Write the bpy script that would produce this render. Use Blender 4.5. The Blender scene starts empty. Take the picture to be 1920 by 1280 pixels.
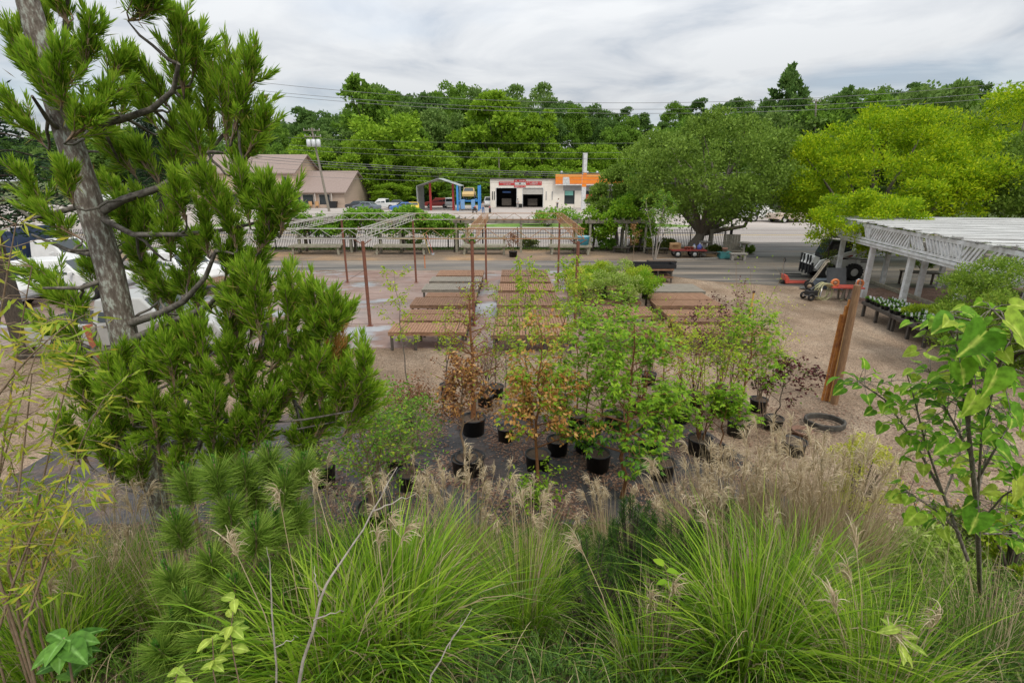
import bpy, math, random
import numpy as np
from mathutils import Vector, Matrix
R = math.radians
rnd = random.Random(7)
rs = np.random.RandomState(11)
S = bpy.context.scene
COL = S.collection

# ------------------------------------------------------------------ camera, sky, sun, exposure
EYE = 5.1
FOC = 960.0
PITCH = math.atan(305 / 960)
cam_d = bpy.data.cameras.new("camera"); cam = bpy.data.objects.new("camera", cam_d); COL.objects.link(cam)
cam_d.sensor_width = 36; cam_d.lens = 18.0; cam_d.clip_start = 0.05; cam_d.clip_end = 3000
cam.location = (0, 0, EYE); cam.rotation_euler = (R(90) - PITCH, 0, 0)
S.camera = cam

SUN_EL, SUN_AZ = R(56), R(150)          # azimuth clockwise from +Y (north): behind the camera, to the right
w = bpy.data.worlds.new("World"); S.world = w; w.use_nodes = True
nt = w.node_tree; nt.nodes.clear(); N = nt.nodes.new; LK = nt.links.new
wo = N('ShaderNodeOutputWorld'); sky = N('ShaderNodeTexSky'); sky.sky_type = 'NISHITA'; sky.sun_disc = False
sky.sun_elevation = SUN_EL; sky.sun_rotation = SUN_AZ; sky.altitude = 600; sky.dust_density = 2.0; sky.air_density = 1.2
bg1 = N('ShaderNodeBackground'); bg1.inputs[1].default_value = 0.13; LK(sky.outputs[0], bg1.inputs[0])
tc = N('ShaderNodeTexCoord'); sep = N('ShaderNodeSeparateXYZ'); LK(tc.outputs['Generated'], sep.inputs[0])
# cloud deck: direction projected on a flat layer overhead
zc = N('ShaderNodeMath'); zc.operation = 'MAXIMUM'; LK(sep.outputs['Z'], zc.inputs[0]); zc.inputs[1].default_value = 0.0
za = N('ShaderNodeMath'); za.operation = 'ADD'; LK(zc.outputs[0], za.inputs[0]); za.inputs[1].default_value = 0.12
dx = N('ShaderNodeMath'); dx.operation = 'DIVIDE'; LK(sep.outputs['X'], dx.inputs[0]); LK(za.outputs[0], dx.inputs[1])
dy = N('ShaderNodeMath'); dy.operation = 'DIVIDE'; LK(sep.outputs['Y'], dy.inputs[0]); LK(za.outputs[0], dy.inputs[1])
cmb = N('ShaderNodeCombineXYZ'); LK(dx.outputs[0], cmb.inputs[0]); LK(dy.outputs[0], cmb.inputs[1])
n1 = N('ShaderNodeTexNoise'); n1.inputs['Scale'].default_value = 1.1; n1.inputs['Detail'].default_value = 8; n1.inputs['Roughness'].default_value = 0.55
n1.inputs['Distortion'].default_value = 0.5
LK(cmb.outputs[0], n1.inputs['Vector'])
cr = N('ShaderNodeValToRGB'); cr.color_ramp.elements[0].position = 0.33; cr.color_ramp.elements[0].color = (0.50, 0.56, 0.64, 1)
cr.color_ramp.elements[1].position = 0.58; cr.color_ramp.elements[1].color = (0.86, 0.88, 0.90, 1)
e = cr.color_ramp.elements.new(0.45); e.color = (0.72, 0.75, 0.79, 1)
LK(n1.outputs['Fac'], cr.inputs[0])
bg2 = N('ShaderNodeBackground'); LK(cr.outputs[0], bg2.inputs[0])
# an overcast sky is about three times as bright overhead as at the horizon
zl = N('ShaderNodeMath'); zl.operation = 'MULTIPLY_ADD'; LK(zc.outputs[0], zl.inputs[0]); zl.inputs[1].default_value = 1.3; zl.inputs[2].default_value = 0.56
LK(zl.outputs[0], bg2.inputs[1])
n2 = N('ShaderNodeTexNoise'); n2.inputs['Scale'].default_value = 0.42; n2.inputs['Detail'].default_value = 5
LK(cmb.outputs[0], n2.inputs['Vector'])
cr2 = N('ShaderNodeValToRGB'); cr2.color_ramp.elements[0].position = 0.32; cr2.color_ramp.elements[0].color = (0.55, 0.55, 0.55, 1)
cr2.color_ramp.elements[1].position = 0.48; cr2.color_ramp.elements[1].color = (0.97, 0.97, 0.97, 1)
LK(n2.outputs['Fac'], cr2.inputs[0])
mx = N('ShaderNodeMixShader'); LK(cr2.outputs[0], mx.inputs[0]); LK(bg1.outputs[0], mx.inputs[1]); LK(bg2.outputs[0], mx.inputs[2])
LK(mx.outputs[0], wo.inputs[0])

sun_d = bpy.data.lights.new("sun", 'SUN'); sun = bpy.data.objects.new("sun", sun_d); COL.objects.link(sun)
sun_d.energy = 1.5; sun_d.angle = R(12); sun_d.color = (1.0, 0.93, 0.82)
sun.rotation_euler = (R(90) - SUN_EL, 0, math.pi - SUN_AZ)
sun.location = (20, -30, 60)
S.view_settings.view_transform = 'Standard'; S.view_settings.look = 'None'
S.view_settings.exposure = 0.27; S.view_settings.gamma = 1.0
S.render.engine = 'CYCLES'
S.cycles.max_bounces = 6; S.cycles.transparent_max_bounces = 8

# ------------------------------------------------------------------ where a point of the place lies
_c, _s = math.cos(PITCH), math.sin(PITCH)
def ray(px, py):
    a = (px - 960) / FOC; b = -(py - 640) / FOC
    return a, _c + b * _s, -_s + b * _c
def G(px, py, z=0.0):                       # point at height z
    d = ray(px, py); t = (z - EYE) / d[2]
    return Vector((d[0] * t, d[1] * t, z))
def P(px, py, Y):                           # point at distance Y in front
    d = ray(px, py); t = Y / d[1]
    return Vector((d[0] * t, Y, EYE + d[2] * t))
def bank_z(x, y):                           # the planted bank below the viewpoint
    k = np.clip((6.6 - np.asarray(y, float)) / 7.6, 0, 1)
    z = 3.55 * k * (0.9 + 0.1 * k)
    wob = 0.06 * np.sin(1.7 * np.asarray(x) + 0.6) * np.sin(1.3 * np.asarray(y) + 1) + 0.04 * np.sin(3.9 * np.asarray(x)) * np.sin(3.3 * np.asarray(y))
    return z + wob * np.clip(k * 5, 0, 1)
def B(px, py):                              # point on the bank
    d = ray(px, py); t = 0.5
    for _ in range(400):
        x, y, z = d[0] * t, d[1] * t, EYE + d[2] * t
        if z <= float(bank_z(x, y)): break
        t += 0.03
    return Vector((x, y, float(bank_z(x, y))))

# ------------------------------------------------------------------ materials
def _new(name):
    m = bpy.data.materials.new(name); m.use_nodes = True
    t = m.node_tree; b = t.nodes['Principled BSDF']
    return m, t, b
def mat(name, c1, c2=None, scale=4.0, rough=0.75, bump=0.0, detail=6, metal=0.0, c3=None, stretch=(1, 1, 1), lo=0.35, hi=0.65, spec=0.4, rot=0):
    m, t, b = _new(name)
    b.inputs['Roughness'].default_value = rough; b.inputs['Metallic'].default_value = metal
    b.inputs['Specular IOR Level'].default_value = spec
    if c2 is None:
        c2 = tuple(v * 0.8 for v in c1)
    co = t.nodes.new('ShaderNodeTexCoord'); mp = t.nodes.new('ShaderNodeMapping'); mp.inputs['Scale'].default_value = stretch
    mp.inputs['Rotation'].default_value = (0, 0, rot)
    t.links.new(co.outputs['Object'], mp.inputs[0])
    nz = t.nodes.new('ShaderNodeTexNoise'); nz.inputs['Scale'].default_value = scale; nz.inputs['Detail'].default_value = detail
    nz.inputs['Roughness'].default_value = 0.65
    t.links.new(mp.outputs[0], nz.inputs['Vector'])
    r = t.nodes.new('ShaderNodeValToRGB'); r.color_ramp.elements[0].position = lo; r.color_ramp.elements[1].position = hi
    r.color_ramp.elements[0].color = (*c1, 1); r.color_ramp.elements[1].color = (*c2, 1)
    if c3: q = r.color_ramp.elements.new((lo + hi) / 2); q.color = (*c3, 1)
    t.links.new(nz.outputs['Fac'], r.inputs[0]); t.links.new(r.outputs[0], b.inputs['Base Color'])
    if bump:
        bp = t.nodes.new('ShaderNodeBump'); bp.inputs['Strength'].default_value = bump; bp.inputs['Distance'].default_value = 0.02
        t.links.new(nz.outputs['Fac'], bp.inputs['Height']); t.links.new(bp.outputs[0], b.inputs['Normal'])
    return m
def vary(m, amt=0.35):
    """each object (bench, pot) a little lighter or darker than the next"""
    t = m.node_tree; b = t.nodes['Principled BSDF']; src = b.inputs['Base Color'].links[0].from_socket
    oi = t.nodes.new('ShaderNodeObjectInfo'); mr = t.nodes.new('ShaderNodeMapRange'); mr.inputs[3].default_value = 1 - amt; mr.inputs[4].default_value = 1 + amt; t.links.new(oi.outputs['Random'], mr.inputs[0])
    mu = t.nodes.new('ShaderNodeMix'); mu.data_type = 'RGBA'; mu.blend_type = 'MULTIPLY'; mu.inputs[0].default_value = 1
    t.links.new(src, mu.inputs[6]); t.links.new(mr.outputs[0], mu.inputs[7]); t.links.new(mu.outputs[2], b.inputs['Base Color']); return m
def ground_mat(name, cols, big=0.25, fine=30.0, fine_amt=0.5, rough=0.9, bump=0.4, stretch=(1, 1, 1), wet=None, pos=(0.3, 0.5, 0.7), stain=None):
    """large patches of colour, broken by fine grains (chips, stones)"""
    m, t, b = _new(name); n = t.nodes.new; l = t.links.new
    b.inputs['Roughness'].default_value = rough; b.inputs['Specular IOR Level'].default_value = 0.3
    co = n('ShaderNodeTexCoord'); mp = n('ShaderNodeMapping'); mp.inputs['Scale'].default_value = stretch
    l(co.outputs['Object'], mp.inputs[0])
    nb = n('ShaderNodeTexNoise'); nb.inputs['Scale'].default_value = big; nb.inputs['Detail'].default_value = 7; nb.inputs['Roughness'].default_value = 0.62
    l(mp.outputs[0], nb.inputs['Vector'])
    r = n('ShaderNodeValToRGB'); r.color_ramp.elements[0].position = pos[0]; r.color_ramp.elements[1].position = pos[2]
    r.color_ramp.elements[0].color = (*cols[0], 1); r.color_ramp.elements[1].color = (*cols[2], 1)
    q = r.color_ramp.elements.new(pos[1]); q.color = (*cols[1], 1); l(nb.outputs['Fac'], r.inputs[0])
    vo = n('ShaderNodeTexVoronoi'); vo.inputs['Scale'].default_value = fine; l(co.outputs['Object'], vo.inputs['Vector'])
    hs = n('ShaderNodeSeparateColor'); l(vo.outputs['Color'], hs.inputs[0])
    mr = n('ShaderNodeMapRange'); mr.inputs[3].default_value = 1 - fine_amt; mr.inputs[4].default_value = 1 + fine_amt
    l(hs.outputs[0], mr.inputs[0])
    mu = n('ShaderNodeMix'); mu.data_type = 'RGBA'; mu.blend_type = 'MULTIPLY'; mu.inputs[0].default_value = 1
    l(r.outputs[0], mu.inputs[6]); l(mr.outputs[0], mu.inputs[7]); l(mu.outputs[2], b.inputs['Base Color'])
    if stain:                       # drier tracks and darker trodden patches
        ms = n('ShaderNodeMapping'); ms.inputs['Scale'].default_value = stain[0]; ms.inputs['Rotation'].default_value = (0, 0, stain[1]); l(co.outputs['Object'], ms.inputs[0])
        ns = n('ShaderNodeTexNoise'); ns.inputs['Scale'].default_value = 1.0; ns.inputs['Detail'].default_value = 8; ns.inputs['Roughness'].default_value = 0.7; ns.inputs['Distortion'].default_value = 0.6; l(ms.outputs[0], ns.inputs['Vector'])
        rs_ = n('ShaderNodeMapRange'); rs_.inputs[1].default_value = 0.36; rs_.inputs[2].default_value = 0.6; rs_.inputs[3].default_value = stain[2]; rs_.inputs[4].default_value = stain[3]; l(ns.outputs['Fac'], rs_.inputs[0])
        m3 = n('ShaderNodeMix'); m3.data_type = 'RGBA'; m3.blend_type = 'MULTIPLY'; m3.inputs[0].default_value = 1; l(mu.outputs[2], m3.inputs[6]); l(rs_.outputs[0], m3.inputs[7]); l(m3.outputs[2], b.inputs['Base Color'])
    if wet:
        w2 = n('ShaderNodeTexNoise'); w2.inputs['Scale'].default_value = wet[0]; w2.inputs['Detail'].default_value = 4; l(mp.outputs[0], w2.inputs['Vector'])
        m2 = n('ShaderNodeMapRange'); m2.inputs[1].default_value = 0.42; m2.inputs[2].default_value = 0.62; m2.inputs[3].default_value = wet[1]; m2.inputs[4].default_value = rough
        l(w2.outputs['Fac'], m2.inputs[0]); l(m2.outputs[0], b.inputs['Roughness'])
    if bump:
        bp = n('ShaderNodeBump'); bp.inputs['Strength'].default_value = bump; bp.inputs['Distance'].default_value = 0.02
        l(vo.outputs['Distance'], bp.inputs['Height']); l(bp.outputs[0], b.inputs['Normal'])
    return m
def leaf(name, cols, transl=0.35, rough=0.6, patch=0.6, patch_amt=0.35, spec=0.16, ribs=False):
    """each leaf its own tone (random per island), with patches of leaf colour through the plant"""
    m, t, b = _new(name); n = t.nodes.new; l = t.links.new
    g = n('ShaderNodeNewGeometry'); r = n('ShaderNodeValToRGB'); el = r.color_ramp.elements
    k = len(cols)
    el[0].position = 0; el[0].color = (*cols[0], 1); el[1].position = 1; el[1].color = (*cols[-1], 1)
    for i in range(1, k - 1):
        q = el.new(i / (k - 1)); q.color = (*cols[i], 1)
    co = n('ShaderNodeTexCoord'); nz = n('ShaderNodeTexNoise'); nz.inputs['Scale'].default_value = patch; nz.inputs['Detail'].default_value = 3
    l(co.outputs['Object'], nz.inputs['Vector'])
    ma = n('ShaderNodeMath'); ma.operation = 'MULTIPLY_ADD'; ma.inputs[1].default_value = patch_amt * 2.2; ma.inputs[2].default_value = -patch_amt * 1.1
    l(nz.outputs['Fac'], ma.inputs[0])
    if ribs:                                    # paler midrib
        at_ = n('ShaderNodeAttribute'); at_.attribute_name = 'rib'; rr = n('ShaderNodeMapRange'); rr.inputs[1].default_value = 0.78; rr.inputs[2].default_value = 0.98; l(at_.outputs['Fac'], rr.inputs[0])
    ad = n('ShaderNodeMath'); ad.operation = 'ADD'; ad.use_clamp = True; l(g.outputs['Random Per Island'], ad.inputs[0]); l(ma.outputs[0], ad.inputs[1])
    l(ad.outputs[0], r.inputs[0]); l(r.outputs[0], b.inputs['Base Color'])
    b.inputs['Roughness'].default_value = max(rough, 0.55); b.inputs['Specular IOR Level'].default_value = min(spec, 0.16)
    col = r.outputs[0]
    if ribs:
        mc = n('ShaderNodeMix'); mc.data_type = 'RGBA'; l(rr.outputs[0], mc.inputs[0]); l(col, mc.inputs[6]); mc.inputs[7].default_value = (*[min(.8, v * 1.25 + .05) for v in cols[-1]], 1); col = mc.outputs[2]; l(col, b.inputs['Base Color'])
        sp_ = n('ShaderNodeTexNoise'); sp_.inputs['Scale'].default_value = 38; sp_.inputs['Detail'].default_value = 3; l(co.outputs['Object'], sp_.inputs['Vector']); sr = n('ShaderNodeMapRange'); sr.inputs[1].default_value = 0.30; sr.inputs[2].default_value = 0.62; sr.inputs[3].default_value = 0.62; sr.inputs[4].default_value = 1.12; l(sp_.outputs['Fac'], sr.inputs[0])
        mv = n('ShaderNodeMix'); mv.data_type = 'RGBA'; mv.blend_type = 'MULTIPLY'; mv.inputs[0].default_value = 1; l(col, mv.inputs[6]); l(sr.outputs[0], mv.inputs[7]); col = mv.outputs[2]; l(col, b.inputs['Base Color'])
    tr = n('ShaderNodeBsdfTranslucent'); l(col, tr.inputs[0])
    mxs = n('ShaderNodeMixShader'); mxs.inputs[0].default_value = transl
    l(b.outputs[0], mxs.inputs[1]); l(tr.outputs[0], mxs.inputs[2])
    l(mxs.outputs[0], t.nodes['Material Output'].inputs[0])
    return m
def glass(name, c=(0.02, 0.03, 0.035)):
    m, t, b = _new(name); b.inputs['Base Color'].default_value = (*c, 1); b.inputs['Roughness'].default_value = 0.08
    b.inputs['Specular IOR Level'].default_value = 0.7
    return m

M = {}
M['steel_rust'] = mat('rusty_steel', (0.22, 0.085, 0.05), (0.14, 0.06, 0.04), 9, 0.8, 0.2)
def truss_mat():
    m, t, b = _new('truss_paint_and_rust'); n = t.nodes.new; l = t.links.new; b.inputs['Roughness'].default_value = 0.7
    co = n('ShaderNodeTexCoord'); sx = n('ShaderNodeSeparateXYZ'); l(co.outputs['Object'], sx.inputs[0]); nz = n('ShaderNodeTexNoise'); nz.inputs['Scale'].default_value = 0.9; l(co.outputs['Object'], nz.inputs['Vector'])
    ma = n('ShaderNodeMath'); ma.operation = 'MULTIPLY_ADD'; ma.inputs[1].default_value = 9.0; l(nz.outputs['Fac'], ma.inputs[0]); l(sx.outputs[0], ma.inputs[2])
    mr = n('ShaderNodeMapRange'); mr.inputs[1].default_value = 0.2; mr.inputs[2].default_value = 3.4; l(ma.outputs[0], mr.inputs[0])
    r = n('ShaderNodeValToRGB'); r.color_ramp.elements[0].color = (0.44, 0.42, 0.38, 1); r.color_ramp.elements[1].color = (0.33, 0.16, 0.065, 1); q = r.color_ramp.elements.new(0.5); q.color = (0.38, 0.28, 0.15, 1)
    l(mr.outputs[0], r.inputs[0]); l(r.outputs[0], b.inputs['Base Color']); return m
M['truss'] = truss_mat()
M['wood_rust'] = vary(mat('weathered_red_wood', (0.16, 0.083, 0.047), (0.27, 0.155, 0.09), 5, 0.85, 0.2, stretch=(1.2, 2.2, 1)), 0.25)
M['wood_grey'] = mat('weathered_grey_wood', (0.17, 0.15, 0.12), (0.27, 0.24, 0.19), 7, 0.85, 0.2, stretch=(0.5, 5, 1))
M['wood_dark'] = mat('dark_stained_wood', (0.045, 0.038, 0.032), (0.09, 0.075, 0.06), 8, 0.8, 0.2)
M['timber_lichen'] = mat('lichened_timber', (0.19, 0.17, 0.12), (0.33, 0.31, 0.24), 7, 0.9, 0.3)
M['post_wood'] = mat('treated_post', (0.16, 0.085, 0.045), (0.27, 0.16, 0.08), 10, 0.8, 0.3, stretch=(4, 4, 0.5))
M['orange_rust'] = mat('orange_rust', (0.50, 0.21, 0.045), (0.26, 0.09, 0.03), 6, 0.8, 0.2)
M['black_iron'] = mat('black_iron', (0.012, 0.012, 0.013), (0.03, 0.028, 0.027), 12, 0.5)
M['black_plastic'] = mat('black_pot_plastic', (0.010, 0.010, 0.012), (0.022, 0.022, 0.024), 12, 0.5)
M['soil'] = mat('potting_soil', (0.05, 0.035, 0.025), (0.11, 0.075, 0.05), 30, 0.95, 0.4)
M['white_paint'] = mat('peeling_white_paint', (0.64, 0.65, 0.65), (0.38, 0.38, 0.35), 3.5, 0.75, 0.1, lo=0.42, hi=0.72)
M['bark'] = mat('grey_bark', (0.10, 0.075, 0.055), (0.27, 0.24, 0.20), 16, 0.9, 0.9, stretch=(3, 3, 0.5), c3=(0.18, 0.15, 0.12))
M['bark_lichen'] = mat('lichen_bark', (0.12, 0.095, 0.075), (0.42, 0.44, 0.38), 20, 0.9, 1.0, stretch=(1.6, 1.6, 0.6), c3=(0.20, 0.17, 0.14), lo=0.40, hi=0.62)
M['bark_dark'] = mat('dark_bark', (0.04, 0.03, 0.024), (0.10, 0.08, 0.06), 14, 0.9, 0.5, stretch=(3, 3, 0.6))
M['bark_orange'] = mat('cinnamon_bark', (0.26, 0.11, 0.04), (0.16, 0.075, 0.035), 22, 0.8, 0.5)
M['bark_tan'] = mat('tan_twigs', (0.22, 0.14, 0.085), (0.30, 0.22, 0.15), 22, 0.85, 0.2)
M['twig_grey'] = mat('bare_grey_twig', (0.26, 0.22, 0.18), (0.40, 0.36, 0.31), 25, 0.9, 0.3)
M['tyre'] = mat('tyre_rubber', (0.012, 0.012, 0.012), (0.03, 0.028, 0.026), 10, 0.85)
M['rim'] = mat('wheel_rim', (0.60, 0.60, 0.58), (0.45, 0.44, 0.42), 10, 0.4)
M['chrome'] = mat('dull_metal', (0.42, 0.42, 0.42), (0.3, 0.3, 0.3), 10, 0.35, metal=0.8)
M['glass'] = glass('window_glass')
M['dark_inside'] = mat('dark_interior', (0.02, 0.02, 0.022), (0.045, 0.042, 0.04), 2, 0.9)
def paint(name, c, rough=0.3):
    k = 'paint_' + name
    if k not in M: M[k] = mat(k, c, tuple(v * 0.86 for v in c), 2.2, rough, spec=0.5)
    return M[k]
M['lf_conifer'] = leaf('conifer_needles', [(0.085, 0.16, 0.01), (0.15, 0.29, 0.015), (0.24, 0.4, 0.024), (0.35, 0.47, 0.036)], 0.45, 0.5, 1.3, 0.35)
M['lf_conifer_old'] = leaf('conifer_old_needles', [(0.16, 0.19, 0.03), (0.24, 0.24, 0.05), (0.26, 0.15, 0.05)], 0.3, 0.5, 1.2, 0.3)
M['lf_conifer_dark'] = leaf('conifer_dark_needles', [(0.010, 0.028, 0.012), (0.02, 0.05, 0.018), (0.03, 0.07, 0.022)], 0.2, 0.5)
M['lf_pine_dark'] = leaf('dark_pine_needles', [(0.028, 0.075, 0.016), (0.055, 0.125, 0.024), (0.09, 0.18, 0.035)], 0.3, 0.5, 1.5, 0.3)
M['lf_newgrowth'] = leaf('conifer_new_growth', [(0.17, 0.32, 0.02), (0.27, 0.45, 0.03), (0.4, 0.54, 0.05)], 0.45, 0.4, 1.3, 0.3)
M['lf_pine'] = leaf('pine_needles', [(0.13, 0.23, 0.03), (0.22, 0.35, 0.045), (0.34, 0.46, 0.09)], 0.3, 0.4, 1.0, 0.2)
M['lf_candle'] = leaf('pine_candles', [(0.07, 0.2, 0.03), (0.13, 0.3, 0.04)], 0.3, 0.4)
M['lf_grass'] = leaf('green_grass_blades', [(0.11, 0.22, 0.015), (0.19, 0.36, 0.022), (0.3, 0.48, 0.035), (0.42, 0.55, 0.07)], 0.4, 0.4, 1.5, 0.25)
M['lf_grass_dark'] = leaf('dark_grass_blades', [(0.065, 0.14, 0.018), (0.12, 0.23, 0.028), (0.2, 0.33, 0.045)], 0.35, 0.5, 1.5, 0.3)
M['lf_straw'] = leaf('dry_grass_stems', [(0.34, 0.26, 0.15), (0.52, 0.41, 0.25), (0.68, 0.56, 0.37)], 0.35, 0.7, 1.5, 0.2)
M['lf_plume'] = leaf('grass_plumes', [(0.4, 0.31, 0.19), (0.56, 0.45, 0.29), (0.7, 0.6, 0.43)], 0.35, 0.8, 1.5, 0.2)
M['lf_bamboo'] = leaf('bamboo_leaves', [(0.2, 0.34, 0.03), (0.34, 0.46, 0.04), (0.5, 0.52, 0.06), (0.56, 0.45, 0.06)], 0.45, 0.4, 0.9, 0.3)
M['lf_redbud'] = leaf('heart_leaves', [(0.1, 0.25, 0.018), (0.16, 0.37, 0.025), (0.26, 0.47, 0.035), (0.46, 0.56, 0.07)], 0.5, 0.5, 2.5, 0.35, ribs=True)
M['lf_broad'] = leaf('broad_leaves', [(0.05, 0.14, 0.02), (0.1, 0.24, 0.03), (0.15, 0.32, 0.05)], 0.35, 0.35, ribs=True)
M['lf_sprig'] = leaf('pale_sprig_leaves', [(0.270, 0.432, 0.057), (0.459, 0.567, 0.092)], 0.45, 0.4, ribs=True)
M['lf_bright'] = leaf('bright_green_leaves', [(0.12, 0.26, 0.016), (0.22, 0.4, 0.022), (0.34, 0.5, 0.035)], 0.45, 0.4, 1.2, 0.25)
M['lf_lime'] = leaf('yellow_green_leaves', [(0.22, 0.36, 0.02), (0.36, 0.48, 0.03), (0.5, 0.56, 0.06)], 0.45, 0.45, 1.2, 0.25)
M['lf_orange'] = leaf('orange_dead_leaves', [(0.38, 0.165, 0.04), (0.54, 0.28, 0.08), (0.66, 0.41, 0.16)], 0.35, 0.6, 2, 0.2)
M['lf_brown'] = leaf('brown_dead_leaves', [(0.12, 0.05, 0.025), (0.22, 0.10, 0.05), (0.32, 0.17, 0.09)], 0.25, 0.7, 2, 0.2)
M['lf_maroon'] = leaf('maroon_leaves', [(0.05, 0.018, 0.02), (0.10, 0.03, 0.03), (0.15, 0.06, 0.05)], 0.3, 0.5)
M['lf_gold'] = leaf('gold_leaves', [(0.40, 0.46, 0.06), (0.55, 0.56, 0.08), (0.62, 0.58, 0.12)], 0.4, 0.5)
M['lf_vari'] = leaf('variegated_leaves', [(0.18, 0.3, 0.03), (0.32, 0.44, 0.07), (0.48, 0.54, 0.2)], 0.4, 0.5, 1.0, 0.2)
M['lf_shrub'] = leaf('shrub_leaves', [(0.09, 0.21, 0.02), (0.15, 0.31, 0.03), (0.23, 0.4, 0.05)], 0.4, 0.45, 1.0, 0.3)
M['lf_olive'] = leaf('olive_shrub_leaves', [(0.081, 0.121, 0.023), (0.135, 0.189, 0.034), (0.243, 0.243, 0.057)], 0.35, 0.5, 1.0, 0.3)
M['lf_ever'] = leaf('soft_evergreen_sprays', [(0.11, 0.21, 0.02), (0.2, 0.32, 0.03), (0.31, 0.41, 0.06)], 0.35, 0.5, 1.1, 0.35)
M['lf_juniper'] = leaf('juniper_sprays', [(0.06, 0.15, 0.035), (0.12, 0.23, 0.055), (0.19, 0.32, 0.085)], 0.3, 0.5, 1.5, 0.2)
M['lf_under'] = leaf('undergrowth_leaves', [(0.05, 0.1, 0.016), (0.09, 0.18, 0.025), (0.16, 0.27, 0.045), (0.24, 0.21, 0.09)], 0.35, 0.5, 0.7, 0.35)
M['lf_tree'] = leaf('tree_leaves', [(0.1, 0.175, 0.02), (0.17, 0.27, 0.034), (0.26, 0.38, 0.06)], 0.35, 0.6, 0.7, 0.45)
M['lf_limetree'] = leaf('lime_tree_leaves', [(0.15, 0.28, 0.008), (0.29, 0.44, 0.01), (0.5, 0.58, 0.015)], 0.45, 0.6, 0.6, 0.45)
M['lf_vine'] = leaf('vine_leaves', [(0.095, 0.243, 0.017), (0.189, 0.378, 0.029), (0.297, 0.486, 0.046)], 0.4, 0.5, 0.8, 0.3)
FAR = []
for i, cc in enumerate([[(0.14,0.26,0.016),(0.22,0.37,0.024),(0.31,0.46,0.038)],[(0.095,0.19,0.022),(0.155,0.28,0.032),(0.22,0.36,0.045)],[(0.065,0.135,0.03),(0.105,0.195,0.042),(0.15,0.25,0.058)],[(0.11,0.20,0.04),(0.17,0.275,0.06),(0.23,0.33,0.085)]]):
    FAR.append(leaf('far_tree_leaves', cc, 0.35, 0.6, 0.42, 0.55, 0.12))

# ------------------------------------------------------------------ objects and meshes
def tag(o, label=None, cat=None, group=None, kind=None):
    if label: o['label'] = label
    if cat: o['category'] = cat
    if group: o['group'] = group
    if kind: o['kind'] = kind
    return o
def thing(name, label, cat, loc=(0, 0, 0), rz=0.0, group=None, scale=1.0):
    o = bpy.data.objects.new(name, None); o.empty_display_size = 0.2; COL.objects.link(o)
    o.location = loc; o.rotation_euler = (0, 0, rz); o.scale = (scale,) * 3
    return tag(o, label, cat, group)
def link(name, me, m, parent=None):
    o = bpy.data.objects.new(name, me); COL.objects.link(o)
    if m: me.materials.append(m)
    if parent: o.parent = parent
    return o
KIDS = {}
def dup(root, loc, rz=0.0, scale=None, label=None, group=None, mats=None):
    r = root.copy(); COL.objects.link(r); r.location = loc; r.rotation_euler = (0, 0, rz)
    if scale is not None: r.scale = scale if hasattr(scale, '__len__') else (scale,) * 3
    if label: r['label'] = label
    if group: r['group'] = group
    def rec(a, b):
        for ch in [c for c in KIDS.setdefault(a.name, list(a.children))]:
            c = ch.copy(); COL.objects.link(c); c.parent = b; rec(ch, c)
    rec(root, r)
    return r
def np_mesh(name, V, F, m, parent=None, smooth=False, rib=None):
    """V (n,3) vertices, F (k,4) or (k,3) faces"""
    V = np.ascontiguousarray(V, np.float32); F = np.ascontiguousarray(F, np.int32); k = F.shape[1]
    me = bpy.data.meshes.new(name); me.vertices.add(len(V)); me.vertices.foreach_set('co', V.ravel())
    me.loops.add(F.size); me.loops.foreach_set('vertex_index', F.ravel())
    me.polygons.add(len(F)); me.polygons.foreach_set('loop_start', np.arange(0, F.size, k, dtype=np.int32))
    me.polygons.foreach_set('loop_total', np.full(len(F), k, np.int32))
    if smooth: me.polygons.foreach_set('use_smooth', np.ones(len(F), bool))
    if rib is not None: a = me.attributes.new('rib', 'FLOAT', 'POINT'); a.data.foreach_set('value', np.ascontiguousarray(rib, np.float32))
    me.update(calc_edges=True)
    return link(name, me, m, parent)
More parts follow.
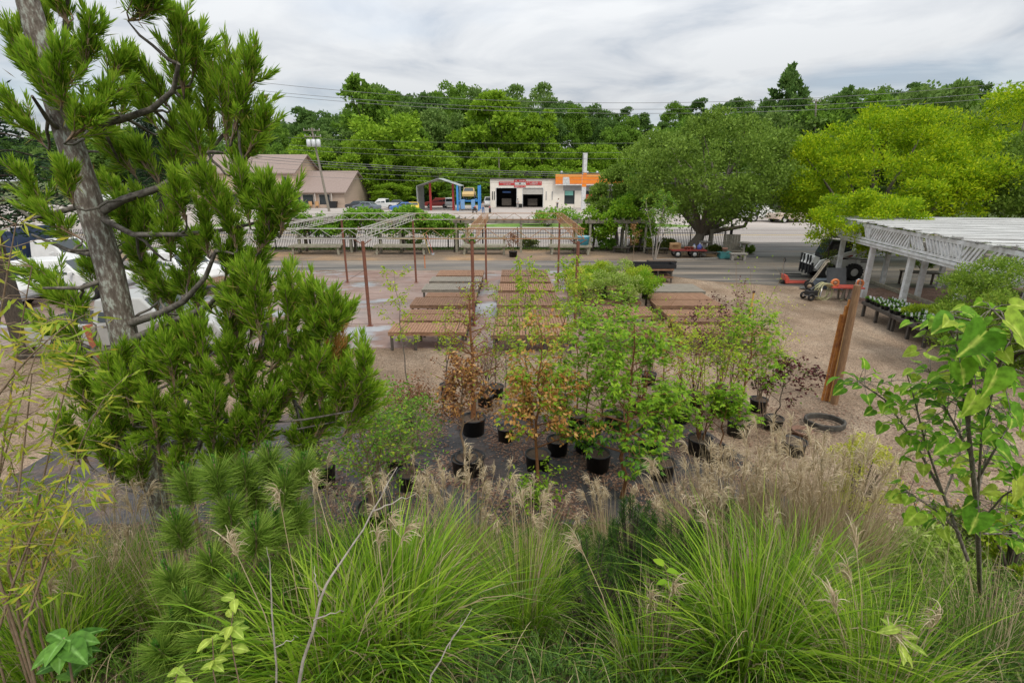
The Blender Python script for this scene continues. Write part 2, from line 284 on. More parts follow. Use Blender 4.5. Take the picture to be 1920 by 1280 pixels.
class MB:
    def __init__(s): s.v = []; s.f = []; s.sm = []
    def add(s, v, f, smooth=False):
        o = len(s.v); s.v += [tuple(p) for p in v]; s.f += [tuple(i + o for i in q) for q in f]; s.sm += [smooth] * len(f); return s
    def box(s, cx, cy, cz, sx, sy, sz, rz=0.0, ry=0.0, rx=0.0):
        m = Matrix.Translation((cx, cy, cz)) @ Matrix.Rotation(rz, 4, 'Z') @ Matrix.Rotation(ry, 4, 'Y') @ Matrix.Rotation(rx, 4, 'X')
        v = [m @ Vector((x * sx / 2, y * sy / 2, z * sz / 2)) for x in (-1, 1) for y in (-1, 1) for z in (-1, 1)]
        return s.add(v, [(0, 1, 3, 2), (4, 6, 7, 5), (0, 4, 5, 1), (2, 3, 7, 6), (0, 2, 6, 4), (1, 5, 7, 3)])
    def bar(s, p0, p1, w_, h_):
        p0, p1 = Vector(p0), Vector(p1); d = (p1 - p0).normalized(); u = Vector((0, 0, 1)) if abs(d.z) < 0.95 else Vector((0, 1, 0))
        a = d.cross(u).normalized(); b = a.cross(d)
        v = [p + a * i * w_ / 2 + b * j * h_ / 2 for p in (p0, p1) for i, j in ((-1, -1), (1, -1), (1, 1), (-1, 1))]
        return s.add(v, [(3, 2, 1, 0), (4, 5, 6, 7), (0, 1, 5, 4), (1, 2, 6, 5), (2, 3, 7, 6), (3, 0, 4, 7)])
    def tube(s, pts, r, n=6, cap=True, smooth=True):
        pts = [Vector(p) for p in pts]; k = len(pts)
        rr = r if hasattr(r, '__len__') else [r] * k
        v = []; pa = None
        for i, p in enumerate(pts):
            d = (pts[min(i + 1, k - 1)] - pts[max(i - 1, 0)]).normalized()
            if pa is None:
                u = Vector((0, 0, 1)) if abs(d.z) < 0.9 else Vector((1, 0, 0)); a = d.cross(u).normalized()
            else:
                a = (pa - d * pa.dot(d)); a = a.normalized() if a.length > 1e-6 else d.orthogonal().normalized()
            pa = a; b = d.cross(a)
            v += [p + (a * math.cos(t * 2 * math.pi / n) + b * math.sin(t * 2 * math.pi / n)) * rr[i] for t in range(n)]
        f = [(i * n + t, i * n + (t + 1) % n, (i + 1) * n + (t + 1) % n, (i + 1) * n + t) for i in range(k - 1) for t in range(n)]
        s.add(v, f, smooth)
        if cap: s.add(v[:n], [tuple(reversed(range(n)))]); s.add(v[-n:], [tuple(range(n))])
        return s
    def lathe(s, prof, c=(0, 0, 0), n=14, axis='Z', smooth=True):
        v = []
        for r_, z in prof:
            for t in range(n):
                a = t * 2 * math.pi / n; q = (r_ * math.cos(a), r_ * math.sin(a), z)
                if axis == 'Y': q = (q[0], q[2], q[1])
                if axis == 'X': q = (q[2], q[0], q[1])
                v.append((c[0] + q[0], c[1] + q[1], c[2] + q[2]))
        f = [(i * n + t, i * n + (t + 1) % n, (i + 1) * n + (t + 1) % n, (i + 1) * n + t) for i in range(len(prof) - 1) for t in range(n)]
        return s.add(v, f, smooth)
    def torus(s, c, R_, r_, axis='Z', n=24, k=8):
        prof = [(R_ + r_ * math.cos(a), r_ * math.sin(a)) for a in [i * 2 * math.pi / k for i in range(k + 1)]]
        return s.lathe(prof, c, n, axis)
    def prism(s, poly, off):
        n = len(poly); off = Vector(off); a = [Vector(p) for p in poly]; b = [p + off for p in a]
        return s.add(a + b, [tuple(range(n)), tuple(reversed(range(n, 2 * n)))] + [(i, i + n, (i + 1) % n + n, (i + 1) % n) for i in range(n)])
    def quad(s, a, b, c, d): return s.add([a, b, c, d], [(0, 1, 2, 3)])
    def build(s, name, m, parent=None, bevel=0.0):
        me = bpy.data.meshes.new(name); me.from_pydata(s.v, [], s.f); me.polygons.foreach_set('use_smooth', s.sm); me.update()
        o = link(name, me, m, parent)
        if bevel:
            b = o.modifiers.new('bevel', 'BEVEL'); b.width = bevel; b.segments = 2; b.limit_method = 'ANGLE'
        return o
def unit(a):
    return a / np.maximum(np.linalg.norm(a, axis=-1, keepdims=True), 1e-9)
def rdir(n, rng=rs): return unit(rng.normal(size=(n, 3)))
def cards(C, D, L, W, rng=rs, flat=0.0, fold=0.0):
    """diamond leaves from base C along D; L, W arrays or scalars. flat: how far leaf faces turn up"""
    n = len(C); D = unit(D); q = rdir(n, rng)
    if flat: q = unit(q * (1 - flat) + np.cross(D, np.array([0, 0, 1.0])) * flat)
    Sd = unit(np.cross(D, np.cross(q, D) + 1e-6)); L = np.broadcast_to(L, (n,))[:, None]; W = np.broadcast_to(W, (n,))[:, None]
    nrm = np.cross(D, Sd)
    V = np.stack([C, C + D * L * 0.45 + Sd * W / 2 + nrm * W * fold, C + D * L, C + D * L * 0.45 - Sd * W / 2 + nrm * W * fold], 1)
    return V.reshape(-1, 3), np.arange(4 * n).reshape(-1, 4)
def ribbons(Pt, Wd, rng=rs, side=None):
    """Pt (n,k,3) paths, Wd (k,) or (n,k) widths -> strips"""
    n, k, _ = Pt.shape; D = unit(Pt[:, -1] - Pt[:, 0])
    if side is None: side = unit(np.cross(D, rdir(n, rng)))
    Wd = np.broadcast_to(Wd, (n, k))[:, :, None] / 2
    V = np.stack([Pt - side[:, None] * Wd, Pt + side[:, None] * Wd], 2)      # n,k,2,3
    idx = np.arange(n * k * 2).reshape(n, k, 2)
    F = np.stack([idx[:, :-1, 0], idx[:, :-1, 1], idx[:, 1:, 1], idx[:, 1:, 0]], -1).reshape(-1, 4)
    return V.reshape(-1, 3), F
def join(parts):
    vs, fs, o = [], [], 0
    for V, F in parts: vs.append(V); fs.append(F + o); o += len(V)
    return np.concatenate(vs), np.concatenate(fs)
def sheet(name, poly, z, m, kind='structure', cut=1.5):
    """flat sheet from a polygon"""
    mb = MB(); mb.add([(x, y, z) for x, y in poly], [tuple(range(len(poly)))])
    return tag(mb.build(name, m), kind=kind)

# ------------------------------------------------------------------ ground
GM = dict(
    ground=ground_mat('rough_grass_and_dirt', [(0.045, 0.075, 0.02), (0.08, 0.11, 0.03), (0.16, 0.13, 0.07)], 0.12, 6, 0.4),
    bank=ground_mat('bank_soil', [(0.045, 0.03, 0.02), (0.08, 0.055, 0.035), (0.055, 0.07, 0.025)], 1.2, 26, 0.6),
    gravel=ground_mat('tan_gravel', [(0.165, 0.112, 0.070), (0.24, 0.172, 0.116), (0.31, 0.238, 0.168)], 0.55, 40, 0.42, bump=0.6, stain=((0.55, 0.16, 1), 0.5, 0.72, 1.12)),
    concrete=ground_mat('stained_wet_concrete', [(0.30, 0.305, 0.315), (0.215, 0.135, 0.105), (0.30, 0.215, 0.18)], 0.42, 60, 0.08, 0.8, 0.05, (0.6, 1.0, 1), wet=(0.35, 0.22), pos=(0.40, 0.47, 0.62), stain=((0.3, 1.1, 1), 0.1, 0.74, 1.1)),
    asphalt=ground_mat('worn_asphalt', [(0.08, 0.073, 0.066), (0.145, 0.13, 0.115), (0.26, 0.21, 0.16)], 0.55, 50, 0.16, 0.8, 0.1, (0.14, 1.6, 1), wet=(0.3, 0.5), pos=(0.38, 0.50, 0.64), stain=((0.05, 0.9, 1), 0.0, 0.66, 1.18)),
    dirt=ground_mat('sandy_dirt', [(0.15, 0.11, 0.08), (0.22, 0.16, 0.11), (0.36, 0.22, 0.11)], 0.2, 34, 0.22, stain=((0.25, 0.8, 1), 0, 0.72, 1.12)),
    road=ground_mat('pale_road_asphalt', [(0.25, 0.225, 0.205), (0.31, 0.275, 0.25), (0.34, 0.31, 0.285)], 0.35, 60, 0.08, stretch=(0.1, 1, 1), stain=((0.02, 0.5, 1), 0, 0.82, 1.08)),
    lot=ground_mat('dusty_lot', [(0.30, 0.265, 0.235), (0.38, 0.335, 0.30), (0.43, 0.39, 0.355)], 0.12, 40, 0.08),
    lawn=ground_mat('mown_grass', [(0.07, 0.14, 0.02), (0.11, 0.20, 0.03), (0.16, 0.24, 0.05)], 0.5, 12, 0.3),
    fabric=ground_mat('black_weed_fabric', [(0.035, 0.034, 0.036), (0.06, 0.056, 0.056), (0.13, 0.085, 0.065)], 0.8, 22, 0.25, 0.7, 0.25),
    mulch=ground_mat('brown_mulch', [(0.12, 0.07, 0.05), (0.20, 0.125, 0.095), (0.27, 0.18, 0.14)], 1.1, 30, 0.5),
)
def hill(x, y):
    k = np.clip((y - 112) / 95, 0, 1); k = k * k * (3 - 2 * k)
    side = 1 / (1 + np.exp(-(x + 42) / 9.0))
    r2 = np.clip((x - 25) / 60, 0, 1) * np.clip((y - 70) / 60, 0, 1)
    return k * (14 * side + 1.5) + 2.5 * r2
def gz(x, y): return float(hill(np.float64(x), np.float64(y)))
def terrain():
    xs = np.unique(np.concatenate([np.linspace(-700, -30, 40), np.linspace(-30, -10, 20), np.linspace(-10, 10, 61), np.linspace(10, 30, 20), np.linspace(30, 700, 40)]))
    ys = np.unique(np.concatenate([np.linspace(-60, -4, 12), np.linspace(-4, 8, 49), np.linspace(8, 60, 20), np.linspace(60, 260, 40), np.linspace(260, 1400, 20)]))
    X, Y = np.meshgrid(xs, ys)
    Z = np.where(Y < 7, bank_z(X, Y), 0) + hill(X, Y) - 0.02 * (Y >= 7)
    V = np.stack([X, Y, Z], -1).reshape(-1, 3); nx, ny = len(xs), len(ys)
    i = (np.arange(ny - 1)[:, None] * nx + np.arange(nx - 1)[None]).ravel()
    F = np.stack([i, i + 1, i + 1 + nx, i + nx], -1)
    o = np_mesh('ground', V, F, GM['ground'], smooth=True); tag(o, kind='structure')
    o.data.materials.append(GM['bank'])
    cy = (V[F[:, 0], 1] + V[F[:, 2], 1]) / 2
    o.data.polygons.foreach_set('material_index', (cy < 7).astype(np.int32)); o.data.update()
terrain()
sheet('gravel_yard', [(-60, 6.4), (34, 6.4), (34, 31), (-60, 31)], 0.004, GM['gravel'])
sheet('landscape_fabric', [(-9, 6.35), (-9, 9.6), (-4.5, 10.75), (0.5, 10.5), (4.0, 10.2), (4.5, 8.6), (4.7, 6.35)], 0.009, GM['fabric'])
sheet('mulch_floor', [(14.4, 16.5), (15.6, 27.6), (27, 27.6), (27, 14), (14.4, 14)], 0.009, GM['mulch'])
sheet('dirt_strip', [(-60, 33.0), (11, 33.0), (16.4, 36.0), (16.6, 39.2), (-60, 39.2)], 0.008, GM['dirt'])
sheet('asphalt_drive', [(-60, 29.7), (7.6, 29.7), (8.6, 28.0), (10, 26.6), (13, 25.3), (16, 24.6), (34, 24.6), (34, 43.4), (18.2, 43.4), (17.4, 37.2), (15.2, 34.6), (11.5, 33.4), (-60, 33.4)], 0.013, GM['asphalt'])
# concrete pad poured in bays with open joints between them
_pad = MB(); _xs = [-34, -24, -16.5, -8.6, -0.55, 5.0]; _ys = [15.3, 18.15, 21.6, 25.2, 29.55]
for i in range(len(_xs) - 1):
    for j in range(len(_ys) - 1):
        _pad.box((_xs[i] + _xs[i + 1]) / 2, (_ys[j] + _ys[j + 1]) / 2, -0.02, _xs[i + 1] - _xs[i] - 0.035, _ys[j + 1] - _ys[j] - 0.045, 0.08)
tag(_pad.build('concrete_pad', GM['concrete'], bevel=0.008), kind='structure')
sheet('joint_sealant', [(-34, 15.32), (4.98, 15.32), (4.98, 29.53), (-34, 29.53)], 0.0125, M['tyre'])
sheet('near_verge', [(-60, 39.2), (16.6, 39.2), (16.8, 39.9), (-60, 39.9)], 0.010, GM['lawn'])
sheet('road_shoulder', [(-60, 39.9), (16.8, 39.9), (17.6, 43.4), (-60, 43.4)], 0.010, GM['lot'])
sheet('road', [(-260, 43.4), (260, 43.4), (260, 57.2), (-260, 57.2)], 0.012, GM['road'])
_ln = MB()
for yy in (49.1, 49.4): _ln.box(0, yy, 0.018, 500, 0.13, 0.004)
tag(_ln.build('yellow_centre_line', mat('worn_yellow_line', (0.58, 0.42, 0.16), (0.48, 0.36, 0.18), 2)), kind='structure')
_ln = MB()
for yy in (44.1, 56.4): _ln.box(0, yy, 0.018, 500, 0.12, 0.004)
tag(_ln.build('white_edge_line', mat('worn_white_line', (0.6, 0.58, 0.55), (0.42, 0.40, 0.37), 2)), kind='structure')
sheet('parking_lot', [(-110, 57.2), (120, 57.2), (120, 108), (-110, 108)], 0.006, GM['lot'])
def lawn_mound(name, poly, h):
    c = (sum(p[0] for p in poly) / len(poly), sum(p[1] for p in poly) / len(poly)); n = len(poly)
    mb = MB(); ring = [(c[0] + (x - c[0]) * .8, c[1] + (y - c[1]) * .8, h) for x, y in poly]
    mb.add([(x, y, 0.0) for x, y in poly] + ring, [(i, (i + 1) % n, (i + 1) % n + n, i + n) for i in range(n)] + [tuple(range(n, 2 * n))], True)
    tag(mb.build(name, GM['lawn']), kind='structure')
lawn_mound('grass_verge', [(-8, 58.2), (-2, 57.7), (19, 57.7), (21.5, 59), (19, 61), (6, 63), (-3, 61)], 0.15)
lawn_mound('grass_verge', [(-34, 57.9), (-18, 57.9), (-17, 59.5), (-24, 62.5), (-35, 62.5)], 0.15)
lawn_mound('grass_verge', [(-60, 104), (-20, 108), (46, 108), (60, 104), (60, 114), (-60, 114)], 0.2)

# ------------------------------------------------------------------ nursery benches
def make_bench(w_, d_, h_, wood, slats, legs, name='nursery_bench', frame_m=None):
    """slatted top on a frame, legs in pairs along its length; local x along the bench, y back"""
    t = thing(name, 'x', 'bench'); fm = M['wood_dark'] if frame_m is None else frame_m
    mb = MB(); sw = w_ / slats
    for i in range(slats):
        mb.box(-w_ / 2 + sw * (i + 0.5), d_ / 2, h_ - 0.012 + rnd.uniform(-.003, .003), sw * 0.84, d_ + rnd.uniform(-.02, .02), 0.024)
    mb.build('tabletop', wood, t)
    fb = MB()
    for y in (0.03, d_ / 2, d_ - 0.03): fb.box(0, y, h_ - 0.075, w_ - 0.02, 0.04, 0.10)
    for x in (-w_ / 2 + .02, w_ / 2 - .02): fb.box(x, d_ / 2, h_ - 0.075, 0.036, d_ - 0.1, 0.094)
    fb.build('frame', wood, t)
    for i in range(legs):
        x = -w_ / 2 + 0.1 + (w_ - 0.2) * i / (legs - 1)
        for y in (0.075, d_ - 0.075):
            MB().box(x, y, (h_ - 0.125) / 2, 0.075, 0.075, h_ - 0.125).build('leg', fm, t, 0.004)
    return t
PAD = 0.02
bt = {}
for k, (wd, mt) in {'rust': (2.4, 'wood_rust'), 'grey': (2.4, 'wood_grey')}.items():
    bt[k] = make_bench(wd, 1.15, 0.60, M[mt], 26, 4)
used = set()
def place_bench(kind, x, y, label, sx=1.0, sy=1.0, z=PAD, rz=0.0, group='slatted nursery benches on the concrete pad', sz=1.0):
    r = bt[kind]
    if kind not in used: used.add(kind); r.location = (x, y, z); r.rotation_euler.z = rz; r.scale = (sx, sy, sz)
    else: r = dup(r, (x, y, z), rz, (sx, sy, sz))
    tag(r, label, 'bench', group); return r
def yfront(py, h=0.62): return G(960, py, h).y
# rows by the height of their front edge in the photo: (front, back, kind, dx, wide)
rows1 = [(622.5, 604.5, 'rust', 0, 1.0, 'nearest the gravel'), (600.5, 589, 'rust', .04, .98, 'second from the gravel'), (588, 579.5, 'rust', .1, .93, 'pushed close behind the second one'),
         (572, 557, 'rust', 0, 1.0, 'fourth from the gravel'), (556, 548, 'rust', .17, .86, 'shifted toward the aisle'),
         (543, 531.5, 'grey', -.03, 1, 'sixth from the gravel'), (527, 518.5, 'grey', 0, 1, 'next to last before the drive'), (516.5, 506, 'rust', .06, .95, 'farthest, by the asphalt drive')]
rows2 = [(628, 612, 'rust', 0, 1.05, 'nearest the gravel'), (609, 594, 'rust', 0, 1.0, 'second from the gravel'), (592, 578.5, 'rust', .05, .95, 'third from the gravel'),
         (572, 549, 'rust', 0, 1.0, 'fourth from the gravel'), (544, 531.5, 'rust', 0, 1, 'fifth from the gravel'), (528, 518.5, 'rust', 0, .97, 'next to last before the drive'), (516.5, 505.5, 'rust', 0, .96, 'farthest, by the asphalt drive')]
def column(rows, xc, colname):
    for f, b, kd, dx, sx, lab in rows:
        y0 = yfront(f); y1 = yfront(b)
        col = 'red brown' if kd == 'rust' else 'grey weathered'
        place_bench(kd, xc + dx, y0, '%s slatted bench in the %s row, %s' % (col, colname, lab), sx, (y1 - y0) / 1.15)
column(rows1, -2.62, 'left')
column(rows2, 0.62, 'middle')
rows3 = [(543, 531.5, 'rust', 0, .9, 'in front of the two far ones'), (528, 518.5, 'rust', 0, .9, 'next to last before the drive'), (515, 504.5, 'rust', -.05, .85, 'farthest, by the asphalt drive'),
         (566, 552, 'rust', 0, 1, 'carrying the yellow shrubs'), (592, 574, 'rust', 0, 1, 'carrying the pale green shrubs'), (625, 604, 'rust', 0, 1, 'nearest the gravel')]
column(rows3, 3.75, 'third')
rows4 = [(624, 609, 'rust', 0, 1.1, 'nearest the gravel under a maroon shrub'), (603, 594, 'rust', 0, 1.08, 'second from the gravel'), (592, 580, 'rust', 0, 1.05, 'third from the gravel'),
         (573, 562, 'rust', 0, 1.05, 'fourth from the gravel'), (561, 549, 'rust', .03, 1.0, 'just before the grey bench')]
column(rows4, 6.6, 'right')
y0 = yfront(546.5); place_bench('grey', 6.95, y0, 'grey weathered slatted bench in the right row, in front of the stacked black trays', .95, (yfront(532) - y0) / 1.15)
# stacked benches with a black tray on top, end of right row
ys = G(1205, 531, 0).y
place_bench('rust', 7.1, ys, 'low red brown bench at the bottom of the stack by the drive', .95, .9, z=0.005, sz=0.55)
place_bench('rust', 7.1, ys, 'red brown bench stacked second above the gravel by the drive', .95, .9, z=0.005 + .33, sz=0.65)
t = thing('plant_tray', 'long black slatted tray topmost on the bench stack', 'tray', (7.15, ys + .05, 0.005 + .33 + .39 + .002))
mb = MB(); mb.box(0, .5, .05, 2.35, 1.0, .02); mb.box(0, 0, .12, 2.4, .03, .2); mb.box(0, 1.0, .12, 2.4, .03, .2)
for x in (-1.19, 1.19): mb.box(x, .5, .12, .03, .97, .2)
mb.build('tray', M['black_plastic'], t)
for x in (-1.1, -.35, -.2, .4, .5, 1.1): MB().box(x, .08, .02, .06, .06, .04).build('foot', M['black_plastic'], t)
t = thing('plant_trough', 'black trough with flared sides behind the long black tray', 'trough', (8.0, ys + 1.25, 0.0))
mb = MB(); mb.prism([(-.55, 0, 0), (.45, 0, 0), (.75, 0, .92), (-.75, 0, .92)], (0, .5, 0)); mb.build('tub', M['black_plastic'], t)
mb = MB(); mb.box(0, .25, .925, 1.44, .46, .02); mb.build('soil', M['soil'], t)
# lone bench behind the conifer
b = place_bench('rust', G(428, 552).x, G(428, 552).y, 'single slatted bench standing apart at the left behind the conifer', 1.0, 1.3, rz=R(28))

# ------------------------------------------------------------------ steel canopy frame
def lattice(mb, p0, p1, dep, bays, r=0.02, rr=0.011):
    """flat truss between two points: top and bottom chord with zigzag web"""
    p0, p1 = Vector(p0), Vector(p1); dn = Vector((0, 0, -dep))
    mb.tube([p0, p1], r, 6); mb.tube([p0 + dn, p1 + dn], r, 6)
    for i in range(bays):
        a = p0.lerp(p1, i / bays); c = p0.lerp(p1, (i + .5) / bays); b_ = p0.lerp(p1, (i + 1) / bays)
        mb.tube([a + dn, c], rr, 5, False); mb.tube([c, b_ + dn], rr, 5, False)
t = thing('canopy_frame', 'bare rusty steel canopy frame of posts and lattice trusses over the benches', 'canopy frame', (0, 0, PAD))
FX = [-8.45, -4.92, -1.32, 2.36]; NX = [-8.7, -5.14, -1.38, 2.28]; FY, NY = 26.0, 17.85; TH = 3.45
for x in FX: MB().tube([(x, FY, 0), (x, FY, TH - .3)], .05, 10).build('post', M['steel_rust'], t)
for x in NX:
    MB().tube([(x, NY, 0), (x, NY, TH - .42)], .058, 10).build('post', M['steel_rust'], t)
for x in FX + NX:
    y = FY if x in FX else NY; MB().box(x, y, .008, .2, .2, .012).build('base_plate', M['steel_rust'], t)
mb = MB(); lattice(mb, (-10.9, FY, TH), (2.5, FY, TH), .30, 14, .019, .009); mb.build('rear_truss', M['truss'], t)
mb = MB(); lattice(mb, (-10.9, NY, TH), (2.5, NY, TH), .34, 14, .018, .009); mb.build('front_truss', M['truss'], t)
for xf, xn in zip(FX, NX):
    mb = MB()
    for dx_ in (-.16, .16): lattice(mb, (xf + dx_, FY, TH - .02), (xn + dx_, NY - .15, TH - .02), .27, 15, .014, .0075)
    for i in range(16):
        a = Vector((xf, FY, TH - .02)).lerp(Vector((xn, NY, TH - .02)), i / 15); mb.tube([a + Vector((-.16, 0, 0)), a + Vector((.16, .25, 0))], .008, 4, False)
    mb.build('cross_truss', M['truss'], t)
for x in NX:
    mb = MB()
    for s_ in (-1, 1): mb.tube([(x, NY, TH - .55), (x + s_ * .3, NY, TH - .36)], .016, 5)
    mb.build('brace', M['steel_rust'], t)

# ------------------------------------------------------------------ iron fence and gate along the road
t = thing('iron_fence', 'black iron picket fence along the road verge', 'fence', (0, 38.95, 0))
fx0, fx1 = -36.0, 16.1; npk = int((fx1 - fx0) / .125)
mb = MB()
for i in range(npk):
    x = fx0 + i * .125
    mb.box(x, 0, .76, .028, .028, 1.36); mb.add([(x - .02, -.02, 1.44), (x + .02, -.02, 1.44), (x + .02, .02, 1.44), (x - .02, .02, 1.44), (x, 0, 1.54)], [(0, 1, 4), (1, 2, 4), (2, 3, 4), (3, 0, 4)])
mb.build('pickets', M['black_iron'], t)
mb = MB()
for z in (.16, 1.22): mb.box((fx0 + fx1) / 2, -.0245, z, fx1 - fx0, .025, .04)
mb.build('rail', M['black_iron'], t)
x = fx0
while x < fx1 + .1:
    MB().box(x, .06, .82, .07, .07, 1.64).build('post', M['black_iron'], t); x += 2.6
def gate(p0, p1, label):
    t = thing('iron_gate', label, 'gate', (p0[0], p0[1], 0), math.atan2(p1[1] - p0[1], p1[0] - p0[0])); L_ = math.hypot(p1[0] - p0[0], p1[1] - p0[1])
    mb = MB()
    for i in range(int(L_ / .12)): mb.box(.06 + i * .12, 0, .85, .022, .022, 1.5)
    mb.build('pickets', M['black_iron'], t)
    mb = MB()
    for z in (.15, .75, 1.5): mb.box(L_ / 2, -.03, z, L_, .035, .05)
    mb.build('frame', M['black_iron'], t)
    for x in (0, L_): MB().box(x, .06, .95, .1, .1, 1.9).build('post', M['black_iron'], t)
gate((16.35, 38.6), (17.6, 41.8), 'black iron gate leaf swung open at the right end of the fence')

# ------------------------------------------------------------------ roadside display benches with tall back posts
def display_bench(x0, x1, yf, label, back=True, lower=True):
    w_ = x1 - x0
    t = thing('display_bench', label, 'bench', ((x0 + x1) / 2, yf, .012), 0, 'grey timber display benches along the iron fence')
    mb = MB()
    for i in range(5): mb.box(0, .1 + i * .21, .62, w_, .17, .05)
    mb.build('tabletop', M['timber_lichen'], t)
    MB().box(0, -.03, .575, w_ + .1, .05, .13).build('apron', M['timber_lichen'], t)
    if back: MB().box(0, 1.22, 1.02, w_, .06, .16).build('backboard', M['timber_lichen'], t)
    for x in (-w_ / 2 + .2, w_ / 2 - .2):
        MB().box(x, .1, .29, .14, .14, .58, ry=(.12 if x < 0 else -.05)).build('leg', M['timber_lichen'], t)
        MB().box(x, 1.12, .29, .14, .1, .58).build('leg', M['timber_lichen'], t)
        if back: MB().box(x, 1.32, .6, .13, .13, 1.2).build('leg', M['timber_lichen'], t)
    if lower:
        MB().box(0, .55, .30, w_ - .8, .5, .05).build('shelf', M['timber_lichen'], t)
display_bench(G(545, 478).x, G(640, 478).x, 36.0, 'leftmost grey timber display bench by the fence, under the vine', lower=False)
display_bench(G(702, 478).x, G(800, 478).x, 36.0, 'second grey timber display bench from the left by the fence', lower=False)
display_bench(G(866, 478).x, G(950, 478).x, 36.0, 'grey timber display bench with low shelf left of the dead potted shrub')
display_bench(G(1030, 478).x, G(1108, 478).x, 36.0, 'grey timber display bench holding the blue tub', lower=False)
display_bench(-24.5, -21.0, 36.0, 'grey timber display bench farthest left behind the conifer', lower=False)

# ------------------------------------------------------------------ wooden arbors along the fence (vines come later)
def arbor(posts, y0, y1, h, label, raft=.55, over=.4):
    x0, x1 = posts[0], posts[-1]
    t = thing('timber_arbor', label, 'arbor', ((x0 + x1) / 2, (y0 + y1) / 2, 0)); cx, cy = (x0 + x1) / 2, (y0 + y1) / 2
    for x in posts:
        for y in (y0, y1): MB().box(x - cx, y - cy, h / 2, .15, .15, h).build('post', M['timber_lichen'], t)
    for y in (y0, y1):
        MB().box(0, y - cy - .1, h - .12, x1 - x0 + 2 * over, .05, .24).build('beam', M['wood_grey'], t)
    k = int((x1 - x0 + 2 * over) / raft)
    for i in range(k):
        x = x0 - over + (i + .5) * (x1 - x0 + 2 * over) / k - cx
        MB().box(x, 0, h + .055, .05, y1 - y0 + .9, .16).build('rafter', M['wood_grey'], t)
    return t
arbor([-15.3, -11.6, -8.0, -4.0], 37.3, 38.4, 2.35, 'grey timber arbor buried in bright green vines at the left')
arbor([-3.3, .65, 4.6], 37.3, 38.4, 2.3, 'bare grey timber arbor of rafters above the fence in the middle')
arbor([5.6, 8.2, 9.6], 37.4, 38.5, 2.3, 'grey timber arbor posts below the dark green vines beside the blue tub')

# ------------------------------------------------------------------ white lattice pergola on the right
t = thing('white_pergola', 'white painted slatted pergola with lattice band on square posts', 'pergola', (15.2, 19.5, 0), -R(10.8)); PG = t
def pl(m_): return M[m_]
for X, ys_ in ((0, (-6.2, -3.1, 0, 3.1, 6.2)), (2.3, (-6.0, -2.6, .5, 3.4, 6.6)), (4.6, (-6.0, -1.2, 2.4, 6.2)), (7.6, (-6, -1, 3, 6.6))):
    for y in ys_: MB().box(X, y, 1.2, .19, .19, 2.4).build('post', M['white_paint'], t, .01)
mb = MB()
for z, o in ((2.33, -.19), (2.45, -.24), (2.57, -.21)): mb.box(o, 0, z, .05, 13.9, .09)
mb.build('lower_rail', M['white_paint'], t)
for X in (2.3, 4.6, 7.6): MB().box(X, 0, 2.32, .1, 13.4, .2).build('beam', M['white_paint'], t)
MB().box(-.2, 0, 3.13, .06, 13.9, .12).build('upper_rail', M['white_paint'], t)
# lattice panels: diagonal slats meeting in chevrons between posts
def slat_panel(y0, y1, flip):
    mb = MB(); n = 15
    zb, zt = 2.62, 3.10
    for i in range(-6, n + 8):
        a = y0 + (y1 - y0) * (i + .5) / n; b_ = a + (.36 if flip else -.36)
        za, zc = zb, zt
        lo_, hi_ = min(y0, y1), max(y0, y1)
        if (a < lo_ and b_ < lo_) or (a > hi_ and b_ > hi_): continue
        A, Bq = [a, za], [b_, zc]
        for q, o in ((A, Bq), (Bq, A)):
            for lim in (lo_, hi_):
                if (q[0] < lo_ and lim == lo_) or (q[0] > hi_ and lim == hi_):
                    f_ = (lim - q[0]) / (o[0] - q[0]); q[1] += (o[1] - q[1]) * f_; q[0] = lim
        if abs(A[1] - Bq[1]) < .05: continue
        mb.bar((-.2, A[0], A[1]), (-.2, Bq[0], Bq[1]), .05, .085) if rnd.random() > .04 else None
    mb.build('lattice_panel', M['white_paint'], t)
for i, (ya, yb) in enumerate(((-6.9, -6.2), (-6.2, -3.1), (-3.1, 0), (0, 3.1), (3.1, 6.2), (6.2, 6.9))):
    slat_panel(ya + .04, yb - .04, i % 2 == 0)
    MB().box(-.22, yb, 2.85, .07, .07, .5).build('stud', M['white_paint'], t)
mb = MB()
for i in range(80):                      # roof slats run back from the front edge, ends ragged
    y = -6.9 + i * 13.8 / 79
    mb.box(4.8 + rnd.uniform(-.14, .1), y, 3.29 + .02 * math.sin(i * .9) + rnd.uniform(-.016, .016), 10.3 + rnd.uniform(-.2, .15), rnd.choice([.11, .13, .14]), .035, rz=rnd.uniform(-.006, .006), ry=rnd.uniform(-.004, .004))
mb.build('roof_slats', mat('weathered_white_slats', (.60, .60, .58), (.26, .26, .245), 2.6, .8, .2, stretch=(.25, 7, 1), lo=.40, hi=.72), t)
mb = MB()
for X in (1.8, 4.2, 6.8, 9.2): mb.box(X, 0, 3.17, .06, 13.8, .14)
mb.build('purlin', M['white_paint'], t)
# kerb timber along inner posts
tag(MB().bar((18.4, 26, .08), (17.2, 17.4, .08), .16, .14).build('timber_edging', M['timber_lichen']), 'pale timber edging laid on the mulch under the white pergola', 'edging')

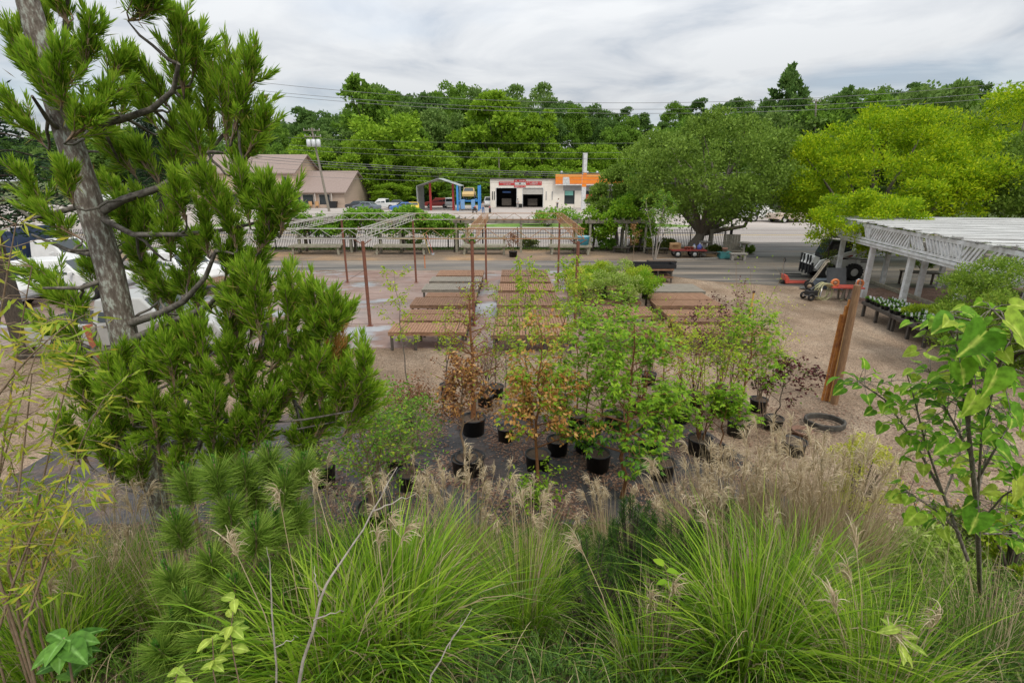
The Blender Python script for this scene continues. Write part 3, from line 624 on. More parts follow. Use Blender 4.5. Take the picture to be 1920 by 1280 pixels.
# dark tables under the pergola with potted greenery (seen in its shade)
def side_table(loc, rz, w_, d_, h_, label, m_='wood_dark', name='potting_table'):
    t = thing(name, label, 'table', loc, rz)
    mb = MB()
    for i in range(5): mb.box(-w_ / 2 + w_ * (i + .5) / 5, 0, h_ - .02, w_ / 5 - .012, d_, .04)
    mb.build('tabletop', M[m_], t)
    for x in (-w_ / 2 + .08, w_ / 2 - .08):
        for y in (-d_ / 2 + .08, d_ / 2 - .08): MB().box(x, y, (h_ - .04) / 2, .08, .08, h_ - .04).build('leg', M[m_], t)
    return t
side_table((20.3, 25.2, .01), -.2, 1.6, .9, .7, 'dark table in the shade behind the white inner post')
side_table((20.9, 22.8, .01), -.2, 1.5, .8, .6, 'dark low table under the middle of the white pergola')
side_table((20.9, 20.6, .01), -.2, 1.5, .8, .6, 'dark low table under the white pergola nearest the round shrub')

# ------------------------------------------------------------------ plank tables with small pots, in front of the pergola
A0, A1 = G(1727, 653), G(1610, 592)
def plank_table(a, b, label):
    d = (b - a); L_ = d.length; t = thing('plank_table', label, 'table', (a.x, a.y, .004), math.atan2(d.y, d.x), 'dark plank tables of small pots')
    mb = MB()
    for i in range(6): mb.box(L_ / 2, -.11 - i * .2, .58 + rnd.uniform(-.003, .003), L_ - .02, .18, .03)
    mb.build('tabletop', M['wood_dark'], t)
    MB().box(L_ / 2, -.015, .53, L_, .03, .1).build('apron', M['wood_dark'], t)
    for x in (.08, L_ / 2, L_ - .08):
        for y in (-.1, -1.1): MB().box(x, y, .282, .09, .09, .564).build('leg', M['wood_dark'], t)
    return t
mid = A0.lerp(A1, .5)
T1 = plank_table(A0, mid - (mid - A0).normalized() * .04, 'dark plank table of small pots, nearer the round evergreen shrub')
T2 = plank_table(mid, A1, 'dark plank table of small pots, farther end toward the hose reel')

# ------------------------------------------------------------------ vehicles
def wheel(t, x, y, r, wd=.22):
    o = MB().lathe([(r * .62, -wd / 2), (r * .93, -wd / 2), (r, -wd * .3), (r, wd * .3), (r * .93, wd / 2), (r * .62, wd / 2)], (0, 0, 0), 20, 'Y')
    e = bpy.data.objects.new('wheel', None); COL.objects.link(e); e.parent = t; e.location = (x, y, r)
    o.build('tyre', M['tyre'], e)
    s_ = -1 if y < 0 else 1
    MB().lathe([(.001, s_ * wd * .38), (r * .22, s_ * wd * .42), (r * .3, s_ * wd * .3), (r * .55, s_ * wd * .28), (r * .64, s_ * wd * .46)], (0, 0, 0), 16, 'Y').build('rim', M['rim'], e)
def loft(mb, secs):
    """secs: list of rings (same count) joined, ends capped"""
    n = len(secs[0]); v = [p for s_ in secs for p in s_]
    f = [(i * n + k, i * n + (k + 1) % n, (i + 1) * n + (k + 1) % n, (i + 1) * n + k) for i in range(len(secs) - 1) for k in range(n)]
    mb.add(v, f); mb.add(secs[0], [tuple(reversed(range(n)))]); mb.add(secs[-1], [tuple(range(n))])
def side_body(mb, prof, w0, w1, zsplit):
    """profile polygon (x,z) extruded across y; narrower above zsplit"""
    def wy(z): return (w0 if z <= zsplit else w0 + (w1 - w0) * min(1, (z - zsplit) / .55)) / 2
    n = len(prof); L_ = [(x, -wy(z), z) for x, z in prof]; R_ = [(x, wy(z), z) for x, z in prof]
    mb.add(L_ + R_, [tuple(range(n)), tuple(reversed(range(n, 2 * n)))] + [(i, i + n, (i + 1) % n + n, (i + 1) % n) for i in range(n)])
CARP = {
 'sedan': dict(L=4.5, prof=[(-2.2, .3), (-2.25, .65), (-2.15, .92), (-1.5, .98), (-.9, 1.42), (.35, 1.45), (1.05, .98), (2.05, .84), (2.25, .6), (2.2, .3)], win=[(-1.32, 1.0), (-.85, 1.36), (.3, 1.39), (.88, 1.0)], split=(-.25,)),
 'suv': dict(L=4.6, prof=[(-2.2, .35), (-2.28, .8), (-2.2, 1.1), (-2.0, 1.68), (.3, 1.74), (1.05, 1.12), (2.1, 1.0), (2.3, .7), (2.22, .35)], win=[(-2.02, 1.12), (-1.88, 1.6), (.24, 1.66), (.88, 1.12)], split=(-1.0, -.2)),
 'pickup': dict(L=5.4, prof=[(-2.7, .45), (-2.75, .7), (-2.72, 1.08), (-.85, 1.08), (-.75, 1.78), (.5, 1.82), (1.2, 1.18), (2.5, 1.1), (2.72, .8), (2.65, .42)], win=[(-.68, 1.16), (-.62, 1.68), (.45, 1.72), (1.0, 1.16)], split=(0.05,)),
 'cabtruck': dict(L=6.5, prof=[(-3.2, .6), (-3.2, .85), (.4, .85), (.45, 2.15), (1.5, 2.2), (2.05, 1.5), (3.1, 1.4), (3.3, 1.0), (3.25, .55)], win=[(.65, 1.5), (.68, 2.05), (1.45, 2.08), (1.85, 1.5)], split=(1.1,)),
}
def car(kind, col, loc, rz, label, cat, small=False, z=0.006, name=None, group=None):
    c = CARP[kind]; t = thing(name or {'sedan': 'parked_car', 'suv': 'parked_car', 'pickup': 'pickup_truck', 'cabtruck': 'work_truck'}[kind], label, cat, (loc[0], loc[1], z), rz, group)
    W0, W1, zs = (1.8, 1.45, 1.0) if kind in ('sedan', 'suv') else (1.95, 1.6, 1.15)
    pm = paint(col[0], col[1])
    mb = MB(); side_body(mb, c['prof'], W0, W1, zs); mb.build('body', pm, t, .045)
    def wy(z): return (W0 if z <= zs else W0 + (W1 - W0) * min(1, (z - zs) / .55)) / 2
    win = c['win']
    cuts = [win[0][0]] + list(c['split']) + [win[3][0]]
    def xat(z, s_):          # slanted window ends
        a, b_ = (win[0], win[1]) if s_ == 0 else (win[3], win[2])
        f = (z - a[1]) / (b_[1] - a[1]); return a[0] + (b_[0] - a[0]) * f
    zb, zt = win[0][1], win[1][1]
    for s_ in (-1, 1):
        for i in range(len(cuts) - 1):
            q = []
            for z, k in ((zb, 0), (zb, 1), (zt, 1), (zt, 0)):
                x = xat(z, k) if (k == 0 and i == 0) or (k == 1 and i == len(cuts) - 2) else (cuts[i] + .04 if k == 0 else cuts[i + 1] - .04)
                q.append((x, s_ * (wy(z) + .004), z))
            if s_ > 0: q.reverse()
            MB().prism(q, (0, -s_ * .02, 0)).build('window', M['glass'], t)
    pr = c['prof']
    def screen(pa, pb, nm, e=.012):
        (xa, za), (xb, zb_) = pa, pb; sg = 1 if xb - xa < 0 or nm == 'windscreen' else -1
        nx, nz = (zb_ - za), -(xb - xa); l_ = math.hypot(nx, nz); nx, nz = nx / l_ * sg, nz / l_ * sg
        if nz < 0: nx, nz = -nx, -nz
        A = (xa + (xb - xa) * .1 + nx * e, za + (zb_ - za) * .1 + nz * e); Bq = (xa + (xb - xa) * .9 + nx * e, za + (zb_ - za) * .9 + nz * e)
        q = [(A[0], -wy(A[1]) + .1, A[1]), (A[0], wy(A[1]) - .1, A[1]), (Bq[0], wy(Bq[1]) - .1, Bq[1]), (Bq[0], -wy(Bq[1]) + .1, Bq[1])]
        MB().prism(q, (-nx * .02, 0, -nz * .02)).build(nm, M['glass'], t)
    idx = {'sedan': ((6, 5), (3, 4)), 'suv': ((5, 4), (2, 3)), 'pickup': ((6, 5), (3, 4)), 'cabtruck': ((5, 4), (2, 3))}[kind]
    screen(pr[idx[0][0]], pr[idx[0][1]], 'windscreen'); screen(pr[idx[1][0]], pr[idx[1][1]], 'rear_window')
    rw = {'sedan': .32, 'suv': .36, 'pickup': .38, 'cabtruck': .45}[kind]; wb = {'sedan': (-1.35, 1.4), 'suv': (-1.35, 1.4), 'pickup': (-1.7, 1.75), 'cabtruck': (-1.9, 2.3)}[kind]
    for x in wb:
        for s_ in (-1, 1):
            MB().lathe([(.001, -.02), (rw * 1.16, -.02), (rw * 1.16, .012), (.001, .012)], (x, s_ * W0 / 2, rw * 1.05), 18, 'Y').build('wheel_arch', M['tyre'], t)
            wheel(t, x, s_ * (W0 / 2 - .03), rw)
    if not small:
        fx, rx_ = pr[-2][0], pr[1][0]
        for s_ in (-1, 1):
            MB().box(fx - .05, s_ * W0 * .38, .72 if kind != 'pickup' else .86, .12, .3, .14).build('headlight', paint('lamp_glass', (.75, .75, .72)), t, .02)
            MB().box(rx_ + .02, s_ * W0 * .44, .85, .08, .14, .28).build('tail_light', paint('tail_red', (.35, .02, .02)), t, .01)
            for i in range(len(cuts) - 1):
                MB().box(cuts[i] + .22, s_ * (W0 / 2 + .02), zb - .12, .16, .03, .04).build('door_handle', M['chrome'], t)
            MB().box(win[3][0] - .1, s_ * (W0 / 2 + .09), zb + .07, .1, .18, .14).build('mirror', pm, t, .02)
        MB().box(fx + .06, 0, .48, .12, W0 * .92, .16).build('bumper', M['chrome'], t, .02)
        MB().box(rx_ - .06, 0, .5, .12, W0 * .92, .14).build('bumper', M['chrome'], t, .02)
        if kind == 'pickup':
            MB().box(-1.78, 0, 1.085, 1.8, 1.66, .012).build('cargo_bed', M['dark_inside'], t)
    return t
WH = ('white', (.72, .72, .70)); SIL = ('silver', (.42, .42, .40)); BLU = ('blue', (.06, .16, .45)); GRY = ('grey_blue', (.16, .19, .22)); DRK = ('charcoal', (.05, .055, .06)); RED = ('red', (.45, .05, .035)); ORG = ('orange', (.75, .30, .06))
# near the conifer
car('pickup', SIL, (-11.3, 15.2), R(4), 'silver pickup truck behind the conifer trunk, nose to the right', 'pickup truck')
car('suv', WH, (-19.9, 22.9), R(2), 'white estate car parked beyond the conifer, side on', 'car')
car('suv', WH, (-16.2, 25.2), R(-28), 'white car turned toward the drive, next to the conifer trunk', 'car')
car('pickup', WH, (-22.5, 20.3), R(4), 'white pickup nose at the left edge of the photo', 'pickup truck')
t = car('cabtruck', WH, (-24.4, 26.6), R(-4), 'white work truck with a dark blue tipping bed', 'truck')
mb = MB(); mb.box(-1.9, 0, 1.05, 3.9, 2.2, .1); mb.box(-1.9, -1.12, 1.75, 3.9, .06, 1.3); mb.box(-1.9, 1.12, 1.75, 3.9, .06, 1.3); mb.box(-3.82, 0, 1.75, .06, 2.18, 1.3); mb.box(.04, 0, 1.95, .06, 2.18, 1.7)
for i in range(6):
    for s_ in (-1, 1): mb.box(-3.6 + i * .7, s_ * 1.18, 1.72, .07, .05, 1.36)
mb.build('tipping_bed', paint('dump_blue', (.03, .05, .10), .5), t)
t = thing('leaning_post', 'red brown leaning post in front of the silver pickup', 'post', G(190, 690) + Vector((0, 0, 0)))
MB().box(0, 0, .62, .16, .16, 1.3, ry=-.12).build('shaft', mat('red_post', (.42, .12, .05), (.25, .10, .06), 9), t); MB().box(.12, .02, .6, .06, .14, 1.25, ry=-.12).build('batten', M['timber_lichen'], t)
# across the road, left of the station
def F(px, Y): return P(px, 345, Y).x
car('sedan', DRK, (F(668, 92), 92), R(155), 'dark car nearest the house gable end', 'car', True)
car('sedan', GRY, (F(684, 88), 88), R(165), 'grey blue car in front of the dark car by the house', 'car', True)
car('pickup', WH, (F(716, 92), 92), R(170), 'white pickup between the grey cars and the blue car', 'pickup truck', True)
car('sedan', DRK, (F(745, 97), 97), R(10), 'dark car behind the white pickup', 'car', True)
car('sedan', BLU, (F(754, 86), 86), R(200), 'bright blue car above the vine', 'car', True)
car('sedan', ('yellow', (.75, .52, .05)), (F(773, 87), 87), R(100), 'yellow vehicle next to the bright blue car', 'car', True)
car('suv', RED, (F(818, 97), 97), R(190), 'red car under the grey carport', 'car', True)
car('suv', WH, (F(841, 98), 98), R(100), 'white car behind the right post of the carport', 'car', True)
car('pickup', WH, (F(917, 101), 101), R(95), 'white pickup beside the station wall', 'pickup truck', True)
# right of the big tree
car('cabtruck', WH, (F(1448, 66), 66), R(185), 'white flatbed truck on the far side of the road', 'truck', True)
car('pickup', ('pale_orange', (.62, .50, .40)), (F(1492, 64.5), 64.5), R(15), 'pale orange tinted pickup beside the flatbed truck', 'pickup truck', True)
car('suv', WH, (F(1388, 72), 72), R(10), 'white car seen through the gap under the big tree', 'car', True)
car('suv', WH, (F(1425, 73), 73), R(5), 'white car behind the flatbed truck', 'car', True)
for i, (px, Y) in enumerate(((175, 118), (205, 120), (238, 119), (270, 121), (300, 119))):
    car('suv', WH if i != 2 else GRY, (F(px, Y), Y), R(10 * i), 'distant parked car far left behind the conifer', 'car', True, z=gz(F(px, Y), Y), group='distant cars far left')
# tandem trailer
t = thing('utility_trailer', 'low red and grey trailer with two axles parked across the road', 'trailer', (F(622, 47) , 46.5, .014), 0, scale=.85)
MB().box(0, 0, .62, 5.2, 1.9, .12).build('deck', paint('trailer_grey', (.30, .28, .27), .6), t)
MB().box(0, -.98, .9, 5.2, .04, .34).build('side_rail', paint('trailer_red', (.26, .06, .05), .5), t); MB().box(0, .98, .9, 5.2, .04, .34).build('side_rail', paint('trailer_red', (.26, .06, .05), .5), t)
for x in (-1.9, -1.0):
    for s_ in (-1, 1): wheel(t, x, s_ * 1.02, .38)
for s_ in (-1, 1): MB().box(-1.45, s_ * 1.05, .84, 2.0, .26, .1).build('mudguard', M['black_iron'], t, .02)
MB().bar((-2.6, 0, .6), (-3.8, 0, .55), .12, .12).build('drawbar', paint('trailer_red', (.26, .06, .05)), t)
# small trailer on the lawn
t = thing('small_trailer', 'white low trailer with a grey tarp standing on the grass patch', 'trailer', (F(1012, 59), 58.6, .155), 0)
MB().prism([(-1.9, -.8, .42), (1.6, -.8, .42), (1.7, -.8, .85), (-.6, -.8, .75), (-1.9, -.8, .5)], (0, 1.6, 0)).build('body', paint('tarp_white', (.55, .53, .5), .7), t)
for s_ in (-1, 1): wheel(t, .9, s_ * .82, .34)
MB().bar((-1.9, 0, .42), (-4.2, 0, .3), .1, .1).build('drawbar', M['white_paint'], t)

# ------------------------------------------------------------------ the station
t = thing('service_station', 'cream service garage with two open bays and an orange shop fascia', 'building', (0, 98, .008)); ST = t
cream = mat('cream_render', (.80, .75, .66), (.70, .65, .57), .7, .85); ora = paint('fascia_orange', (.85, .24, .02), .45); grey = mat('grey_fascia', (.34, .34, .34), (.28, .28, .28), 1)
x0, xb, x1 = -4.0, 9.4, 22.5
bays = [(-2.9, .85), (2.0, 5.7)]; bt_ = 3.45; H0 = 5.05
mb = MB(); segs = [x0, bays[0][0], bays[0][1], bays[1][0], bays[1][1], xb]
for i in (0, 2, 4): mb.box((segs[i] + segs[i + 1]) / 2, .15, bt_ / 2, segs[i + 1] - segs[i], .3, bt_)
mb.box((x0 + xb) / 2, .15, (bt_ + H0) / 2, xb - x0, .3, H0 - bt_)
mb.box(x0 + .15, 5.3, H0 / 2, .3, 10, H0); mb.box(xb - .15, 5.3, H0 / 2, .3, 10, H0); mb.box((x0 + xb) / 2, 10.45, H0 / 2, xb - x0, .3, H0)
mb.build('wall', cream, t)
MB().box((x0 + xb) / 2, 5.3, H0 - .25, xb - x0 - .6, 10, .1).build('roof', M['dark_inside'], t)
mb = MB(); mb.box((x0 + xb) / 2, -.02, H0 + .06, xb - x0 + .1, .5, .12); mb.build('parapet_cap', M['black_iron'], t)
for a, b_ in bays:
    MB().box((a + b_) / 2, 6.5, 1.8, b_ - a, .1, 3.6).build('bay_back', M['dark_inside'], t)
    f = MB(); f.box(a - .05, -.03, bt_ / 2, .1, .06, bt_); f.box(b_ + .05, -.03, bt_ / 2, .1, .06, bt_); f.box((a + b_) / 2, -.03, bt_ + .05, b_ - a + .2, .06, .1); f.build('bay_frame', M['white_paint'], t)
    MB().box((a + b_) / 2, 3, .9, 1.8, 3.8, 1.3).build('workbench', M['wood_dark'], t, .1)
s_ = MB()
for i in range(5): s_.box((bays[1][0] + bays[1][1]) / 2, .12, 3.32 - i * .22, bays[1][1] - bays[1][0], .06, .2)
s_.build('shutter', paint('shutter_grey', (.5, .48, .44), .6), t)
MB().box(-1.0, 2.2, 2.7, 1.6, .9, .35).build('raised_car', BLU and paint(*BLU), t, .1)
# signs over the bays: red boards with rows of white letter strokes
redm = paint('sign_red', (.50, .03, .03), .5); whi = M['white_paint']
def board(cx, cz, w_, h_, rowsn, nlet):
    o = MB().box(cx, -.06, cz, w_, .08, h_).build('sign_board', redm, t); q = MB()
    for r_ in range(rowsn):
        z = cz + (h_ * .22 if rowsn == 2 else 0) - r_ * h_ * .46; ww = w_ * (.86 if r_ == 0 else .5)
        for i in range(nlet):
            if rnd.random() < .12: continue
            x = cx - ww / 2 + ww * (i + .5) / nlet; lw = ww / nlet * .62; lh = h_ * (.30 if rowsn == 2 else .42)
            q.box(x - lw * .35, -.107, z, lw * .28, .012, lh)
            if rnd.random() < .7: q.box(x + lw * .35, -.107, z, lw * .28, .012, lh)
            if rnd.random() < .8: q.box(x, -.107, z + lh * .38, lw * .42, .012, lh * .24)
            if rnd.random() < .5: q.box(x, -.107, z - lh * .05, lw * .42, .012, lh * .2)
    q.build('lettering', whi, o)
board(-.95, 4.25, 2.9, .62, 2, 13); board(4.0, 4.28, 2.9, .62, 2, 12); board(1.45, 4.72, 2.1, .42, 1, 5); board(1.45, 3.72, 2.1, .34, 1, 9)
MB().box(1.45, -.06, 4.26, 1.9, .06, .36).build('emblem_board', whi, t); MB().lathe([(.001, -.12), (.15, -.12), (.15, -.1), (.001, -.1)], (1.45, 0, 4.26), 14, 'Y').build('emblem', paint('emblem_dark', (.05, .05, .08)), t)
for x in (-3.6, -3.25, 6.3, 7.4): MB().box(x, -.03, 2.1, .16, .06, 1.5).build('downpipe' if x > 0 else 'window', grey if x > 0 else M['glass'], t)
# orange shop part, set a little forward
mb = MB(); mb.box((xb + x1) / 2 - .4, -.55, 5.0, x1 - xb + 2.2, .7, 1.75); mb.build('fascia', ora, t)
MB().box((xb + x1) / 2 - .4, -.56, 5.62, x1 - xb + 2.24, .76, .5).build('fascia_trim', paint('fascia_light', (.88, .36, .06), .45), t)
MB().prism([(xb - .2, -.92, 4.1), (xb + 1.1, -.92, 4.1), (xb + .85, -.92, 5.9), (xb - .2, -.92, 5.9)], (0, .05, 0)).build('fascia_panel', whi, t)
MB().box((xb + x1) / 2 - .4, -.58, 4.02, x1 - xb + 2.26, .8, .2).build('fascia_edge', whi, t)
MB().box((xb + x1) / 2, .1, 3.45, x1 - xb, .3, .95).build('soffit', grey, t)
MB().box((xb + x1) / 2, 5.4, 3.0, x1 - xb, .3, 6).build('shop_back', M['dark_inside'], t); MB().box((xb + x1) / 2, 3, 5.92, x1 - xb, 6.5, .1).build('roof', M['dark_inside'], t)
MB().box(x1 - .15, 2.6, 3, .3, 5.2, 6).build('wall', cream, t)
xx = xb
for wdt, kd in ((.25, 'p'), (1.9, 'g'), (1.2, 'p'), (2.4, 'g'), (.2, 'p'), (2.4, 'g'), (.25, 'p'), (2.6, 'g'), (.25, 'p'), (1.65, 'g')):
    if kd == 'p': MB().box(xx + wdt / 2, .1, 1.5, wdt, .28, 3.0).build('pier', cream, t)
    else:
        f = MB().box(xx + wdt / 2, .18, .3, wdt, .1, .6); fo = f.build('window', cream, t); MB().box(xx + wdt / 2, .2, 1.8, wdt - .04, .03, 2.38).build('pane', M['glass'], fo)
    xx += wdt
MB().box(xb + 1.1, .1, 2.55, 1.5, .04, .8).build('poster', paint('poster_teal', (.2, .5, .42), .6), t)
MB().box(xb + 5.9, .1, 1.9, 4.0, .06, .9).build('counter', paint('counter_red', (.42, .10, .04), .6), t)
for x in (xb - .2, xb + 4.6, xb + 6.4): MB().lathe([(.28, 5.97), (.28, 6.25), (.2, 6.4), (.001, 6.45)], (x, 2.0, 0), 10).build('roof_vent', M['chrome'], t)
# stuff piled against the wall
t = thing('pylon_sign', 'tall narrow white and orange pylon standing before the orange shop', 'sign', (P(1095, 345, 92).x, 92, .008))
MB().box(0, 0, 4.6, .72, .5, 9.2).build('post', M['white_paint'], t, .02); MB().box(0, -.26, 4.9, .74, .03, 2.3).build('band', ora, t); MB().box(-.32, -.27, 7.4, .2, .03, 3.2).build('stripe', grey, t)
# ------------------------------------------------------------------ carport, lift with truck
t = thing('metal_carport', 'grey ribbed metal carport with peaked roof and red posts', 'carport', (P(826, 345, 91).x, 88, .008))
cgm = mat('galvanised_sheet', (.36, .38, .37), (.28, .30, .30), 3, .5)
mb = MB()
for s_ in (-1, 1):
    for i in range(2): mb.prism([(s_ * 3.6, 0, 3.9), (0, 0, 5.1), (0, 0, 5.16), (s_ * 3.6, 0, 3.96)], (0, 7, 0)); break
mb.build('roof', cgm, t)
mb = MB()
for i in range(24): mb.box(-3.6, .15 + i * .29, 1.98, .05 + .03 * (i % 2), .28, 3.96)
mb.build('side_wall', cgm, t)
for x in (-1.5, 2.3): MB().box(x, 1.0, 2.2, .35, .35, 4.4).build('lift_column', paint('lift_red', (.35, .03, .03)), t)
for x in (-3.55, 3.55):
    for y in (.1, 6.8): MB().box(x, y, 1.95, .1, .1, 3.9).build('post', cgm, t)
t = thing('vehicle_lift', 'blue four column vehicle lift beside the carport', 'vehicle lift', (P(877, 345, 88).x, 88, .008))
bl = paint('lift_blue', (.05, .26, .62), .5)
for x in (-1.75, 1.75):
    for y in (0, 4.6): MB().box(x, y, 2.0, .34 if x < 0 else .26, .3, 4.0).build('column', bl, t, .02)
for x in (-.85, .85): MB().box(x, 2.3, 1.72, .55, 5.2, .16).build('runway', bl, t); MB().box(x, -.55, 1.05, .62, .08, 1.5, rx=.2).build('ramp', paint('ramp_blue', (.22, .42, .72), .5), t)
for y in (0, 4.6): MB().box(0, y, 1.55, 3.2, .2, .18).build('crossbeam', bl, t)
car('pickup', ('tan_yellow', (.55, .38, .14)), (P(877, 345, 88).x, 90.6), R(-90), 'tan pickup raised on the blue lift', 'pickup truck', True, z=1.85)
# ------------------------------------------------------------------ the house
hx = -30.6; hy = 97
t = thing('shop_house', 'two storey tan shop house with brown shingle roofs and gable ends', 'house', (hx, hy, .008))
wallm = mat('tan_siding', (.47, .36, .28), (.41, .31, .24), .5, .8, 0, stretch=(.2, .2, 14)); pinkm = mat('peach_siding', (.62, .47, .35), (.55, .42, .31), .5, .8, 0, stretch=(.2, .2, 12)); roofm = mat('brown_shingle', (.23, .17, .145), (.30, .235, .205), 5, .9, .3, stretch=(1, .4, 3))
trim = mat('white_trim', (.55, .5, .45), (.5, .45, .4), 2)
def gable(x0, x1, y0, y1, zb, ze, zr, wm, yr=None):
    yr = (y0 + y1) / 2 if yr is None else yr; mb = MB()
    mb.prism([(x0, y0, zb), (x0, y0, ze), (x0, yr, zr), (x0, y1, ze), (x0, y1, zb)], (x1 - x0, 0, 0)); mb.build('wall', wm, t)
    o = .5; rm = MB()
    for ya in (y0, y1):
        sl = (zr - ze) / (yr - ya); sy = -o if ya == y0 else o
        za = ze + sl * sy; rm.prism([(x0 - o, ya + sy, za + .02), (x0 - o, yr, zr + .02), (x0 - o, yr, zr + .24), (x0 - o, ya + sy, za + .22)], (x1 - x0 + 2 * o, 0, 0))
    rm.build('roof', roofm, t)
gable(-9.8, 0, 0, 17, 0, 2.75, 6.3, wallm)
gable(-28, -9.4, 1.5, 15, 0, 6.1, 9.3, pinkm)
rm = MB(); rm.prism([(-28, -.6, 2.75), (-28, 1.6, 3.5), (-28, 1.6, 3.66), (-28, -.6, 2.93)], (18.4, 0, 0)); rm.build('porch_roof', roofm, t)
def win(x, y, z, w_, h_, axis='y'):
    o = MB().box(x, y - .03, z, w_ + .16, .06, h_ + .16).build('window', trim, t); MB().box(x, y - .07, z, w_, .03, h_).build('pane', M['glass'], o)
win(-11.2, 1.5, 4.85, .8, 1.1); win(-20, 1.5, 4.85, .9, 1.1); win(-25, 1.5, 4.85, .9, 1.1)
for x, w_ in ((-8.6, 1.3), (-6.6, 1.9), (-3.6, 1.9)): win(x, 0, 1.35, w_, 1.9)
for x in (-10.8, -13, -17, -21, -25): win(x, 1.5, 1.35, 1.5, 1.9)
for x in (-9.6, -5.2, -2.2): MB().box(x, -.35, 1.3, .16, .16, 2.6).build('porch_post', trim, t)
MB().box(-4.7, -.45, .3, 9.5, .1, .55).build('porch_skirt', wallm, t)
t = thing('dumpster', 'small dark bin standing by the house front', 'bin', (-32.6, 95.6, .008)); MB().prism([(-.7, 0, 0), (.7, 0, 0), (.85, 0, 1.1), (-.85, 0, 1.1)], (0, 1, 0)).build('body', M['black_plastic'], t); MB().box(0, .5, 1.14, 1.75, 1.1, .06).build('lid', M['black_plastic'], t)
for i, x in enumerate((-36.6, -35.4)):
    t = thing('wooden_chair', 'tan wooden chair %s on the shop house porch' % ('nearest the door' if i == 0 else 'nearest the bin'), 'chair', (x, 96.0, .01), .2)
    MB().box(0, 0, .42, .6, .6, .05).build('seat', paint('chair_tan', (.5, .3, .14), .7), t); MB().box(0, .3, .8, .6, .05, .75).build('backrest', paint('chair_tan', (.5, .3, .14), .7), t)
    for a in (-.25, .25):
        for b_ in (-.25, .25): MB().box(a, b_, .2, .06, .06, .4).build('leg', paint('chair_tan', (.5, .3, .14), .7), t)
# white banner sign beyond the house
# ------------------------------------------------------------------ poles and lines
def pole(base, top, r, label, arms=(), trans=False):
    b_ = Vector(base); d = Vector(top) - b_; t = thing('utility_pole', label, 'utility pole', b_)
    MB().tube([(0, 0, 0), d], [r, r * .7], 10).build('shaft', M['wood_grey'], t)
    for f, w_ in arms:
        p = d * f; MB().box(p.x, p.y - .18, p.z, w_, .1, .12).build('crossarm', M['wood_grey'], t)
        for i in range(4): MB().tube([(p.x - w_ / 2 + .1 + i * (w_ - .2) / 3, p.y - .18, p.z + .06), (p.x - w_ / 2 + .1 + i * (w_ - .2) / 3, p.y - .18, p.z + .3)], .05, 6).build('insulator', M['rim'], t)
    if trans:
        for dx_ in (-.75, .0, .75): MB().lathe([(.001, 0), (.32, 0), (.34, .5), (.32, 1.05), (.001, 1.12)], (d.x * .82 + dx_, d.y * .82 - .5, d.z * .82 - .5), 12).build('transformer', paint('transformer_grey', (.6, .62, .63)), t)
pole((F(612, 86), 86, .01), P(584, 240, 86), .2, 'grey utility pole with three transformers before the house', ((.97, 2.6), (.9, 2.6)), True)
pole((F(937, 112), 112, gz(F(937, 112), 112)), P(935, 278, 112), .16, 'plain pole behind the garage roof')
pole((F(1532, 88), 88, gz(F(1532, 88), 88)), P(1530, 186, 88), .17, 'thin pole with a short crossarm among the trees at the right', ((.98, 1.4),))
def wire(pts, label, r=.02, grp=None):
    """a cable hung through three known points"""
    a, b_, c = [Vector(p) for p in pts]
    q = []
    for i in range(33):
        u = i / 16 - 1       # -1..1
        q.append(a * (u * (u - 1) / 2) + b_ * (1 - u * u) + c * (u * (u + 1) / 2))
    tag(MB().tube(q, r, 5).build('power_line', mat('cable_grey', (.20, .20, .20), (.26, .26, .25), 1) if 'pw' not in M else M['pw']), label, 'power line', grp)
M['pw'] = mat('cable_grey', (.10, .10, .10), (.22, .22, .22), .2, .6)
for i, (ya, yb, yc) in enumerate(((152, 193, 152), (168, 205, 170), (174, 213, 182))):
    wire((P(430, ya - 4, 62), P(1240, yb, 62), P(2100, yc - 20, 62)), '%s of the three high power lines crossing the treetops' % ('topmost', 'middle', 'lowest')[i], .022)
for i, (ya, yb, yc) in enumerate(((268, 269, 262), (282, 286, 280), (290, 297, 292))):
    wire((P(540, ya - 10, 80), P(1000, yb, 80), P(1560, yc, 80)), '%s of the thin lines in front of the far trees' % ('topmost', 'middle', 'lowest')[i], .018)
for i, (ya, yb, yc) in enumerate(((292, 321, 322), (297, 324.5, 326), (303, 328, 330), (313, 335, 334), (325, 343, 340))):
    wire((P(470, ya, 70), P(960, yb, 70), P(1480, yc, 70)), 'dark cable crossing in front of the house roof, %s from the top' % ('first', 'second', 'third', 'fourth', 'fifth')[i], (.035, .03, .02, .018, .018)[i])
# billboard back and hut far left
t = thing('billboard', 'grey back of a sign panel on the slope behind the house', 'sign', (F(540, 128), 128, gz(F(540, 128), 128))); MB().box(0, 0, 8.4, 2.6, .15, 2.6, ry=.1).build('panel', grey, t); MB().box(0, .15, 4, .2, .2, 8).build('post', M['wood_grey'], t)

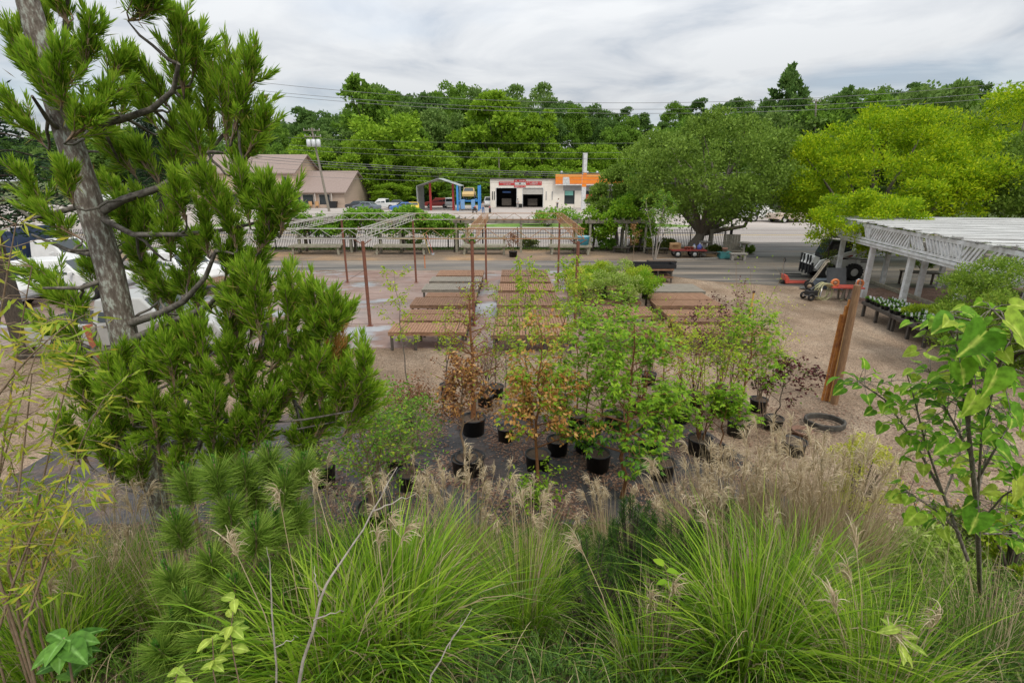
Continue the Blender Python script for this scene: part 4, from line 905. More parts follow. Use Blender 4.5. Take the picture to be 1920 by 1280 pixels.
# ------------------------------------------------------------------ people
def person(loc, rz, shirt, trousers, label, h=1.74, bend=0.0):
    t = thing('person', label, 'person', loc, rz); k = h / 1.74
    J = {'pel': (0, 0, .95), 'wst': (0, -.02 - bend * .1, 1.12), 'chs': (0, -.01 - bend * .3, 1.34), 'nk': (0, -bend * .45, 1.5), 'hd': (0, .03 - bend * .5, 1.62), 'ht': (0, .02 - bend * .5, 1.7),
         'lh': (.1, 0, .9), 'lk': (.11, .03, .5), 'la': (.12, -.02, .09), 'lt': (.13, .14, .04), 'rh': (-.1, 0, .9), 'rk': (-.12, .05, .5), 'ra': (-.14, 0, .09), 'rt': (-.16, .15, .04),
         'ls': (.19, -bend * .38, 1.42), 'le': (.24, .02 - bend * .1, 1.14), 'lw': (.2, .2, .98), 'lf': (.19, .27, .95), 'rs': (-.19, -bend * .38, 1.42), 're': (-.25, .02, 1.14), 'rw': (-.2, .18, .95), 'rf': (-.19, .25, .91)}
    E_ = [('pel', 'wst'), ('wst', 'chs'), ('chs', 'nk'), ('nk', 'hd'), ('hd', 'ht'), ('pel', 'lh'), ('lh', 'lk'), ('lk', 'la'), ('la', 'lt'), ('pel', 'rh'), ('rh', 'rk'), ('rk', 'ra'), ('ra', 'rt'),
          ('chs', 'ls'), ('ls', 'le'), ('le', 'lw'), ('lw', 'lf'), ('chs', 'rs'), ('rs', 're'), ('re', 'rw'), ('rw', 'rf')]
    rad = {'pel': .13, 'wst': .12, 'chs': .14, 'nk': .055, 'hd': .095, 'ht': .07, 'lh': .085, 'lk': .06, 'la': .042, 'lt': .035, 'rh': .085, 'rk': .06, 'ra': .042, 'rt': .035, 'ls': .06, 'le': .042, 'lw': .03, 'lf': .028, 'rs': .06, 're': .042, 'rw': .03, 'rf': .028}
    def skin(nm, keys, edges, grow, m_):
        me = bpy.data.meshes.new(nm); ix = {q: i for i, q in enumerate(keys)}
        me.from_pydata([tuple(c * k for c in J[q]) for q in keys], [(ix[a], ix[b_]) for a, b_ in edges], [])
        o = link(nm, me, None, t); sk = o.modifiers.new('skin', 'SKIN')
        for i, q in enumerate(keys):
            r_ = (rad[q] + grow) * k; me.skin_vertices[0].data[i].radius = (r_, r_ * (.75 if q in ('pel', 'wst', 'chs') else 1))
        me.skin_vertices[0].data[0].use_root = True
        sb = o.modifiers.new('sub', 'SUBSURF'); sb.levels = 1; sb.render_levels = 1
        # bake so that the material sits on real faces
        dg = bpy.context.evaluated_depsgraph_get(); m2 = bpy.data.meshes.new_from_object(o.evaluated_get(dg)); o.modifiers.clear(); o.data = m2; m2.materials.clear(); m2.materials.append(m_)
        m2.polygons.foreach_set('use_smooth', [True] * len(m2.polygons))
        return o
    skin('body', list(J), E_, 0, paint('skin', (.48, .29, .2), .6))
    ts = ['pel', 'wst', 'chs', 'ls', 'le', 'rs', 're']; skin('shirt', ts, [e for e in E_ if e[0] in ts and e[1] in ts], .02, paint(*shirt, .8))
    tr = ['pel', 'lh', 'lk', 'la', 'rh', 'rk', 'ra']; skin('trousers', tr, [e for e in E_ if e[0] in tr and e[1] in tr], .018, paint(*trousers, .8))
    MB().lathe([(.112, -.02), (.116, .04), (.09, .1), (.001, .125)], (0, (.02 - bend * .5) * k, 1.66 * k), 12).build('hair', M['soil'], t)
person((P(905, 345, 80).x, 80, .01), R(180), ('shirt_grey', (.36, .35, .35)), ('jeans_blue', (.07, .16, .34)), 'person in grey shirt and blue jeans standing by the blue lift', 1.8)
person((P(971, 345, 93).x, 93, .01), R(160), ('shirt_pale', (.45, .46, .46)), ('trousers_grey', (.2, .2, .2)), 'person in pale clothes standing between the two garage bays')
person((P(1046, 345, 94).x, 94, .01), R(120), ('shirt_white', (.7, .7, .68)), ('trousers_dark', (.06, .06, .07)), 'person in white shirt bending by the shop door', bend=.5)
t = thing('tyre_stack', 'stack of black tyres on the pillar between the garage bays', 'tyres', (1.55, 97.2, .01))
for i in range(3): MB().torus((0, 0, .12 + i * .23), .27, .11, 'Z', 18, 8).build('tyre', M['tyre'], t)
def motorbike(loc, rz, label, c):
    t = thing('motorcycle', label, 'motorcycle', loc, rz)
    for x in (-.68, .68): MB().torus((x, 0, .31), .25, .06, 'Y', 18, 7).build('wheel', M['tyre'], t)
    MB().tube([(-.5, 0, .45), (-.1, 0, .5), (.35, 0, .6)], [.1, .2, .14], 8).build('engine', M['black_iron'], t)
    MB().tube([(-.05, 0, .82), (.2, 0, .88), (.38, 0, .82)], [.1, .16, .08], 8).build('tank', paint(*c), t); MB().tube([(-.7, 0, .78), (-.35, 0, .78), (-.05, 0, .8)], [.06, .12, .09], 8).build('seat', M['black_plastic'], t)
    MB().tube([(.68, 0, .31), (.45, 0, .95)], .035, 6).build('fork', M['chrome'], t); MB().tube([(.4, -.35, 1.02), (.46, 0, .95), (.4, .35, 1.02)], .02, 6).build('handlebar', M['chrome'], t)
motorbike((P(889, 345, 82).x, 82, .01), R(70), 'red motorcycle left of the person in jeans', RED)
motorbike((P(918, 345, 81).x, 81, .01), R(100), 'red and white motorcycle right of the person in jeans', RED)

# ------------------------------------------------------------------ compact loader and yard gear by the pergola
t = thing('skid_steer_loader', 'white skid steer loader with black pallet forks parked by the pergola', 'loader', (17.25, 27.4, .02), R(-4)); SK = t
lw = paint('loader_white', (.70, .70, .67), .4); lb = paint('loader_black', (.015, .016, .018), .5)
MB().prism([(-1.25, -.55, .42), (1.25, -.55, .42), (1.5, -.55, .75), (1.45, -.55, 1.45), (1.0, -.55, 1.5), (.4, -.55, 1.05), (-1.1, -.55, .95)], (0, 1.1, 0)).build('body', lw, t, .03)
MB().prism([(.95, -.66, .55), (1.5, -.66, .5), (1.56, -.66, 1.42), (1.15, -.66, 1.45), (.8, -.66, 1.0)], (0, 1.32, 0)).build('engine_cover', lw, t, .03)
MB().box(1.54, 0, 1.0, .06, 1.3, .9).build('tail_strip', paint('loader_red', (.45, .04, .03)), t)
for s_ in (-1, 1):
    for i, (z, w_) in enumerate(((1.22, .34), (1.05, .44), (.94, .36))): MB().box(1.18 - i * .02, s_ * .663, z, w_, .012, .06 if i else .04).build('lettering', lb, t)
    MB().box(.2, s_ * .665, 1.22, .62, .014, .12, ry=-.26).build('stripe', paint('loader_red', (.45, .04, .03)), t)
MB().prism([(-.85, -.48, .95), (.5, -.48, 1.0), (.55, -.48, 1.95), (-.55, -.48, 2.02), (-.85, -.48, 1.3)], (0, .96, 0)).build('cab', lb, t, .03)
for s_ in (-1, 1): MB().prism([(-.62, s_ * .488, 1.1), (.38, s_ * .488, 1.12), (.42, s_ * .488, 1.82), (-.42, s_ * .488, 1.86)], (0, -s_ * .02, 0)).build('side_window', M['glass'], t)
MB().prism([(-.872, -.4, 1.32), (-.872, .4, 1.32), (-.59, .4, 1.94), (-.59, -.4, 1.94)], (.02, 0, 0)).build('windscreen', M['glass'], t)
for s_ in (-1, 1):
    mb = MB(); y = s_ * .72
    mb.prism([(1.3, y - .06, 1.5), (1.42, y - .06, 1.72), (.3, y - .06, 1.5), (-1.1, y - .06, 1.02), (-1.35, y - .06, .62), (-1.2, y - .06, .5), (-.95, y - .06, .86), (.35, y - .06, 1.3)], (0, .12, 0)); mb.build('lift_arm', lw, t, .02)
    MB().tube([(.9, y, 1.1), (.0, y, 1.2)], .05, 8).build('cylinder', M['chrome'], t)
    for x in (-.62, .66):
        e = bpy.data.objects.new('wheel', None); COL.objects.link(e); e.parent = t; e.location = (x, s_ * .72, .42)
        o = MB().lathe([(.2, -.15), (.4, -.15), (.42, -.1), (.42, .1), (.4, .15), (.2, .15)], (0, 0, 0), 22, 'Y')
        for i in range(18): a = i * math.pi / 9; o.box(.425 * math.cos(a), 0, .425 * math.sin(a), .03, .28, .07, ry=-a)
        o.build('tyre', M['tyre'], e); MB().lathe([(.001, s_ * .1), (.12, s_ * .12), (.2, s_ * .1)], (0, 0, 0), 14, 'Y').build('rim', lw, e)
MB().box(-1.42, 0, .62, .1, 1.3, .5).build('fork_carriage', lb, t)
for y in (-.5, -.2, .2, .5): MB().box(-1.5, y, .75, .06, .1, 1.0).build('fork_guard', lb, t)
for y in (-.35, .35): MB().box(-2.0, y, .1, 1.1, .12, .05).build('fork_tine', lb, t)
MB().box(-1.3, 0, .95, .3, 1.2, .5, ry=.4).build('coupler', lw, t, .02)

def at(px, py, z=.01): return G(px, py) + Vector((0, 0, z))
t = thing('pallet_jack', 'red pallet jack with upright handle at the edge of the gravel', 'pallet jack', at(1482, 532), R(-5)); rj = paint('jack_red', (.55, .09, .06), .45)
for y in (-.2, .2): MB().box(.35, y, .1, 1.15, .16, .07).build('fork', rj, t, .01)
MB().prism([(-.35, -.27, .06), (-.18, -.27, .06), (-.2, -.27, .3), (-.34, -.27, .48), (-.42, -.27, .46)], (0, .54, 0)).build('frame', rj, t)
MB().tube([(-.4, 0, .3), (-.46, 0, .8), (-.46, 0, 1.1)], .025, 8).build('handle_shaft', M['chrome'], t); MB().torus((-.46, 0, 1.2), .1, .02, 'X', 16, 6).build('handle', M['black_plastic'], t)
MB().lathe([(.001, -.16), (.1, -.16), (.1, .16), (.001, .16)], (-.42, 0, .1), 12, 'Y').build('wheel', M['tyre'], t)
t = thing('hand_truck', 'tan hand truck with two rails leaning back toward the loader', 'hand truck', at(1512, 542), R(-25)); tn = paint('tan_rails', (.42, .36, .27), .7)
for y in (-.22, .22): MB().tube([(0, y, .1), (.35, y, .75), (.62, y, 1.35), (.74, y, 1.42)], .032, 7).build('rail', tn, t)
for f in (.3, .6, .9): MB().tube([(.68 * f, -.22, .1 + 1.28 * f), (.68 * f, .22, .1 + 1.28 * f)], .022, 6).build('crossbar', tn, t)
MB().box(-.14, 0, .05, .3, .5, .02).build('toe_plate', M['chrome'], t)
for y in (-.3, .3): MB().torus((.08, y, .2), .15, .05, 'Y', 18, 7).build('wheel', M['tyre'], t); MB().lathe([(.001, -.03), (.1, -.03), (.1, .03), (.001, .03)], (.08, y, .2), 12, 'Y').build('rim', paint('rim_tan', (.4, .3, .2)), t)
t = thing('pressure_washer', 'wheeled black pump on the gravel in front of the hose coil', 'pump', at(1520, 562), R(10))
MB().box(0, 0, .32, .5, .35, .2).build('engine', M['black_iron'], t, .03); MB().tube([(-.1, 0, .42), (.05, 0, .55)], [.1, .06], 10).build('filter', M['black_plastic'], t)
for y in (-.24, .24): MB().torus((-.2, y, .17), .12, .05, 'Y', 16, 7).build('wheel', M['tyre'], t)
MB().tube([(.25, -.2, .1), (.3, -.2, .6), (.3, .2, .6), (.25, .2, .1)], .02, 6).build('handle', M['chrome'], t); MB().box(0, 0, .19, .6, .4, .04).build('chassis', M['chrome'], t)
t = thing('hose_coil', 'pale yellow green coiled hose standing on the gravel', 'hose', at(1540, 562), R(8))
mb = MB(); q = []
for i in range(150):
    a = i * .22; r_ = .36 + .05 * math.sin(i * .37); q.append((r_ * math.cos(a) + .05 * math.sin(i * .05), -.16 + .32 * i / 150 + .03 * math.sin(i * .9), .37 + r_ * math.sin(a) * .95))
q += [(.5, .18, .45), (.7, .1, .55), (.9, -.1, .3), (.8, -.3, .05), (.6, -.35, .03)]
mb.tube(q, .022, 6); mb.build('hose', mat('hose_green', (.42, .40, .20), (.34, .32, .18), 3, .5), t)
t = thing('red_cart', 'red cart deck with orange wheels lying upturned on saw legs', 'cart', at(1580, 562), R(-8))
MB().box(0, 0, .58, 1.3, .7, .06).build('deck', rj, t, .01)
for x in (-.5, .5): MB().torus((x, -.12, .76), .13, .055, 'Y', 18, 8).build('wheel', paint('wheel_orange', (.70, .22, .07), .6), t); MB().lathe([(.001, -.05), (.08, -.05), (.08, .05), (.001, .05)], (x, -.12, .76), 12, 'Y').build('hub', paint('hub_dark', (.35, .2, .12)), t)
for x in (-.12, .12): MB().box(x, -.2, .275, .07, .09, .55, ry=.08).build('leg', M['wood_grey'], t)
for x in (-.12, .12): MB().box(x, .25, .275, .07, .09, .55, ry=-.08).build('leg', M['wood_grey'], t)
t = thing('leaning_panel', 'dark grey panel leaning in front of a white post', 'panel', at(1570, 545), R(3))
MB().box(0, .22, .52, .95, .05, 1.06, rx=-.28).build('sheet', mat('grey_panel', (.10, .105, .11), (.14, .145, .15), 3, .6), t, .01)  # a plain grey panel propped at a slant
t = thing('storage_crate', 'grey blue plastic crate beside the loader track', 'crate', at(1542, 540), R(5)); MB().box(0, 0, .2, .8, .5, .38).build('box', paint('crate_grey', (.16, .19, .22), .6), t, .03); MB().box(0, 0, .405, .84, .54, .05).build('lid', paint('crate_grey', (.16, .19, .22), .6), t, .01)

# rusty post pair in the gravel, and a stake
bp = G(1562, 757); t = thing('round_post', 'grey brown wooden post with a wire loop on top, rust channel beside it', 'post', bp, 0)
MB().tube([(.02, 0, 0), (0, 0, 2.86)], [.08, .074], 14).build('shaft', M['post_wood'], t)
MB().tube([(-.04, 0, 2.85), (-.045, 0, 2.97), (0, 0, 3.0), (.045, 0, 2.97), (.04, 0, 2.85)], .01, 6).build('loop', M['chrome'], t)
bq = G(1546, 752); t = thing('rusty_channel', 'orange rusted steel channel standing against the wooden post', 'post', bq, 0)
mb = MB(); mb.bar((.03, .02, 0), (.06, .0, 2.35), .03, .06); mb.bar((-.04, .03, 0), (0.0, .02, 2.15), .055, .025); mb.bar((.07, 0, 0), (.1, 0, 2.5), .025, .05)
mb.build('channel', M['orange_rust'], t); MB().tube([(.1, -.03, 0), (.13, -.03, 2.48)], .013, 6).build('strap', paint('strap_yellow', (.75, .42, .06), .6), t)
t = thing('wooden_stake', 'yellow wooden stake with a dark cap standing in the gravel', 'stake', G(1403, 612)); MB().tube([(0, 0, 0), (.02, 0, 1.25)], .035, 8).build('shaft', paint('stake_yellow', (.62, .36, .08), .7), t); MB().tube([(.02, 0, 1.25), (.02, 0, 1.31)], .05, 8).build('cap', M['black_iron'], t)
t = thing('orange_stake', 'short orange pipe standing beside the drive below the shovels', 'stake', G(797, 503)); MB().tube([(0, 0, 0), (0, 0, .75)], .035, 8).build('shaft', paint('stake_orange', (.55, .2, .08), .7), t); MB().tube([(0, 0, .75), (0, 0, .8)], .05, 8).build('cap', M['steel_rust'], t)
for i, (c, lab) in enumerate((((.45, .08, .06), 'red handled shovel leaning on the second display bench'), ((.62, .45, .15), 'wooden handled rake leaning on the second display bench'))):
    b0 = G(812 - i * 6, 478); t = thing('shovel' if i == 0 else 'rake', lab, 'garden tool', b0)
    MB().tube([(0, 0, .1), (-.42, .1, 1.5)], .02, 6).build('handle', paint('handle%d' % i, c, .6), t)
    if i == 0: MB().prism([(-.1, 0, .15), (.1, 0, .15), (.1, -.03, -.08 + .08), (0, -.05, 0), (-.1, -.03, .03)], (0, .015, 0)).build('blade', M['chrome'], t)
    else:
        mb = MB(); mb.box(0, 0, .1, .36, .02, .03)
        for k in range(9): mb.box(-.16 + k * .04, -.03, .06, .01, .06, .02)
        mb.build('head', M['chrome'], t)
# two small signs/spikes on the drive verge
t = thing('blue_tub', 'turquoise tub on the right end of the display bench by the fence', 'tub', Vector((P(1094, 458, 36.5).x, 36.55, .657)))
MB().lathe([(.001, 0), (.36, 0), (.42, .55), (.44, .58), (.40, .58), (.37, .05), (.001, .05)], n=18).build('tub', paint('tub_blue', (.08, .40, .55), .5), t); MB().torus((0, 0, .585), .42, .02, 'Z', 20, 6).build('rim', paint('tub_rim', (.5, .6, .6)), t)

# red flatbed wagon with things on it under the big tree
wx = G(1288, 482); t = thing('flatbed_wagon', 'red flatbed wagon with white wheels below the big tree', 'wagon', (wx.x, wx.y, .012), R(-3))
MB().box(0, 0, .5, 2.3, 1.0, .08).build('deck', paint('wagon_red', (.36, .06, .05), .6), t)
for x in (-.75, .75):
    for y in (-.45, .45): MB().torus((x * .35 + .1 if x > 0 else x, y, .24), .17, .07, 'Y', 18, 7).build('wheel', M['tyre'], t); MB().lathe([(.001, -.05), (.13, -.05), (.13, .05), (.001, .05)], (x * .35 + .1 if x > 0 else x, y, .24), 14, 'Y').build('rim', M['rim'], t)
MB().bar((1.15, 0, .45), (1.9, 0, .2), .05, .05).build('drawbar', M['black_iron'], t)
zt = .012 + .54
t = thing('cardboard_box', 'tan cardboard box at the left end of the red wagon', 'box', (wx.x - .85, wx.y + .05, zt), .1); MB().box(0, 0, .2, .6, .5, .4).build('carton', paint('cardboard', (.42, .25, .12), .9), t); MB().box(-.2, -.3, .38, .58, .25, .015, rx=.5).build('flap', paint('cardboard', (.42, .25, .12), .9), t)
t = thing('plastic_jug', 'blue and white jug at the right end of the red wagon', 'jug', (wx.x + .75, wx.y - .1, zt)); MB().lathe([(.001, 0), (.15, 0), (.16, .22), (.06, .33), (.05, .38), (.001, .38)], n=14).build('body', paint('jug_blue', (.14, .18, .55), .4), t); MB().lathe([(.055, .36), (.055, .42), (.001, .42)], n=10).build('cap', M['white_paint'], t)
t = thing('plastic_jug', 'white jug beside the blue jug on the red wagon', 'jug', (wx.x + .42, wx.y, zt)); MB().lathe([(.001, 0), (.11, 0), (.12, .18), (.05, .26), (.045, .3), (.001, .3)], n=14).build('body', M['white_paint'], t); MB().lathe([(.05, .29), (.05, .33), (.001, .33)], n=10).build('cap', paint('jug_blue', (.14, .18, .55), .4), t)
for i in range(3):
    t = thing('clay_pot', 'small red clay pot in the middle of the red wagon', 'pot', (wx.x - .2 + i * .22, wx.y - .15, zt), 0, 'clay pots on the red wagon'); MB().lathe([(.001, 0), (.07, 0), (.1, .13), (.115, .13), (.115, .17), (.09, .17), (.08, .1), (.001, .1)], n=12).build('pot', paint('clay', (.38, .12, .07), .8), t)
# concrete garden pieces right of the tree
stn = mat('cast_stone', (.22, .20, .18), (.32, .30, .27), 9, .9, .3)
def birdbath(px, py, h, label):
    t = thing('birdbath', label, 'birdbath', at(px, py)); MB().lathe([(.001, 0), (.22, 0), (.22, .06), (.1, .14), (.085, h * .6), (.12, h - .1), (.001, h - .1)], n=14).build('pedestal', stn, t)
    MB().lathe([(.001, h - .1), (.14, h - .1), (.36, h - .02), (.4, h + .04), (.36, h + .04), (.12, h - .04), (.001, h - .04)], n=16).build('bowl', stn, t)
birdbath(1318, 480, .95, 'dark birdbath right of the big tree trunk'); birdbath(1392, 482, .95, 'birdbath at the fence end, beside the stone bench')
t = thing('lounge_chair', 'grey adirondack chair with a tall sloping back by the fence', 'chair', at(1370, 480), R(-15))
mb = MB()
for i in range(6): mb.box(-.45 + i * .18, .25, .85, .165, .05, 1.2, rx=-.32)
mb.build('backrest', M['wood_grey'], t); MB().box(0, -.2, .38, 1.05, .8, .06, rx=-.12).build('seat', M['wood_grey'], t)
for x in (-.58, .58): MB().box(x, -.15, .58, .16, .95, .04).build('armrest', M['wood_grey'], t); MB().box(x, -.5, .28, .08, .1, .56).build('leg', M['wood_grey'], t)
t = thing('stone_bench', 'pale stone bench in front of the adirondack chair', 'bench', at(1383, 488), R(-5)); MB().box(0, 0, .42, 1.1, .45, .1).build('seat', stn, t, .02)
for x in (-.38, .38): MB().box(x, 0, .185, .16, .36, .37).build('leg', stn, t, .02)
t = thing('planter_box', 'teal box with a pink pot on it near the fence end', 'box', at(1357, 485), .1); MB().box(0, 0, .22, .75, .5, .4).build('box', paint('teal', (.05, .20, .20), .6), t, .02); MB().box(0, 0, .43, .8, .55, .03).build('rim', paint('teal2', (.08, .26, .26), .6), t)
t = thing('clay_pot', 'pink clay pot standing on the teal box', 'pot', at(1357, 485, .46)); MB().lathe([(.001, 0), (.11, 0), (.16, .2), (.18, .2), (.18, .25), (.14, .25), (.12, .16), (.001, .16)], n=12).build('pot', paint('pink_clay', (.45, .22, .16), .8), t); MB().lathe([(.13, .2), (.001, .21)], n=10).build('soil', M['soil'], t)
def low_bench(px, py, w_, rz, label):
    t = thing('low_bench', label, 'bench', at(px, py), rz)
    mb = MB()
    for i in range(4): mb.box(0, -.25 + i * .17, .38, w_, .15, .04)
    mb.build('seat', M['wood_dark'], t)
    for x in (-w_ / 2 + .1, w_ / 2 - .1):
        for y in (-.22, .22): MB().box(x, y, .18, .07, .07, .36).build('leg', M['wood_dark'], t)
low_bench(1165, 474, 1.2, R(-20), 'dark low bench below the small trees, nearest the blue tub'); low_bench(1230, 476, 1.6, R(2), 'dark low bench left of the red wagon'); low_bench(1335, 484, 1.8, R(-12), 'dark sloping plank bench right of the red wagon'); low_bench(1192, 472, 1.4, R(4), 'dark low bench among the shrubs under the bare stems')
t = thing('mailbox_post', 'grey timber post against the fence right of the big tree', 'post', at(1330, 473)); MB().box(0, 0, .75, .22, .22, 1.5).build('shaft', M['wood_grey'], t); MB().box(0, 0, 1.55, .4, .35, .22).build('cap', M['wood_grey'], t)
# edging kerb by the drive under the tree
_k = MB(); _q = [(-1.0 + 10.2, 33.4), (11.5, 33.55), (15.0, 34.7), (17.0, 37.0)]
for a, b_ in zip(_q[:-1], _q[1:]): _k.bar((a[0], a[1], .05), (b_[0], b_[1], .05), .14, .12)
tag(_k.build('kerb', stn), kind='structure')

# little pots standing on the plank tables
def small_pot():
    t = thing('nursery_pot', 'x', 'pot'); MB().lathe([(.001, 0), (.058, 0), (.08, .135), (.084, .14), (.074, .14), (.07, .12), (.001, .12)], n=10).build('pot', M['black_plastic'], t)
    MB().lathe([(.07, .121), (.001, .125)], n=8).build('soil', M['soil'], t)
    MB().box(.03, -.045, .16, .055, .006, .11, rx=-.2).build('tag', M['white_paint'], t)
    V, F_ = cards(np.tile([[0, 0, .12]], (26, 1)) + rs.normal(size=(26, 3)) * [.02, .02, .0], unit(rs.normal(size=(26, 3)) * [1, 1, .5] + [0, 0, .9]), rs.uniform(.05, .12, 26), .03); np_mesh('foliage', V, F_, M['lf_shrub'], t)
    return t
sp = small_pot(); first = True
d_ = (A1 - A0); dl = d_.length; ux = d_.normalized(); uy = Vector((-ux.y, ux.x, 0)) * -1
if uy.x < 0: uy = -uy
spl = [c for c in sp.children if c.name.startswith('foliage')][0]
grn = []
for i in range(23):
    for j in range(5):
        f = (i + .5) / 23
        if rnd.random() < .12 or (i > 20 and j > 2): continue
        p = A0 + ux * (dl * f + rnd.uniform(-.04, .04)) + uy * (.13 + j * .21 + rnd.uniform(-.03, .03)); p.z = .004 + .598
        s_ = rnd.uniform(.85, 1.15) * (1.25 if j > 2 and f > .25 else 1)
        where = 'front' if j < 2 else 'back' if j > 2 else 'middle'; end = 'near the round shrub' if f < .34 else 'in the middle stretch' if f < .67 else 'near the hose reel end'
        lab = 'small tagged black pot, %s rows of plank table %s' % (where, end)
        if first: r = sp; r.location = p; r.rotation_euler.z = rnd.uniform(0, 6); first = False; tag(r, lab, 'pot', 'small pots on the plank tables')
        else: r = dup(sp, p, rnd.uniform(-.6, .6), s_, lab, 'small pots on the plank tables')

# ------------------------------------------------------------------ plants: shared growers
def ell_clumps(rng, n, c, rad, shell=.75):
    d = rdir(n, rng); r_ = (1 - shell * rng.uniform(0, 1, n) ** 1.6 * .55)[:, None]
    return np.array(c) + d * r_ * np.array(rad)
def crown_cards(rng, cl, rc, n, L, W, flat=.4, up=.25, droop=0.0, thin=.0):
    """leaves on the skins of many clumps; rc per-clump radii"""
    k = len(cl); w_ = rc ** 2; idx = rng.choice(k, n, p=w_ / w_.sum()); d = rdir(n, rng); d[:, 2] = np.where(rng.uniform(0, 1, n) < .62, np.abs(d[:, 2]), d[:, 2])
    r_ = rc[idx] * (rng.uniform(0, 1, n) ** .35)
    C = cl[idx] + d * (r_ * rng.uniform(.8, 1.15, n))[:, None] * np.array([1, 1, .8])
    D = d * .6 + rng.normal(size=(n, 3)) * .6 + np.array([0, 0, up - droop])
    return cards(C, D, L * rng.uniform(.6, 1.35, n), W * rng.uniform(.7, 1.3, n), rng, flat)
def tree(name, label, cat, loc, h, w_, cb, nleaf, L, W, lm, bark, seed, trunk_r=.2, ncl=40, limbs=9, group=None, prof=None, flat=.4, split=None, rcf=(.12, .2), lean=(0, 0), shell=.75):
    rng = np.random.RandomState(seed); t = thing(name, label, cat, loc, 0, group)
    c = (lean[0], lean[1], (cb + h) / 2); rad = (w_ / 2 * .86, w_ / 2 * .86, (h - cb) / 2 * .86)
    cl = ell_clumps(rng, ncl, c, rad, shell)
    if prof:
        f = np.clip((cl[:, 2] - cb) / (h - cb), 0, 1); s_ = np.interp(f, [p[0] for p in prof], [p[1] for p in prof]); cl[:, :2] *= s_[:, None]
    rc = rng.uniform(rcf[0], rcf[1], ncl) * w_
    mb = MB(); th_ = split or cb * .9 + .15 * h
    top = Vector((lean[0] * .5, lean[1] * .5, th_))
    tp = [Vector((0, 0, -.1)), Vector((.02, .01, th_ * .35)), top.lerp(Vector((0, 0, 0)), .35) + Vector((rng.uniform(-.08, .08), 0, 0)), top]
    tp[2].z = th_ * .7
    mb.tube(tp, [trunk_r * 1.35, trunk_r, trunk_r * .86, trunk_r * .75], 12)
    for i in rng.choice(ncl, min(limbs, ncl), replace=False):
        q = Vector(cl[i]); s0 = tp[2].lerp(tp[3], rng.uniform(0, 1)) if not split else tp[3] + Vector((0, 0, -.1)); m_ = s0.lerp(q, .5) + Vector((0, 0, -.08 * (q - s0).length)) + Vector(rng.normal(size=3) * .08 * (q - s0).length)
        mb.tube([s0, s0.lerp(m_, .5) + Vector(rng.normal(size=3) * .04), m_, m_.lerp(q, .6) + Vector(rng.normal(size=3) * .06), q], [trunk_r * .5, trunk_r * .42, trunk_r * .3, trunk_r * .17, trunk_r * .05], 7)
    mb.build('trunk', bark, t)
    V, F_ = crown_cards(rng, cl, rc, nleaf, L, W, flat); np_mesh('crown', V, F_, lm, t)
    return t

# ------------------------------------------------------------------ the wooded slope behind the station
PROT = []
def far_proto(seed, kind, shape):
    h, w_, cb, prof = {'round': (10, 8.2, 1.2, None), 'tall': (10, 5.6, 1.0, [(0, .8), (.4, 1.1), (.8, .9), (1, .6)]), 'cone': (10, 5.0, .8, [(0, 1.25), (.5, .95), (1, .35)]), 'open': (10, 6.2, 1.6, [(0, 1.25), (.5, .95), (1, .3)])}[shape]
    n = 8200 if shape != 'open' else 4200
    return dict(h=h, w=w_, cb=cb, n=n, prof=prof, L=.34 if shape != 'open' else .34, m=FAR[kind], seed=seed, ncl=52 if shape != 'open' else 60, rcf=(.08, .15) if shape != 'open' else (.045, .085))
specs = [('round', 0), ('round', 1), ('tall', 0), ('tall', 1), ('round', 2), ('tall', 2), ('cone', 2), ('round', 3), ('open', 1), ('open', 2)]
HUE = {0: 'bright green', 1: 'mid green', 2: 'dark green', 3: 'soft grey green'}
SHP = {'round': 'broad round', 'tall': 'tall narrow', 'cone': 'pointed', 'open': 'loose open'}
ftree = {}
def far_tree(ix, x, y, h, where, wf=1.0, sink=0.0):
    shape, kind = specs[ix]; z = gz(x, y) - sink; lab = '%s %s tree %s' % (SHP[shape], HUE[kind], where); grp = 'trees of the wood'
    s_ = h / 10.0; sc = (s_ * wf, s_ * wf, s_)
    if ix not in ftree:
        q = far_proto(100 + ix, kind, shape)
        r = tree('broadleaf_tree' if shape != 'cone' else 'conifer_tree', lab, 'tree', (x, y, z), q['h'], q['w'], q['cb'], q['n'], q['L'], q['L'] * .72, q['m'], M['bark_dark'], q['seed'], .16, q['ncl'], 7, grp, q['prof'], .35, None, q['rcf'])
        r.scale = sc; ftree[ix] = r
    else: r = dup(ftree[ix], (x, y, z), rnd.uniform(0, 6.28), sc, lab, grp)
    return r
def ztop(px, py, Y): return P(px, py, Y).z
# skyline control: (px, top py)
sk = [(-400, 250), (150, 236), (300, 240), (430, 245), (520, 215), (560, 205), (600, 185), (640, 190), (680, 170), (740, 152), (800, 150), (860, 148), (900, 152), (960, 158), (1010, 155), (1060, 175), (1110, 180), (1150, 192), (1200, 200), (1240, 195), (1280, 178), (1330, 185), (1380, 172), (1420, 180), (1460, 170), (1500, 178), (1560, 165), (1620, 150), (1680, 148), (1740, 140), (1800, 142), (1850, 155), (1920, 168), (2300, 170)]
def skl(px): return float(np.interp(px, [a for a, _ in sk], [b for _, b in sk]))
rr = np.random.RandomState(5)
def row(Y, x0, x1, step, dy, ixs, where, wf=(.9, 1.25), jit=14):
    px = x0
    while px < x1:
        y = Y + rr.uniform(-4, 4); p = px + rr.uniform(-step * .25, step * .25); x = P(p, 330, y).x; zt = ztop(p, skl(p) + dy + rr.uniform(-jit * .4, jit), y); h = zt - gz(x, y) + 1.0
        if h > 3: far_tree(ixs[rr.randint(len(ixs))], x, y, h, where, rr.uniform(*wf) * (1.0 if h > 9 else 1.35) * min(1.3, max(.8, 12 / h)), 1.0)
        px += step
